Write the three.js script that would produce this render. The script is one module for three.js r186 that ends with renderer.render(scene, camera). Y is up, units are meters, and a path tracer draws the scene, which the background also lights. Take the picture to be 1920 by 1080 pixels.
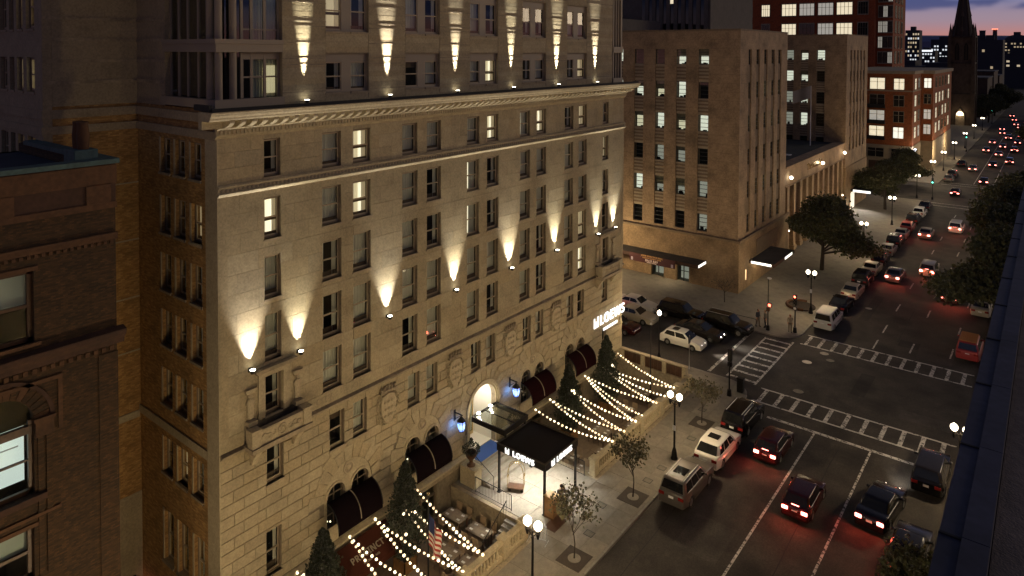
import * as THREE from 'three';
import { RoundedBoxGeometry } from 'three/addons/geometries/RoundedBoxGeometry.js';
import { TextGeometry } from 'three/addons/geometries/TextGeometry.js';
import { FontLoader } from 'three/addons/loaders/FontLoader.js';
import { mergeGeometries, toCreasedNormals } from 'three/addons/utils/BufferGeometryUtils.js';
import { MarchingCubes } from 'three/addons/objects/MarchingCubes.js';

// ---------------------------------------------------------------- camera, sky, sun, exposure
// x: across the avenue (hotel front is x = 0), y up, -z: along the avenue away from the camera
const scene = new THREE.Scene();
const FULL_H = 2 * (1080 - 131.81);
const camera = new THREE.PerspectiveCamera(2 * Math.atan(FULL_H / 2 / 1295.98) * 180 / Math.PI, 1920 / FULL_H, 0.3, 6000);
camera.position.set(30, 28, 0);
camera.rotation.set(-0.027805, 0.667193, 0.0039766, 'YXZ');
camera.setViewOffset(1920, FULL_H, 0, FULL_H - 1080, 1920, 1080);      // raised lens: verticals stay upright

const renderer = new THREE.WebGLRenderer({ antialias: true });
renderer.toneMapping = THREE.LinearToneMapping;
renderer.toneMappingExposure = 1.0;
renderer.shadowMap.enabled = true;

function mulberry(a) { return () => { a |= 0; a = a + 0x6D2B79F5 | 0; let t = Math.imul(a ^ a >>> 15, 1 | a); t = t + Math.imul(t ^ t >>> 7, 61 | t) ^ t; return ((t ^ t >>> 14) >>> 0) / 4294967296; }; }
// tileable value noise
function lattice(seed, n) { const r = mulberry(seed), a = new Float32Array(n * n); for (let i = 0; i < a.length; i++) a[i] = r(); return a; }
function fbm(seed, base, oct) {
  const L = []; for (let o = 0; o < oct; o++) L.push(lattice(seed + o * 77, base << o));
  return (u, v) => {
    let s = 0, a = 0.5, t = 0;
    for (let o = 0; o < oct; o++) {
      const n = base << o, x = ((u % 1) + 1) % 1 * n, y = ((v % 1) + 1) % 1 * n, xi = Math.floor(x), yi = Math.floor(y);
      let fx = x - xi, fy = y - yi; fx = fx * fx * (3 - 2 * fx); fy = fy * fy * (3 - 2 * fy);
      const g = (i, j) => L[o][((yi + j) % n) * n + (xi + i) % n];
      s += a * ((g(0, 0) * (1 - fx) + g(1, 0) * fx) * (1 - fy) + (g(0, 1) * (1 - fx) + g(1, 1) * fx) * fy); t += a; a *= 0.5;
    }
    return s / t;
  };
}
{ // dusk sky: pink over the horizon, lilac above, deep blue overhead; thin dark cloud bars
  const W = 2048, H = 1024, d = new Float32Array(W * H * 4), n = fbm(5, 8, 5);
  const mix = (a, b, t) => a.map((x, i) => x + (b[i] - x) * t), st = (x, a, b) => { const t = Math.min(1, Math.max(0, (x - a) / (b - a))); return t * t * (3 - 2 * t); };
  for (let j = 0; j < H; j++) {
    const el = ((j + 0.5) / H - 0.5) * 180;
    for (let i = 0; i < W; i++) {
      const az = ((i + 0.5) / W - 0.5) * 2 * Math.PI, toward = 0.5 + 0.5 * Math.cos(az + Math.PI / 2 - 0.3);
      let c = [0.5, 0.22, 0.2];
      c = mix(c, [0.34, 0.25, 0.31], st(el, 1.0, 2.5));
      c = mix(c, [0.175, 0.2, 0.37], st(el, 2.4, 4.2));
      c = mix(c, [0.075, 0.08, 0.12], st(el, 5, 22));
      c = mix(c, [0.026, 0.032, 0.068], st(el, 24, 62));
      const q = el < 2 || el > 16 ? 0 : n(i / W * 9, el / 3.6), k = st(q, 0.47, 0.58) * st(el, 2.85, 3.15) * (1 - st(el, 5, 14));
      c = mix(c, [0.055, 0.07, 0.19], k * 0.85);
      const g = 0.72 + 0.28 * toward;
      const o = (j * W + i) * 4; d[o] = c[0] * g; d[o + 1] = c[1] * g; d[o + 2] = c[2] * g; d[o + 3] = 1;
    }
  }
  const t = new THREE.DataTexture(d, W, H, THREE.RGBAFormat, THREE.FloatType);
  t.mapping = THREE.EquirectangularReflectionMapping; t.magFilter = THREE.LinearFilter; t.needsUpdate = true;
  scene.background = t; scene.environment = t;
}
const sun = new THREE.DirectionalLight(new THREE.Color(1, 0.76, 0.48), 0.42);   // the last afterglow, very soft
sun.position.set(60, 26, -120); sun.target.position.set(0, 8, -35); sun.shadow.radius = 30; sun.castShadow = true;
Object.assign(sun.shadow.camera, { left: -90, right: 90, top: 60, bottom: -60, near: 1, far: 400 }); sun.shadow.mapSize.set(2048, 2048);
scene.add(sun, sun.target);
const font = await new FontLoader().loadAsync('fonts/droid/droid_sans_bold.typeface.json');
const fontSerif = await new FontLoader().loadAsync('fonts/droid/droid_serif_regular.typeface.json');

// ---------------------------------------------------------------- helpers
const V = (x, y, z) => new THREE.Vector3(x, y, z), PI = Math.PI;
const taken = new Map();
function numbered(n) { const k = taken.get(n) ?? 0; taken.set(n, k + 1); return k ? n + '_' + String(k).padStart(3, '0') : n; }
function tag(o, label, category, group) { o.userData.label = label; o.userData.category = category; if (group) o.userData.group = group; return o; }
function thing(name, label, category, pos = [0, 0, 0], turn = 0, group) {
  const o = new THREE.Group(); o.name = numbered(name); o.position.set(...pos); o.rotation.y = turn; scene.add(o); return tag(o, label, category, group);
}
function mesh(name, geo, mat, parent) { const m = new THREE.Mesh(geo, mat); m.name = name; m.castShadow = m.receiveShadow = true; if (parent) parent.add(m); return m; }
function single(name, geo, mat, label, category, group) { const m = mesh(numbered(name), geo, mat, scene); return tag(m, label, category, group); }
function structure(name, geo, mat) { const m = mesh(numbered(name), geo, mat, scene); m.userData.kind = 'structure'; return m; }
function copyOf(o, pos, turn, label) { const c = o.clone(); c.userData = { ...o.userData }; c.name = numbered(o.name.replace(/_\d{3}$/, '')); c.position.set(...pos); c.rotation.y = turn; if (label) c.userData.label = label; scene.add(c); return c; }
// uv in metres from the dominant axis of the normal
function uvm(g) {
  const p = g.attributes.position, n = g.attributes.normal, u = new Float32Array(p.count * 2);
  for (let i = 0; i < p.count; i++) {
    const ax = Math.abs(n.getX(i)), ay = Math.abs(n.getY(i)), az = Math.abs(n.getZ(i)), x = p.getX(i), y = p.getY(i), z = p.getZ(i);
    if (ay >= ax && ay >= az) { u[2 * i] = x; u[2 * i + 1] = z; } else if (ax >= az) { u[2 * i] = z; u[2 * i + 1] = y; } else { u[2 * i] = x; u[2 * i + 1] = y; }
  }
  g.setAttribute('uv', new THREE.BufferAttribute(u, 2)); return g;
}
const box = (x0, x1, y0, y1, z0, z1) => uvm(new THREE.BoxGeometry(x1 - x0, y1 - y0, z1 - z0).translate((x0 + x1) / 2, (y0 + y1) / 2, (z0 + z1) / 2));
const sb = (s0, s1, y0, y1, x0, x1) => box(x0, x1, y0, y1, -s1, -s0);          // s: metres along the avenue
const plain = (g) => { const q = g.index ? g.toNonIndexed() : g; for (const k of Object.keys(q.attributes)) if (!['position', 'normal', 'uv', 'color'].includes(k)) q.deleteAttribute(k); q.morphAttributes = {}; return q; };
function merged(list) { return mergeGeometries(list.map(plain)); }
const cyl = (r0, r1, h, n = 12) => new THREE.CylinderGeometry(r1, r0, h, n).translate(0, h / 2, 0);   // stands on y = 0
function bar(a, b, r, n = 6) { const d = b.clone().sub(a), g = new THREE.CylinderGeometry(r, r, d.length(), n); g.translate(0, d.length() / 2, 0).applyQuaternion(new THREE.Quaternion().setFromUnitVectors(V(0, 1, 0), d.clone().normalize())); return g.translate(a.x, a.y, a.z); }
const shapeOf = (pts) => new THREE.Shape(pts.map((p) => new THREE.Vector2(...p)));
// a sheet of outline (s, y) with holes, thickness d, whose outer face is x = face (looking towards +x)
function wallX(shape, face, d, seg = 10) { return uvm(new THREE.ExtrudeGeometry(shape, { depth: d, bevelEnabled: false, curveSegments: seg }).rotateY(PI / 2).translate(face - d, 0, 0)); }
function wallZ(shape, face, d, seg = 10) { return uvm(new THREE.ExtrudeGeometry(shape, { depth: d, bevelEnabled: false, curveSegments: seg }).translate(0, 0, face - d)); }
const rectPath = (a, b, c, d) => { const p = new THREE.Path(); p.moveTo(a, c); p.lineTo(a, d); p.lineTo(b, d); p.lineTo(b, c); p.closePath(); return p; };
const archPath = (c, r, y0, ys) => { const p = new THREE.Path(); p.moveTo(c - r, y0); p.lineTo(c - r, ys); p.absarc(c, ys, r, PI, 0, true); p.lineTo(c + r, y0); p.closePath(); return p; };
function profileZ(pts, z0, z1) { return uvm(new THREE.ExtrudeGeometry(shapeOf(pts), { depth: z1 - z0, bevelEnabled: false }).translate(0, 0, z0)); } // (x, y) outline along z
function text(str, size, depth, f = font) { const g = new TextGeometry(str, { font: f, size, depth, curveSegments: 3, bevelEnabled: false }); g.computeBoundingBox(); const b = g.boundingBox; return g.translate(-(b.min.x + b.max.x) / 2, -b.min.y, 0); }
function pointLight(name, x, y, z, color, intensity, radius = 3) { const l = new THREE.PointLight(color, intensity); l.name = name; l.position.set(x, y, z); l.shadow.radius = radius; l.castShadow = true; return l; }
function spotLight(name, from, to, color, intensity, angle, penumbra, radius = 2) { const l = new THREE.SpotLight(color, intensity, 0, angle, penumbra); l.name = name; l.position.copy(from); l.target.position.copy(to); l.shadow.radius = radius; l.castShadow = true; return l; }

// ---------------------------------------------------------------- materials
const texCache = new Map();
function tex(key, size, metres, fn, srgb = true) {
  if (texCache.has(key)) return texCache.get(key);
  const d = new Uint8Array(size * size * 4);
  for (let j = 0; j < size; j++) for (let i = 0; i < size; i++) { let c = fn((i + 0.5) / size, (j + 0.5) / size, i, j); if (typeof c === 'number') c = [c, c, c]; const o = (j * size + i) * 4; for (let k = 0; k < 3; k++) d[o + k] = Math.max(0, Math.min(255, c[k] * 255)); d[o + 3] = 255; }
  const t = new THREE.DataTexture(d, size, size); t.wrapS = t.wrapT = THREE.RepeatWrapping; t.magFilter = THREE.LinearFilter; t.minFilter = THREE.LinearMipmapLinearFilter; t.generateMipmaps = true;
  if (srgb) t.colorSpace = THREE.SRGBColorSpace; t.repeat.set(1 / metres, 1 / metres); t.needsUpdate = true; texCache.set(key, t); return t;
}
const nA = fbm(11, 4, 6), nB = fbm(29, 16, 4), nC = fbm(43, 3, 4), nD = fbm(61, 64, 2);
const stoneMap = tex('stone', 512, 4.3, (u, v) => { const a = 0.72 + 0.2 * nA(u, v) + 0.16 * (nD(u, v) - 0.5) - 0.12 * Math.max(0, nB(u, v) - 0.6); return [a, a * 0.995, a * 0.98]; });
const stoneBump = tex('stoneb', 512, 2.1, (u, v) => 0.4 + 0.4 * nB(u, v) + 0.4 * (nD(u, v) - 0.5), false);
const grimeMap = tex('grime', 512, 7.7, (u, v) => { const a = 0.55 + 0.5 * nA(u, v) + 0.2 * (nD(u, v) - 0.5); return [a, a * 0.99, a * 0.97]; });
const asphaltMap = tex('asphalt', 1024, 9, (u, v) => { const p = nC(u, v), a = 0.42 + 0.62 * nA(u + 0.3, v) + 0.3 * (nD(u * 3, v * 3) - 0.5) - 0.9 * Math.max(0, p - 0.58) + 0.5 * Math.max(0, nB(u, v + 0.4) - 0.66); return [a, a * 0.985, a * 0.97]; });
const asphaltBump = tex('asphaltb', 512, 1.3, (u, v) => nD(u, v) * 0.6 + nB(u, v) * 0.4, false);
const paveMap = tex('pave', 512, 3.1, (u, v) => { const s = nB(u, v), a = 0.66 + 0.28 * nA(u, v) + 0.1 * (nD(u, v) - 0.5) - 0.35 * Math.max(0, s - 0.7); return [a, a * 0.99, a * 0.97]; });
const brickFn = (mortar, lo, hi) => (u, v, i, j) => {           // 2.56 m square: 12 bricks by 32 courses
  const row = Math.floor(v * 32), col = u * 12 + (row % 2) * 0.5, fx = col - Math.floor(col), fy = v * 32 - row;
  if (fx < 0.05 || fy < 0.16) return mortar.map((c) => c * (0.9 + 0.2 * nD(u, v)));
  const h = Math.sin((Math.floor(col) % 12) * 12.9898 + row * 78.233) * 43758.5453, r = h - Math.floor(h), w = nA(u, v);
  return lo.map((c, k) => (c + (hi[k] - c) * r) * (0.75 + 0.45 * w));
};
const buffBrick = tex('buff', 1024, 2.56, brickFn([0.62, 0.56, 0.44], [0.62, 0.5, 0.34], [0.8, 0.68, 0.48]));
const brownBrick = tex('brown', 1024, 2.0, brickFn([0.44, 0.39, 0.3], [0.44, 0.35, 0.24], [0.7, 0.52, 0.33]));
const redBrick = tex('red', 512, 2.56, brickFn([0.6, 0.47, 0.33], [0.58, 0.34, 0.19], [0.74, 0.45, 0.25]));
function std(color, o = {}) { const m = new THREE.MeshStandardMaterial({ roughness: 0.85, ...o }); m.color.setRGB(...color); return m; }
function matte(color, specular = 0.1, roughness = 1) { const m = new THREE.MeshPhysicalMaterial({ roughness, specularIntensity: specular }); m.color.setRGB(...color); return m; }
function glow(color, e, o = {}) { const m = std([0.8, 0.8, 0.8], o); m.emissive.setRGB(...color); m.emissiveIntensity = e; return m; }
const stoneM = [[0.53, 0.445, 0.285], [0.50, 0.415, 0.26], [0.56, 0.475, 0.31], [0.52, 0.425, 0.26], [0.475, 0.40, 0.26]].map((c) => std(c, { map: stoneMap, bumpMap: stoneBump, bumpScale: 0.006, roughness: 0.9 }));
const M = {
  stone: stoneM[0], stoneBack: std([0.30, 0.25, 0.18], { map: grimeMap, roughness: 0.95 }),
  trim: std([0.57, 0.48, 0.315], { map: stoneMap, bumpMap: stoneBump, bumpScale: 0.006 }), trimOld: std([0.44, 0.365, 0.25], { map: grimeMap, bumpMap: stoneBump, bumpScale: 0.01 }),
  buff: std([0.72, 0.6, 0.42], { map: buffBrick, roughness: 0.95 }), greyStone: std([0.44, 0.36, 0.235], { map: stoneMap, bumpMap: stoneBump, bumpScale: 0.006 }),
  brownBrick: std([0.17, 0.155, 0.14], { map: brownBrick, roughness: 0.95 }), terracotta: std([0.13, 0.06, 0.024], { map: grimeMap, bumpMap: stoneBump, bumpScale: 0.012 }), terracottaDark: std([0.075, 0.033, 0.018], { map: grimeMap, bumpMap: stoneBump, bumpScale: 0.012 }),
  copper: std([0.075, 0.15, 0.155], { map: grimeMap, roughness: 0.7 }), membrane: std([0.022, 0.022, 0.024], { map: grimeMap, roughness: 0.8 }), roofGrey: std([0.09, 0.095, 0.1], { map: grimeMap }),
  asphalt: std([0.085, 0.073, 0.062], { map: asphaltMap, bumpMap: asphaltBump, bumpScale: 0.006, roughness: 0.88 }),
  paint: std([0.82, 0.79, 0.72], { map: tex('paint', 512, 2.3, (u, v) => { const w = nB(u, v) * 0.6 + nD(u, v) * 0.4, a = w > 0.585 ? 0.34 : w > 0.545 ? 0.66 : 0.95; return a * (0.7 + 0.4 * nA(u, v)); }), roughness: 0.8 }),
  paving: [[0.33, 0.3, 0.25], [0.36, 0.325, 0.27], [0.3, 0.275, 0.23]].map((c) => std(c, { map: paveMap, bumpMap: stoneBump, bumpScale: 0.004 })),
  granite: std([0.34, 0.32, 0.29], { map: paveMap, bumpMap: stoneBump, bumpScale: 0.01 }), soil: std([0.04, 0.028, 0.018], { map: grimeMap, bumpMap: stoneBump, bumpScale: 0.05 }),
  glass: (() => { const m = new THREE.MeshPhysicalMaterial({ transmission: 1, roughness: 0.02, thickness: 0, ior: 1.5 }); m.color.setRGB(0.8, 0.85, 0.84); return m; })(),
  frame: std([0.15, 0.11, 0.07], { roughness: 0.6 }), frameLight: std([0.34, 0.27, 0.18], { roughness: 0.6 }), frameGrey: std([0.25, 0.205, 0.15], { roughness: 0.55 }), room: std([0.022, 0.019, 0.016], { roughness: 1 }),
  curtain: std([0.62, 0.58, 0.48], { roughness: 1 }), drape: std([0.13, 0.085, 0.055], { roughness: 1 }),
  litCurtain: [[1.0, 0.78, 0.42], [1.0, 0.86, 0.58], [0.95, 0.7, 0.36], [0.9, 0.62, 0.28]].map((c, i) => glow(c, [0.6, 1.15, 0.4, 0.24][i])), office: [[1.0, 0.95, 0.78], [1.0, 0.86, 0.58], [0.85, 0.8, 0.66]].map((c, i) => glow(c, [1.0, 0.8, 0.36][i])),
  black: matte([0.008, 0.007, 0.007], 0.5, 0.4), iron: std([0.018, 0.018, 0.018], { roughness: 0.5, metalness: 0.4 }), awning: matte([0.014, 0.003, 0.004]), awningTrim: std([0.24, 0.2, 0.14]),
  precinct: matte([0.05, 0.016, 0.01]), wood: std([0.3, 0.16, 0.06], { map: grimeMap, roughness: 0.5 }), woodDark: std([0.1, 0.045, 0.02], { map: grimeMap, roughness: 0.5 }), wicker: std([0.28, 0.2, 0.12], { roughness: 0.8 }),
  white: std([0.75, 0.74, 0.7], { roughness: 0.6 }), brass: std([0.7, 0.55, 0.3], { roughness: 0.25, metalness: 1 }), steel: std([0.5, 0.5, 0.48], { roughness: 0.35, metalness: 1 }), carpet: std([0.03, 0.075, 0.24], { roughness: 1 }),
  globe: glow([1, 0.86, 0.62], 7), bulb: glow([1, 0.8, 0.5], 3.4), bulbDim: glow([1, 0.72, 0.4], 1.8), sign: glow([1, 1, 1], 1.25), lens: glow([1, 0.93, 0.75], 14), blueGlass: glow([0.05, 0.2, 1], 1.3), blueCore: glow([0.35, 0.6, 1], 1.7), vault: std([0.75, 0.72, 0.66]), amber: glow([1, 0.66, 0.28], 1.4),
  redSignal: glow([1, 0.12, 0.06], 6), greenSignal: glow([0.1, 1, 0.75], 7), headOn: glow([1, 0.93, 0.8], 8), tailOn: glow([1, 0.07, 0.04], 4.5), brakeOn: glow([1, 0.2, 0.16], 9), tailOff: std([0.2, 0.012, 0.01], { roughness: 0.2 }), headOff: std([0.5, 0.5, 0.5], { roughness: 0.1, metalness: 0.6 }),
  tyre: std([0.015, 0.015, 0.015]), rim: std([0.42, 0.42, 0.42], { roughness: 0.3, metalness: 0.9 }), carGlass: std([0.012, 0.013, 0.014], { roughness: 0.04 }), plate: std([0.7, 0.7, 0.7]), plastic: std([0.02, 0.02, 0.02], { roughness: 0.6 }),
  bark: std([0.06, 0.045, 0.033], { map: grimeMap, bumpMap: stoneBump, bumpScale: 0.03 }),
  skin: std([0.36, 0.2, 0.13], { roughness: 0.6 }), clothDark: std([0.02, 0.02, 0.024]), clothGrey: std([0.14, 0.13, 0.12]), clothTan: std([0.3, 0.24, 0.16]), hair: std([0.015, 0.01, 0.007]),
  blueMetal: std([0.07, 0.072, 0.12], { map: grimeMap, roughness: 0.7 }), gravel: std([0.26, 0.2, 0.165], { map: grimeMap, bumpMap: asphaltBump, bumpScale: 0.01 }),
};
function paintM(c, o = {}) { const m = new THREE.MeshPhysicalMaterial({ roughness: 0.4, metalness: 0.25, clearcoat: 0.6, clearcoatRoughness: 0.05, ...o }); m.color.setRGB(...c); return m; }
function leafM(c) { const m = new THREE.MeshPhysicalMaterial({ roughness: 0.9, transmission: 0.3, thickness: 0, side: THREE.DoubleSide, vertexColors: true }); m.color.setRGB(...c); return m; }
// ---------------------------------------------------------------- ground, roads, pavements
{
  const sh = shapeOf([[-2500, -400], [2500, -400], [2500, 4500], [-2500, 4500]]);
  sh.holes.push(rectPath(-10, 7.1, 16, 55));
  structure('ground', uvm(new THREE.ShapeGeometry(sh).rotateX(-PI / 2)), M.asphalt);
  const slab = (pts, y1, mat, name) => structure(name, uvm(new THREE.ExtrudeGeometry(shapeOf(pts), { depth: y1 + 0.06, bevelEnabled: false }).rotateX(-PI / 2).translate(0, -0.06, 0)), mat);
  const round = (cx, cs, r, a0, a1) => Array.from({ length: 8 }, (_, i) => { const a = a0 + (a1 - a0) * i / 7; return [cx + r * Math.cos(a), cs + r * Math.sin(a)]; });
  const K = 0.16;                                                     // kerb width
  const hotelWalk = slab([[7.1, -60], [10.85 - K, -60], ...round(8.35, 54.8, 2.5 - K, 0, PI / 2), [-60, 57.3 - K], [-60, 54.2], [7.1, 54.2]], 0.14, M.paving[0], 'sidewalk');
  slab([[-60, 68.9 + K], ...round(8.35, 71.4, 2.5 - K, -PI / 2, 0), [10.85 - K, 150], [-60, 150]], 0.14, M.paving[2], 'sidewalk');
  slab([[-60, 171], [10.85 - K, 171], [10.85 - K, 420], [-60, 420]], 0.14, M.paving[2], 'sidewalk');
  slab([[25.2 + K, -60], [40, -60], [40, 57.3 - K], [25.2 + K, 57.3 - K]], 0.14, M.paving[2], 'sidewalk');
  slab([[25.2 + K, 69], [60, 69], [60, 420], [25.2 + K, 420]], 0.14, M.paving[2], 'sidewalk');
  // paving slabs of the hotel pavement, each laid by itself
  const r = mulberry(3), g3 = [0, 1, 2].map((i) => { const w = [1.22, 1.22, 1.12][i]; return uvm(new THREE.BoxGeometry(w - 0.014, 0.05, 1.486)); });
  for (let j = 0; j < 30; j++) for (let i = 0; i < 3; i++) {
    const s = 11 + j * 1.5, x = [7.72, 8.95, 10.13][i];
    if (s > 55 || (s > 54 && i > 1)) continue;
    const m = mesh('paving_slab', g3[i], M.paving[Math.floor(r() * 3)], hotelWalk); m.position.set(x, 0.126 + r() * 0.004, -s - 0.75); m.rotation.set((r() - 0.5) * 0.002, r() < 0.5 ? PI : 0, (r() - 0.5) * 0.002);
  }
  // granite kerb stones
  const kerb = (name, runs) => {
    const k = new THREE.Group(); k.name = numbered(name); k.userData.kind = 'structure'; scene.add(k);
    const g = uvm(new RoundedBoxGeometry(K, 0.24, 1.985, 1, 0.02)), gc = uvm(new RoundedBoxGeometry(K, 0.24, 0.64, 1, 0.02));
    for (const [x0, s0, x1, s1, arc] of runs) {
      if (arc) { for (let i = 0; i < 6; i++) { const a = arc[0] + (arc[1] - arc[0]) * (i + 0.5) / 6, R = 2.5 - K / 2, m = mesh('kerb_stone', gc, M.granite, k); m.position.set(x0 + R * Math.cos(a), 0.03, -(s0 + R * Math.sin(a))); m.rotation.y = a; } continue; }
      const n = Math.round(Math.hypot(x1 - x0, s1 - s0) / 2);
      for (let i = 0; i < n; i++) { const t = (i + 0.5) / n, m = mesh('kerb_stone', g, M.granite, k); m.position.set(x0 + (x1 - x0) * t, 0.03 + r() * 0.006, -(s0 + (s1 - s0) * t)); m.rotation.y = Math.abs(x1 - x0) > 1 ? PI / 2 : 0; }
    }
  };
  kerb('kerb', [[10.77, 4.8, 10.77, 54.8], [8.35, 54.8, 0, 0, [0, PI / 2]], [-21.6, 57.22, 8.35, 57.22]]);
  kerb('kerb', [[10.77, 71.4, 10.77, 149.4], [8.35, 71.4, 0, 0, [-PI / 2, 0]], [-21.6, 68.98, 8.35, 68.98]]);
  kerb('kerb', [[25.28, -20, 25.28, 56], [25.28, 70, 25.28, 150]]);

  // painted markings: thin sheets
  const paintG = (x0, x1, s0, s1) => uvm(new THREE.BoxGeometry(x1 - x0, 0.004, s1 - s0).translate((x0 + x1) / 2, 0.006, -(s0 + s1) / 2));
  const marking = (name, list) => { const o = new THREE.Group(); o.name = numbered(name); o.userData.kind = 'structure'; scene.add(o); list.forEach(([n, ...a]) => mesh(n, paintG(...a), M.paint, o)); };
  const rungs = (x0, x1, s0, s1, w, pitch) => { const o = []; for (let x = x0; x < x1 - w; x += pitch) o.push(['stripe', x, x + w, s0, s1]); return o; };
  marking('crosswalk', [['line', 11.2, 25.0, 55.1, 55.28], ['line', 11.2, 25.0, 57.5, 57.68], ...rungs(11.6, 25, 55.285, 57.495, 0.3, 1.25)]);
  marking('crosswalk', [['line', 11.2, 25.0, 68.75, 68.93], ['line', 11.2, 25.0, 71.25, 71.43], ...rungs(11.5, 25, 68.935, 71.245, 0.3, 1.15)]);
  const cross = [['line', 8.05, 8.23, 58.0, 68.3], ['line', 10.5, 10.68, 57.8, 68.7]]; for (let s = 58.1; s < 68.2; s += 1.22) cross.push(['stripe', 8.235, 10.495, s, s + 0.3]);
  marking('crosswalk', cross);
  marking('stop_line', [['line', 13.1, 23.1, 53.15, 53.45]]);
  marking('stop_line', [['line', 6.45, 6.72, 57.8, 67.9]]);
  marking('lane_line', [['line', 16.5, 16.64, 20, 34.3], ['line', 16.5, 16.64, 34.85, 53.1]]);
  marking('lane_line', [['line', 20.24, 20.38, 10, 53.1]]);
  for (const [x, list] of [[16.9, [71.9, 76.6, 84, 93, 102, 111, 120, 129, 138]], [19.8, [73, 84, 93.5, 103, 112, 121, 130, 139]], [22.9, [74, 80.5, 90, 100, 110]]]) marking('lane_line', list.map((s) => ['dash', x - 0.07, x + 0.07, s, s + 2.6]));
  marking('lane_line', [['line', 16.6, 16.74, 176, 300], ['line', 20.0, 20.14, 176, 300]]);
  marking('crosswalk', [['line', 11.2, 25, 147, 147.2], ['line', 11.2, 25, 149.6, 149.8], ['line', 11.2, 25, 172, 172.2], ['line', 11.2, 25, 174.6, 174.8]]);
  const patch = std([0.052, 0.046, 0.042], { map: asphaltMap, bumpMap: asphaltBump, bumpScale: 0.006, roughness: 0.92 }), old = std([0.105, 0.092, 0.08], { map: asphaltMap, bumpMap: asphaltBump, bumpScale: 0.008 });
  for (const [x0, x1, s0, s1, m] of [[18.6, 20.3, 74.2, 75.9, patch], [20.4, 23.2, 72.2, 75.2, old], [13.4, 15.9, 36.0, 39.4, old], [17.2, 18.3, 61.2, 65.8, patch], [21.0, 24.6, 59.4, 61.0, old], [14.2, 15.1, 79, 88, patch]]) structure('road_patch', uvm(new THREE.BoxGeometry(x1 - x0, 0.003, s1 - s0).translate((x0 + x1) / 2, 0.0022, -(s0 + s1) / 2)), m);
  for (const [i, [x, s, L, t]] of [[12.2, 40, 34, 0], [18.45, 38, 28, 0], [23.0, 40, 30, 0], [18, 63.3, 13, 1.57], [15.6, 60.0, 9, 1.2], [20.3, 66.6, 8, 1.45], [18.2, 95, 40, 0.01]].entries()) { const g = new THREE.BufferGeometry(), rr = mulberry(90 + i), P = [], I = [], n = 40; let off = 0; for (let k = 0; k <= n; k++) { off += (rr() - 0.5) * 0.07; P.push(off - 0.018 - 0.012 * rr(), 0, (k / n - 0.5) * L, off + 0.018 + 0.012 * rr(), 0, (k / n - 0.5) * L); if (k < n) I.push(2 * k, 2 * k + 2, 2 * k + 1, 2 * k + 1, 2 * k + 2, 2 * k + 3); } g.setAttribute('position', new THREE.Float32BufferAttribute(P, 3)); g.setIndex(I); g.computeVertexNormals(); g.rotateY(t).translate(x, 0.0046, -s); structure('tar_seam', uvm(g), M.membrane); }
  // iron covers
  const cover = (x, s, rr, where, mat) => { const o = thing('manhole_cover', where, 'manhole cover', [x, 0, -s]); mesh('lid', uvm(cyl(rr, rr, 0.012, 24)), mat, o); mesh('rim', new THREE.TorusGeometry(rr, 0.02, 6, 28).rotateX(PI / 2).translate(0, 0.008, 0), M.iron, o); };
  const bright = std([0.42, 0.39, 0.33], { map: grimeMap, roughness: 0.5 }), dull = std([0.2, 0.18, 0.14], { map: grimeMap, roughness: 0.6 });
  cover(12.83, 65.05, 0.42, 'pale round manhole cover in the middle of the crossing', bright); cover(13.81, 58.93, 0.42, 'dull round manhole cover beside the near crosswalk', dull);
  cover(13.6, 67.9, 0.4, 'pale manhole cover touching the far crosswalk', bright); cover(14.4, 66.7, 0.36, 'dull manhole cover just in front of the far crosswalk', dull); cover(14.4, 83, 0.36, 'pale manhole cover beside the row of parked cars', bright);
  for (const [i, [x, s]] of [[9.35, 33.6], [9.7, 40.2], [9.9, 46.6], [9.6, 28.9], [8.6, 36.2], [8.9, 50.9], [9.8, 42.0]].entries()) {
    const o = thing('utility_cover', ['small dark square cover beside the valet stand tree', 'small dark square cover behind the silver parked car', 'small dark square cover near the twin lamp', 'small dark square cover near the kerb by the first young tree', 'dark square cover in the pavement in front of the canopy', 'small dark square cover beside the last young tree', 'small dark square cover by the foot of the twin lamp'][i], 'utility cover', [x, 0.155, -s]);
    mesh('plate', uvm(new THREE.BoxGeometry(0.5, 0.012, 0.42)), dull, o); mesh('frame', merged([[-0.26, 0], [0.26, 0]].map(([a]) => new THREE.BoxGeometry(0.03, 0.016, 0.48).translate(a, 0, 0)).concat([-0.225, 0.225].map((b) => new THREE.BoxGeometry(0.49, 0.016, 0.03).translate(0, 0, b)))), M.iron, o);
  }
  // sunken terraces
  const floor = (s0, s1, n) => {
    const f = structure('terrace_floor', sb(s0, s1, -1.5, -1.32, 0, 7.1), M.stoneBack), q = [[0.3, 0.22, 0.15], [0.26, 0.18, 0.12], [0.33, 0.25, 0.17]].map((c) => std(c, { map: paveMap, roughness: 0.7 })), gg = uvm(new THREE.BoxGeometry(0.885, 0.03, 0.885));
    for (let x = 0.5; x < 6.6; x += 0.9) for (let s = s0 + 0.5; s < s1 - 0.3; s += 0.9) { const m = mesh('paver', gg, q[Math.floor(r() * 3)], f); m.position.set(x, -1.31, -s); }
  };
  structure('foundation', sb(16, 55, -1.75, -1.55, -17, 7.1), M.stoneBack);
  floor(19.6, 32.0); floor(38.4, 53.2);
  structure('retaining_wall', merged([sb(16, 54, -1.5, 0.13, 6.8, 7.09), sb(31.9, 32.2, -1.5, 0.13, 0, 6.79), sb(38.2, 38.5, -1.5, 0.13, 0, 6.79), sb(53.2, 53.6, -1.5, 0.9, 0, 6.79), sb(16, 16.3, -1.5, 0.13, 0, 6.79)]), M.trimOld);
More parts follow.
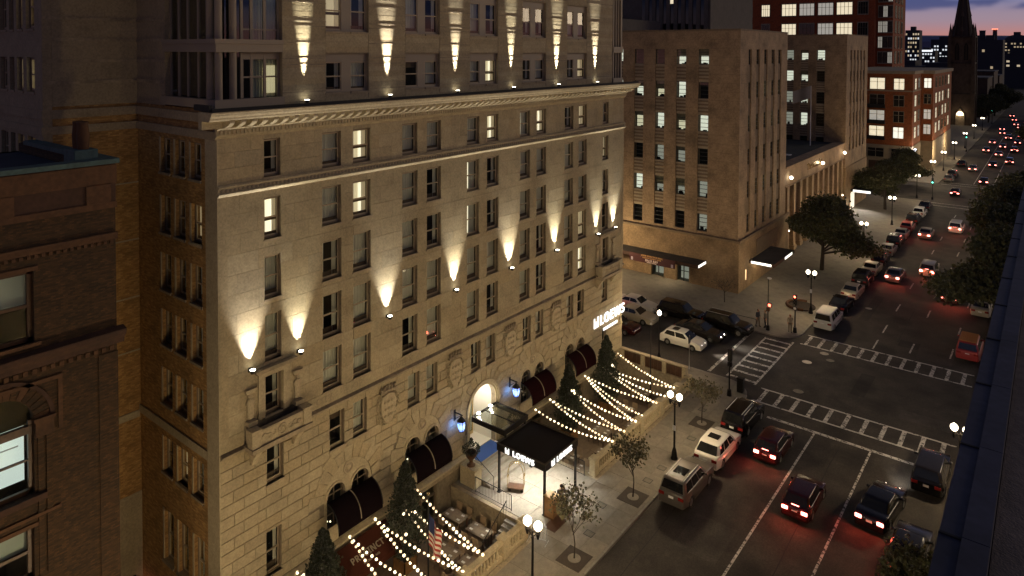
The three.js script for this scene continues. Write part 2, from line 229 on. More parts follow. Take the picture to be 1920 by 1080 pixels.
  // landing at the entrance, paved
  const land = structure('landing', sb(32.21, 38.19, -0.1, 0.12, 0, 7.09), M.stoneBack), lg = uvm(new THREE.BoxGeometry(1.405, 0.03, 1.48));
  for (let i = 0; i < 5; i++) for (let j = 0; j < 4; j++) { const m = mesh('paving_slab', lg, M.paving[Math.floor(r() * 3)], land); m.position.set(0.72 + i * 1.417, 0.132, -32.95 - j * 1.493); }
}
// ---------------------------------------------------------------- leaves
const leafGreen = leafM([0.055, 0.075, 0.03]), leafFir = leafM([0.03, 0.042, 0.024]), leafTree = leafM([0.05, 0.06, 0.022]), leafYoung = leafM([0.06, 0.062, 0.03]);
function leafQuad(p, size, r, up) {   // a folded leaf of two triangles pairs: returns 4 corners
  const d = up ? up.clone().add(V(r() - 0.5, r() - 0.5, r() - 0.5).multiplyScalar(1.2)).normalize() : V(r() - 0.5, r() - 0.5, r() - 0.5).normalize();
  const side = V(r() - 0.5, r() - 0.5, r() - 0.5).cross(d).normalize(), L = size * (0.7 + 0.6 * r()), w = L * 0.42;
  return [p, p.clone().addScaledVector(d, L * 0.5).addScaledVector(side, w), p.clone().addScaledVector(d, L), p.clone().addScaledVector(d, L * 0.5).addScaledVector(side, -w)];
}
function leaves(list, r, tint) {
  const n = list.length, pos = new Float32Array(n * 12), nor = new Float32Array(n * 12), col = new Float32Array(n * 12), uv = new Float32Array(n * 8), idx = new Uint32Array(n * 6), a = V(0, 0, 0), b = V(0, 0, 0);
  list.forEach((q, i) => {
    a.subVectors(q[1], q[0]); b.subVectors(q[3], q[0]); a.cross(b).normalize(); const k = 0.6 + 0.8 * r(), yel = r() * 0.35;
    for (let c = 0; c < 4; c++) { q[c].toArray(pos, i * 12 + c * 3); a.toArray(nor, i * 12 + c * 3); col.set([k * (1 + yel), k, k * (1 - yel)], i * 12 + c * 3); }
    idx.set([0, 1, 2, 0, 2, 3].map((x) => x + i * 4), i * 6);
  });
  const g = new THREE.BufferGeometry(); g.setAttribute('position', new THREE.BufferAttribute(pos, 3)); g.setAttribute('normal', new THREE.BufferAttribute(nor, 3)); g.setAttribute('color', new THREE.BufferAttribute(col, 3)); g.setAttribute('uv', new THREE.BufferAttribute(uv, 2)); g.setIndex(new THREE.BufferAttribute(idx, 1)); return g;
}
// branching tree: trunk and limbs, leaf clumps at the twig ends
function growTree(seed, H, spread, clear, nLeaf, leafSize, trunkR, dense) {
  const r = mulberry(seed), wood = [], tips = [];
  const limb = (p, d, len, rad, depth) => {
    const q = p.clone().addScaledVector(d, len * 0.5).add(V(r() - 0.5, r() - 0.3, r() - 0.5).multiplyScalar(len * 0.12)), e = p.clone().addScaledVector(d, len).add(V(r() - 0.5, r() - 0.5, r() - 0.5).multiplyScalar(len * 0.15));
    const c = new THREE.CatmullRomCurve3([p, q, e]), g = new THREE.TubeGeometry(c, 4, rad, depth ? 5 : 8), P = g.attributes.position, rs = depth ? 6 : 9;
    for (let i = 0; i <= 4; i++) { const ctr = c.getPointAt(i / 4), k = 1 - 0.4 * i / 4; for (let j = 0; j < rs; j++) { const t = i * rs + j; P.setXYZ(t, ctr.x + (P.getX(t) - ctr.x) * k, ctr.y + (P.getY(t) - ctr.y) * k, ctr.z + (P.getZ(t) - ctr.z) * k); } }
    wood.push(g); if (depth >= 2) tips.push(q); if (depth >= 3) { tips.push(e); return; }
    const n = depth ? 4 : dense ? 11 : 7;
    for (let i = 0; i < n; i++) { const a = i / n * 2 * PI + r() * 1.2, tilt = depth ? 0.5 + r() * 0.6 : dense ? 0.35 + 1.25 * i / n : 0.55 + 0.6 * r(), nd = d.clone().multiplyScalar(Math.cos(tilt)).add(V(Math.cos(a), 0.15, Math.sin(a)).multiplyScalar(Math.sin(tilt) * spread)).normalize(); limb(depth ? e.clone().lerp(p, r() * 0.35) : e.clone().lerp(p, dense ? 0.55 * i / n : r() * 0.3), nd, len * (depth ? 0.68 : 0.62) * (0.8 + 0.4 * r()), rad * 0.5, depth + 1); }
  };
  limb(V(0, 0, 0), V(0, 1, 0), H * clear, trunkR, 0);
  const lv = []; for (let i = 0; i < nLeaf; i++) { const t = tips[Math.floor(r() * tips.length)], R = H * (0.045 + 0.04 * ((t.x * 7.3 + t.y * 3.1) % 1 + 1) % 1) * Math.cbrt(r()), a = r() * 2 * PI, z = r() * 2 - 1; lv.push(leafQuad(V(t.x + R * Math.cos(a) * Math.sqrt(1 - z * z), t.y + R * z * 0.7, t.z + R * Math.sin(a) * Math.sqrt(1 - z * z)), leafSize, r, V(0, -0.2, 0))); }
  return { wood: merged(wood), crown: leaves(lv, r, 1) };
}
function addTree(name, label, kit, mat, pos, turn, scale, group) { const o = thing(name, label, 'tree', pos, turn, group); o.scale.setScalar(scale); mesh('trunk', kit.wood, M.bark, o); mesh('crown', kit.crown, mat, o); return o; }
// ---------------------------------------------------------------- the hotel
const C = [23.75, 29.38, 35.05, 40.7, 46.42], PAIR = (c) => [[c - 1.65, c - 0.42], [c + 0.36, c + 1.6]];
const COLS = [[18.73, 19.65], ...C.flatMap(PAIR), [50.52, 51.5]];
const ROWS = [[21.85, 23.7], [18.8, 20.83], [15.86, 17.96], [12.8, 15.1], [9.96, 12.15]];
const hotel = thing('hotel', 'pale limestone hotel with floodlit front, deep cornice and arched ground floor', 'hotel', [0, 0, 0]);
// windows: built once for each size and state, facing +z, sill at y = 0
const pleat = (w, h, z, amp, n) => { const g = new THREE.PlaneGeometry(w, h, n * 4, 1).translate(0, h / 2, z), p = g.attributes.position; for (let i = 0; i < p.count; i++) p.setZ(i, z + amp * Math.sin((p.getX(i) / w + 0.5) * n * 2 * PI) * (0.7 + 0.3 * Math.sin(p.getX(i) * 37))); g.computeVertexNormals(); return g; };
const winKit = new Map();
function windowKit(w, h, state, frame = M.frame) {
  const key = [w.toFixed(2), h.toFixed(2), state, frame.uuid].join();
  if (winKit.has(key)) return winKit.get(key).clone();
  const g = new THREE.Group(); g.name = 'window';
  const b = (x0, x1, y0, y1, z0, z1) => box(x0, x1, y0, y1, z0, z1), H = h / 2, a = w / 2;
  mesh('frame', merged([b(-a, -a + 0.07, 0, h, -0.26, -0.16), b(a - 0.07, a, 0, h, -0.26, -0.16), b(-a + 0.07, a - 0.07, h - 0.07, h, -0.26, -0.16), b(-a + 0.07, a - 0.07, 0, 0.08, -0.26, -0.16)]), frame, g);
  mesh('sash', merged([b(-a + 0.07, a - 0.07, H - 0.035, H + 0.035, -0.25, -0.18), b(-a + 0.07, -a + 0.12, 0.08, h - 0.07, -0.245, -0.19), b(a - 0.12, a - 0.07, 0.08, h - 0.07, -0.245, -0.19), b(-a + 0.12, a - 0.12, h - 0.13, h - 0.07, -0.245, -0.19), b(-a + 0.12, a - 0.12, 0.08, 0.16, -0.245, -0.19)]), M.frameLight, g);
  const pane = new THREE.PlaneGeometry(w - 0.24, H - 0.16);
  for (const [y, z, t] of [[H * 0.5 + 0.06, -0.205, 0.003], [H * 1.5 - 0.05, -0.225, -0.002]]) { const m = mesh('pane', pane, M.glass, g); m.position.set(0, y, z); m.rotation.set(t * 3, t * 5, 0); }
  mesh('sill', b(-a - 0.04, a + 0.04, -0.1, 0.0, -0.3, 0.05), M.trimOld, g);
  const lit = state.startsWith('lit'), lc = lit ? M.litCurtain[+state[3] || 0] : M.curtain, cw = w - 0.1;
  if (lit) {
    for (const [x, f, m] of [[-0.36, 0.28, M.litCurtain[3]], [0.37, 0.26, M.litCurtain[3]], [-0.09, 0.27, lc], [0.14, 0.2, M.litCurtain[+state[3] === 2 ? 2 : 1]]]) { const q = mesh('curtain', pleat(cw * f, h * 0.97, -0.42 + 0.02 * (m === M.litCurtain[3]), 0.03, 3), m, g); q.position.x = x * cw; }
    mesh('valance', b(-cw / 2, cw / 2, h * 0.40, h * 0.47, -0.37, -0.36), M.drape, g);
    mesh('heater', b(-cw / 2, cw / 2, 0.0, h * 0.13, -0.38, -0.32), M.drape, g);
  } else if (state === 'half') {
    const m = mesh('curtain', pleat(cw * 0.45, h * 0.97, -0.42, 0.03, 4), M.litCurtain[1], g); m.position.x = -cw * 0.27;
    const m2 = mesh('curtain', pleat(cw * 0.52, h * 0.97, -0.42, 0.03, 4), M.curtain, g); m2.position.x = cw * 0.23;
  } else if (state === 'open') {
    for (const s of [-1, 1]) { const m = mesh('curtain', pleat(cw * 0.26, h * 0.97, -0.42, 0.03, 3), M.curtain, g); m.position.x = s * cw * 0.36; }
    mesh('heater', b(-cw / 2, cw / 2, 0.0, h * 0.16, -0.5, -0.4), M.drape, g);
  } else if (state === 'none') mesh('blind', b(-cw / 2, cw / 2, h * 0.72, h * 0.95, -0.4, -0.39), M.drape, g);
  else { mesh('curtain', pleat(cw, h * 0.97, -0.42, 0.03, 6), M.curtain, g); mesh('heater', b(-cw / 2, cw / 2, 0.0, h * 0.15, -0.37, -0.3), M.drape, g); }
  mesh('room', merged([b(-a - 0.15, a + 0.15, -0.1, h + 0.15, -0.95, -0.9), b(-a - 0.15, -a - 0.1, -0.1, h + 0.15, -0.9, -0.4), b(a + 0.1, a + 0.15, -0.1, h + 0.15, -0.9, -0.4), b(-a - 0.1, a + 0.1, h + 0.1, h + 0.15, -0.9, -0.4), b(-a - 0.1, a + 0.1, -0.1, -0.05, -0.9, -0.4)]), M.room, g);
  winKit.set(key, g); return g.clone();
}
function windowX(parent, s0, s1, y0, y1, state, frame, x = 0) { const g = windowKit(s1 - s0, y1 - y0, state, frame); g.position.set(x, y0, -(s0 + s1) / 2); g.rotation.y = PI / 2; parent.add(g); return g; }
function windowZ(parent, x0, x1, y0, y1, z, state, frame) { const g = windowKit(x1 - x0, y1 - y0, state, frame); g.position.set((x0 + x1) / 2, y0, z); parent.add(g); return g; }
const rH = mulberry(17), pick = () => { const q = rH(); return q < 0.66 ? 'closed' : q < 0.92 ? 'open' : 'none'; };
const LIT = { '0-2': 'lit0', '0-6': 'lit0', '0-7': 'half', '0-8': 'lit0', '0-10': 'lit2', '1-0': 'lit1', '1-2': 'lit0', '1-5': 'half', '2-5': 'half', '1-9': 'half', '1-11': 'lit2', '4-10': 'lit0', '3-10': 'lit2' };
const holes = [];                                          // openings (s0, s1, y0, y1)
ROWS.forEach(([y0, y1], r) => COLS.forEach(([s0, s1], c) => { if (r === 4 && (c === 0 || c === 11)) return; holes.push([s0, s1, y0, y1]); windowX(hotel, s0, s1, y0, y1, LIT[r + '-' + c] ?? pick()); }));
for (const [s0, s1] of [COLS[0], COLS[11]]) { holes.push([s0, s1, 10.12, 12.08]); windowX(hotel, s0, s1, 10.12, 12.08, 'open'); }
for (const [s0, s1] of [[18.78, 19.74], ...C.flatMap((c) => [[c - 1.22, c - 0.25], [c + 0.33, c + 1.3]]), [50.54, 51.5]]) { holes.push([s0, s1, 6.65, 8.6]); windowX(hotel, s0, s1, 6.65, 8.6, pick()); }
for (const [s0, s1] of [[18.74, 19.6], [50.6, 51.4]]) { holes.push([s0, s1, 2.05, 4.3]); windowX(hotel, s0, s1, 2.05, 4.3, 'open'); }
// front wall behind the stones, with every opening cut through
{
  const sh = shapeOf([[16.4, -1.5], [54.1, -1.5], [54.1, 25.2], [16.4, 25.2]]);
  for (const [a, b, c, d] of holes) sh.holes.push(rectPath(a, b, c, d));
  for (const i of [0, 1, 3, 4]) for (const k of [-0.82, 0.82]) sh.holes.push(archPath(C[i] + k, 0.6, 1.75, 4.1));
  sh.holes.push(archPath(35.1, 1.35, 1.0, 4.05));
  for (const i of [0, 1, 3, 4]) sh.holes.push(rectPath(C[i] - 1.3, C[i] + 1.3, -1.3, 0.9));
  mesh('front_wall', wallX(sh, -0.05, 0.38), M.stoneBack, hotel);
  mesh('rear_wall', merged([sb(16.8, 54, -1.5, 25, -8.2, -7.8), sb(53.7, 54.1, -1.5, 25.2, -7.79, -0.44)]), M.greyStone, hotel);
}
// stones: courses cut round the openings
const cutRects = (rects, h) => rects.flatMap(([a, b, c, d]) => {
  const [p, q, u, v] = h; if (p >= b || q <= a || u >= d || v <= c) return [[a, b, c, d]];
  const o = []; if (p > a) o.push([a, p, c, d]); if (q < b) o.push([q, b, c, d]); const l = Math.max(a, p), r = Math.min(b, q); if (u > c) o.push([l, r, c, u]); if (v < d) o.push([l, r, v, d]); return o;
});
function courses(name, s0, s1, y0, y1, ch, len, gap, depth, cuts, skip, rnd) {
  const n = Math.round((y1 - y0) / ch), hh = (y1 - y0) / n; let count = 0; const rest = [];
  for (let i = 0; i < n; i++) {
    let s = s0 - (i % 2) * len * 0.5;
    while (s < s1 - 0.05) {
      const L = len * (0.94 + 0.12 * rnd()); let e = s + L; if (s1 - e < 0.3) e = s1;
      let rects = [[Math.max(s, s0) + gap / 2, Math.min(e, s1) - gap / 2, y0 + i * hh + gap / 2, y0 + (i + 1) * hh - gap / 2]];
      s = e; if (rects[0][1] <= rects[0][0]) continue;
      for (const c of cuts) rects = cutRects(rects, c);
      rects = rects.filter(([a, b, c, d]) => b - a > 0.04 && d - c > 0.04 && !(skip && skip(a, b, c, d)));
      for (const [a, b, c, d] of rects) { const g = sb(a, b, c, d, -0.049, depth - 0.03 + rnd() * 0.003); if (count++ < 300) mesh(name, g, stoneM[Math.floor(rnd() * 5)], hotel); else rest.push(g); }
    }
  }
  if (rest.length) { const m = mesh(name + '_rest', merged(rest), stoneM[1], hotel); m.userData.kind = 'stuff'; }
}
const inArch = (a, b, c, d) => { const x = (a + b) / 2, y = (c + d) / 2; return [0, 1, 3, 4].some((i) => Math.hypot(x - C[i], y - 4.0) < 2.05 && y > 1.5) || Math.hypot(x - 35.1, y - 4.0) < 2.1; };
courses('ashlar_slab', 16.4, 54.1, 9.9, 21.25, 0.95, 1.95, 0.012, 0.03, [...holes, [17.6, 20.8, 9.0, 10.1], [49.4, 52.6, 9.0, 10.1]], null, mulberry(101));
courses('frieze_slab', 16.4, 54.1, 21.78, 23.98, 0.73, 1.7, 0.012, 0.03, holes, null, mulberry(102));
courses('stone_block', 16.4, 54.1, 1.62, 8.95, 0.564, 1.22, 0.034, 0.03,
  [...holes, ...[0, 1, 3, 4].map((i) => [C[i] - 1.5, C[i] + 1.5, 1.5, 4.72]), [33.4, 36.8, 1.0, 5.5]], inArch, mulberry(103));
// arched bays
const ring = (cx, cy, r0, r1, a0, a1, d, n = 5) => { const p = []; for (let i = 0; i <= n; i++) { const a = a0 + (a1 - a0) * i / n; p.push([cx + r1 * Math.cos(a), cy + r1 * Math.sin(a)]); } for (let i = n; i >= 0; i--) { const a = a0 + (a1 - a0) * i / n; p.push([cx + r0 * Math.cos(a), cy + r0 * Math.sin(a)]); } return wallX(shapeOf(p), d, 0.06); };
const archPanes = M.glass;
for (const i of [0, 1, 3, 4]) {
  const c = C[i], rr = mulberry(200 + i);
  // stepped wedge stones round the bay
  for (let k = 0; k < 11; k++) { const a0 = PI * k / 11 + 0.012, a1 = PI * (k + 1) / 11 - 0.012; mesh('wedge_stone', ring(c, 4.0, 1.62, [2.32, 2.62, 2.4][k % 3], a0, a1, 0.022, 3), stoneM[Math.floor(rr() * 5)], hotel); }
  // tympanum with two arched openings
  const sh = new THREE.Shape(); sh.moveTo(c - 1.6, 1.62); sh.lineTo(c - 1.6, 4.0); sh.absarc(c, 4.0, 1.6, PI, 0, true); sh.lineTo(c + 1.6, 1.62); sh.closePath();
  for (const k of [-0.82, 0.82]) sh.holes.push(archPath(c + k, 0.6, 1.75, 4.1));
  mesh('tympanum', wallX(sh, 0.0, 0.029), stoneM[2], hotel);
  for (const k of [-0.82, 0.82]) {
    mesh('arch_moulding', ring(c + k, 4.1, 0.6, 0.72, 0, PI, 0.05, 14), M.trim, hotel);
    const w = new THREE.Group(); w.name = 'arched_window'; w.position.set(0, 0, -(c + k)); hotel.add(w);
    const ws = new THREE.Shape(); ws.moveTo(-0.6, 1.75); ws.lineTo(-0.6, 4.1); ws.absarc(0, 4.1, 0.6, PI, 0, true); ws.lineTo(0.6, 1.75); ws.closePath();
    const inner = new THREE.Path(); inner.moveTo(-0.53, 1.83); inner.lineTo(-0.53, 4.1); inner.absarc(0, 4.1, 0.53, PI, 0, true); inner.lineTo(0.53, 1.83); inner.closePath(); const full = ws.clone(); ws.holes.push(inner);
    mesh('frame', wallX(ws, -0.2, 0.08), M.frame, w); mesh('glazing_bar', merged([sb(-0.02, 0.02, 1.83, 4.6, -0.27, -0.22), sb(-0.53, 0.53, 3.0, 3.05, -0.27, -0.22), sb(-0.53, 0.53, 4.06, 4.12, -0.27, -0.22)]), M.frame, w);
    mesh('pane', uvm(new THREE.ShapeGeometry(full, 8).rotateY(PI / 2).translate(-0.24, 0, 0)), archPanes, w);
    mesh('room', sb(-0.75, 0.75, 1.6, 4.85, -1.3, -1.25), M.room, w);
    const cl = mesh('window_chandelier', merged([[-0.2, 3.1], [0.12, 3.25], [0.25, 3.0], [-0.05, 2.3], [-0.3, 2.15], [0.3, 2.2], [0.1, 4.3]].map(([z, y], q) => new THREE.IcosahedronGeometry(0.045, 1).translate(-0.6 - 0.05 * q, y, z + (rr() - 0.5) * 0.2))), M.bulb, w);
  }
  // medallion
  const m = new THREE.Group(); m.name = 'medallion'; m.position.set(0.0, 5.2, -c); hotel.add(m);
  mesh('rim', new THREE.TorusGeometry(0.3, 0.05, 8, 24).rotateY(PI / 2), M.trim, m); mesh('boss', new THREE.SphereGeometry(0.16, 10, 8).scale(0.5, 1, 1), M.trim, m); mesh('disc', new THREE.CylinderGeometry(0.29, 0.29, 0.02, 24).rotateZ(PI / 2).translate(0.005, 0, 0), M.trimOld, m);
  // apron panels under the windows
  for (const k of [-1, 1]) { const p = mesh('apron_panel', sb(c + k * 0.78 - 0.68, c + k * 0.78 + 0.68, 1.75, 2.5, 0.0, 0.03), M.trim, hotel); p.position.x = 0.002; }
  mesh('basement_window', merged([sb(c - 1.3, c - 1.2, -1.3, 0.9, -0.3, -0.1), sb(c + 1.2, c + 1.3, -1.3, 0.9, -0.3, -0.1), sb(c - 0.05, c + 0.05, -1.3, 0.9, -0.3, -0.1), sb(c - 1.2, c - 0.05, 0.2, 0.28, -0.3, -0.1), sb(c + 0.05, c + 1.2, 0.2, 0.28, -0.3, -0.1)]), M.frame, hotel);
  mesh('basement_pane', sb(c - 1.2, c + 1.2, -1.3, 0.9, -0.24, -0.22), M.glass, hotel); mesh('basement_room', sb(c - 1.5, c + 1.5, -1.4, 1.1, -2.0, -1.95), M.drape, hotel);
}
// entrance arch with a bright vault behind it
{
  const c = 35.1;
  for (let k = 0; k < 13; k++) mesh('wedge_stone', ring(c, 4.05, 1.72, [2.35, 2.7, 2.45][k % 3], PI * k / 13 + 0.012, PI * (k + 1) / 13 - 0.012, 0.024, 3), stoneM[k % 5], hotel);
  for (const [r0, r1, x] of [[1.35, 1.5, 0.0], [1.5, 1.62, 0.06], [1.62, 1.72, 0.1]]) { mesh('arch_moulding', ring(c, 4.05, r0, r1, 0, PI, x, 18), M.trim, hotel); for (const k of [-1, 1]) mesh('jamb', sb(k < 0 ? c - r1 : c + r0, k < 0 ? c - r0 : c + r1, 1.0, 4.05, x - 0.06, x), M.trim, hotel); }
  const v = mesh('vault', new THREE.CylinderGeometry(1.36, 1.36, 1.6, 24, 1, true, 0, PI).rotateX(PI / 2).rotateZ(PI / 2).rotateY(PI / 2).translate(-1.24, 4.05, -c), M.vault, hotel); v.material.side = THREE.DoubleSide;
  mesh('porch_wall', merged([sb(c - 1.5, c - 1.37, 1, 4.06, -2.05, -0.44), sb(c + 1.37, c + 1.5, 1, 4.06, -2.05, -0.44), sb(c - 1.5, c + 1.5, 1, 5.6, -2.15, -2.05), sb(c - 1.36, c + 1.36, 0.9, 0.998, -2.05, 0.3)]), M.vault, hotel);
  const d = new THREE.Group(); d.name = 'door'; d.position.set(-1.95, 1.0, -c); hotel.add(d);
  mesh('leaf', merged([sb(-1.1, -1.0, 0, 2.6, 0, 0.06), sb(1.0, 1.1, 0, 2.6, 0, 0.06), sb(-0.06, 0.06, 0, 2.6, 0, 0.06), sb(-1.0, -0.06, 2.5, 2.6, 0, 0.06), sb(0.06, 1.0, 2.5, 2.6, 0, 0.06), sb(-1.0, -0.06, 0, 0.25, 0, 0.06), sb(0.06, 1, 0, 0.25, 0, 0.06)]), M.brass, d); mesh('pane', sb(-1, 1, 0.25, 2.5, 0.02, 0.03), M.glass, d);
  hotel.add(pointLight('vault_light', -1.0, 4.7, -c, new THREE.Color(1, 0.9, 0.72), 16, 6));
  mesh('vault_lamp', new THREE.SphereGeometry(0.12, 12, 8).translate(-1.0, 4.7, -c), M.globe, hotel);
}
// mouldings
const S0 = 16.4, S1 = 54.1;
mesh('water_table', profileZ([[0, 1.25], [0.16, 1.25], [0.2, 1.36], [0.3, 1.42], [0.3, 1.5], [0.06, 1.6], [0, 1.6]], -33.3, -S0), M.trim, hotel);
mesh('water_table', profileZ([[0, 1.25], [0.16, 1.25], [0.2, 1.36], [0.3, 1.42], [0.3, 1.5], [0.06, 1.6], [0, 1.6]], -S1, -36.9), M.trim, hotel);
for (const [a, b] of [[S0, 33.3], [36.9, S1]]) mesh('basement_lintel', sb(a, b, 0.92, 1.24, 0.0, 0.05), M.trimOld, hotel);
for (const [a, b] of [[S0, 17.6], [20.8, 49.4], [52.6, S1]]) { mesh('string_course', profileZ([[0, 8.95], [0.05, 8.95], [0.09, 9.05], [0.2, 9.1], [0.2, 9.16], [0, 9.24]], -b, -a), M.trimOld, hotel); mesh('lettered_band', sb(a, b, 9.245, 9.895, -0.029, 0.012), stoneM[0], hotel); }
{
  const g = merged([...'CITY OF BOSTON POLICE DEPARTMENT HEADQUARTERS'.split(' ').entries()].map(([i, w]) => text(w, 0.34, 0.02, fontSerif).rotateY(PI / 2).translate(0, 0, -[22.2, 24.4, 27.6, 32.3, 38.2, 45.6][i])));
  mesh('carved_lettering', g.translate(0.008, 9.4, 0), M.trimOld, hotel);
}
mesh('band_course', profileZ([[0, 21.19], [0.2, 21.34], [0.22, 21.38], [0.1, 21.43], [0.09, 21.6], [0.15, 21.64], [0.15, 21.7], [0, 21.77]], -S1 - 0.1, -S0 + 0.05), M.trim, hotel);
{ const g = []; for (let s = S0 + 0.1; s < S1; s += 0.22) g.push(new THREE.SphereGeometry(0.075, 6, 4).scale(0.6, 1.1, 1).translate(0.1, 21.5, -s)); const m = mesh('band_ornament', merged(g), M.trimOld, hotel); m.userData.kind = 'stuff'; }
mesh('cornice_bed', profileZ([[0, 23.92], [0.13, 24.04], [0.16, 24.1], [0.16, 24.3], [0.28, 24.4], [0.28, 24.44], [0, 24.44]], -S1 - 0.16, -S0 + 0.14), M.trim, hotel);
{ const g = []; for (let s = S0; s < S1; s += 0.2) g.push(sb(s, s + 0.12, 24.12, 24.32, 0.16, 0.235)); const m = mesh('dentil_row', merged(g), M.trim, hotel); m.userData.kind = 'stuff'; }
mesh('cornice', profileZ([[0, 24.44], [0.3, 24.44], [0.3, 24.82], [0.9, 24.82], [0.98, 24.9], [1.0, 24.97], [1.1, 25.07], [1.13, 25.14], [1.16, 25.2], [1.16, 25.24], [0, 25.24]], -S1 - 0.95, -S0 + 0.9), M.trim, hotel);
{ const bp = uvm(new THREE.ExtrudeGeometry(shapeOf([[0.3, 24.46], [0.44, 24.46], [0.6, 24.52], [0.86, 24.66], [0.9, 24.72], [0.9, 24.815], [0.3, 24.815]]), { depth: 0.22, bevelEnabled: true, bevelSize: 0.015, bevelThickness: 0.015, bevelSegments: 1 }));
  for (let s = S0 + 0.1; s < S1; s += 0.56) { const m = mesh('bracket', bp, M.trim, hotel); m.position.z = -s - 0.22; } }
mesh('cornice_roof', sb(S0 - 0.75, S1 + 0.8, 25.245, 25.29, -0.2, 1.02), M.membrane, hotel);
mesh('cornice_gutter', merged([sb(S0 - 0.8, S1 + 0.85, 25.29, 25.4, 0.93, 1.0), sb(S0 - 0.9, S0 - 0.75, 25.29, 25.55, -0.4, 0.92)]), M.membrane, hotel);
// corner strips of the front
for (const s of [S0 - 0.02, S1 - 0.42]) mesh('corner_strip', sb(s, s + 0.44, 9.9, 21.3, 0.0, 0.02), stoneM[1], hotel);
// balconies with carved panel, brackets and side figures; hood over the window
for (const c of [19.2, 51.0]) {
  const b = new THREE.Group(); b.name = 'balcony'; b.position.set(0, 0, -c); hotel.add(b);
  mesh('slab', merged([sb(-1.62, 1.62, 8.95, 9.12, 0, 0.78), sb(-1.68, 1.68, 9.12, 9.22, 0, 0.85)]), M.trimOld, b);
  mesh('parapet', merged([sb(-1.5, 1.5, 9.22, 9.92, 0.56, 0.72), sb(-1.5, -1.34, 9.22, 9.92, 0, 0.56), sb(1.34, 1.5, 9.22, 9.92, 0, 0.56)]), M.trim, b);
  for (const k of [-1.42, 1.42]) mesh('pedestal', merged([sb(k - 0.22, k + 0.22, 9.22, 9.98, 0.36, 0.78), sb(k - 0.26, k + 0.26, 9.98, 10.08, 0.32, 0.82)]), M.trim, b);
  mesh('coping', sb(-1.18, 1.18, 9.92, 10.0, 0.5, 0.77), M.trimOld, b);
  mesh('carving', merged([new THREE.TorusGeometry(0.2, 0.05, 6, 18).scale(1, 1.2, 1).rotateY(PI / 2).translate(0.73, 9.57, 0), ...[-0.95, -0.7, -0.48, 0.48, 0.7, 0.95].map((z, i) => new THREE.TorusGeometry(0.11, 0.035, 5, 10, 4.5).rotateZ(i).rotateY(PI / 2).translate(0.73, 9.55 + 0.06 * (i % 2), z)), new THREE.SphereGeometry(0.11, 8, 6).scale(0.5, 1.2, 1).translate(0.73, 9.57, 0)]), M.trim, b);
  const br = uvm(new THREE.ExtrudeGeometry(shapeOf([[0, 8.1], [0.12, 8.12], [0.2, 8.3], [0.3, 8.5], [0.5, 8.75], [0.62, 8.94], [0, 8.94]]), { depth: 0.3, bevelEnabled: true, bevelSize: 0.02, bevelThickness: 0.02, bevelSegments: 1 }));
  for (const k of [-1.35, 0.99]) { const m = mesh('bracket', br, M.trim, b); m.position.z = k; }
  for (const k of [-1.3, 1.3]) { mesh('figure_base', sb(k - 0.24, k + 0.24, 10.1, 10.3, 0.0, 0.3), M.trim, b); mesh('figure_cap', merged([sb(k - 0.28, k + 0.28, 11.7, 11.82, 0, 0.18), sb(k - 0.22, k + 0.22, 11.58, 11.701, 0, 0.13)]), M.trim, b); mesh('figure', merged([new THREE.CapsuleGeometry(0.15, 0.75, 4, 8).scale(0.6, 1, 1.2).translate(0.05, 10.85, k), new THREE.SphereGeometry(0.12, 8, 6).scale(0.7, 1, 1).translate(0.06, 11.47, k), new THREE.SphereGeometry(0.16, 8, 6).scale(0.5, 1.3, 1.5).translate(0.05, 11.15, k)]), M.trim, b); }
  mesh('surround', merged([sb(-0.86, -0.5, 10.1, 12.35, 0.002, 0.07), sb(0.5, 0.86, 10.1, 12.35, 0.002, 0.07), sb(-0.5, 0.5, 12.1, 12.35, 0.002, 0.07)]), M.trim, b);
  mesh('hood', merged([sb(-1.0, 1.0, 12.36, 12.5, 0.002, 0.2), sb(-1.15, 1.15, 12.5, 12.62, 0.002, 0.36)]), M.trimOld, b);
}
// carved coats of arms between the mezzanine windows
for (const c of [26.55, 32.22, 37.95, 43.62]) {
  const g = new THREE.Group(); g.name = 'coat_of_arms'; g.position.set(0.0, 7.5, -c); hotel.add(g);
  const sh = shapeOf([[-0.42, 0.6], [0, 0.72], [0.42, 0.6], [0.5, 0.2], [0.46, -0.4], [0.25, -0.8], [0, -0.98], [-0.25, -0.8], [-0.46, -0.4], [-0.5, 0.2]]);
  mesh('shield', new THREE.ExtrudeGeometry(sh, { depth: 0.1, bevelEnabled: true, bevelSize: 0.06, bevelThickness: 0.06, bevelSegments: 2 }).rotateY(PI / 2), M.trim, g);
  const rr = mulberry(Math.round(c * 10)), sc = [];
  for (let i = 0; i < 22; i++) { const a = i / 22 * 2 * PI, R = 0.66 + 0.06 * Math.sin(a * 5); sc.push(new THREE.TorusGeometry(0.09 + 0.05 * rr(), 0.045, 5, 9, 4.6).rotateZ(rr() * 6).rotateY(PI / 2).translate(0.05, Math.sin(a) * R * 1.5, Math.cos(a) * R)); }
  mesh('scrollwork', merged(sc), M.trim, g);
  mesh('crest', merged([...[-0.5, -0.25, 0, 0.25, 0.5].map((z) => new THREE.CapsuleGeometry(0.09, 0.22, 3, 6).translate(0.1, 1.02 + 0.1 * (0.5 - Math.abs(z)), z)), sb(-0.62, 0.62, 0.86, 0.98, 0.0, 0.2)]), M.trimOld, g);
  for (let i = 0; i < 9; i++) mesh('charge', new THREE.IcosahedronGeometry(0.1, 1).scale(0.5, 1, 1).translate(0.17, -0.5 + 0.4 * Math.floor(i / 3), -0.25 + 0.25 * (i % 3) + 0.05 * rr()), M.trim, g);
}
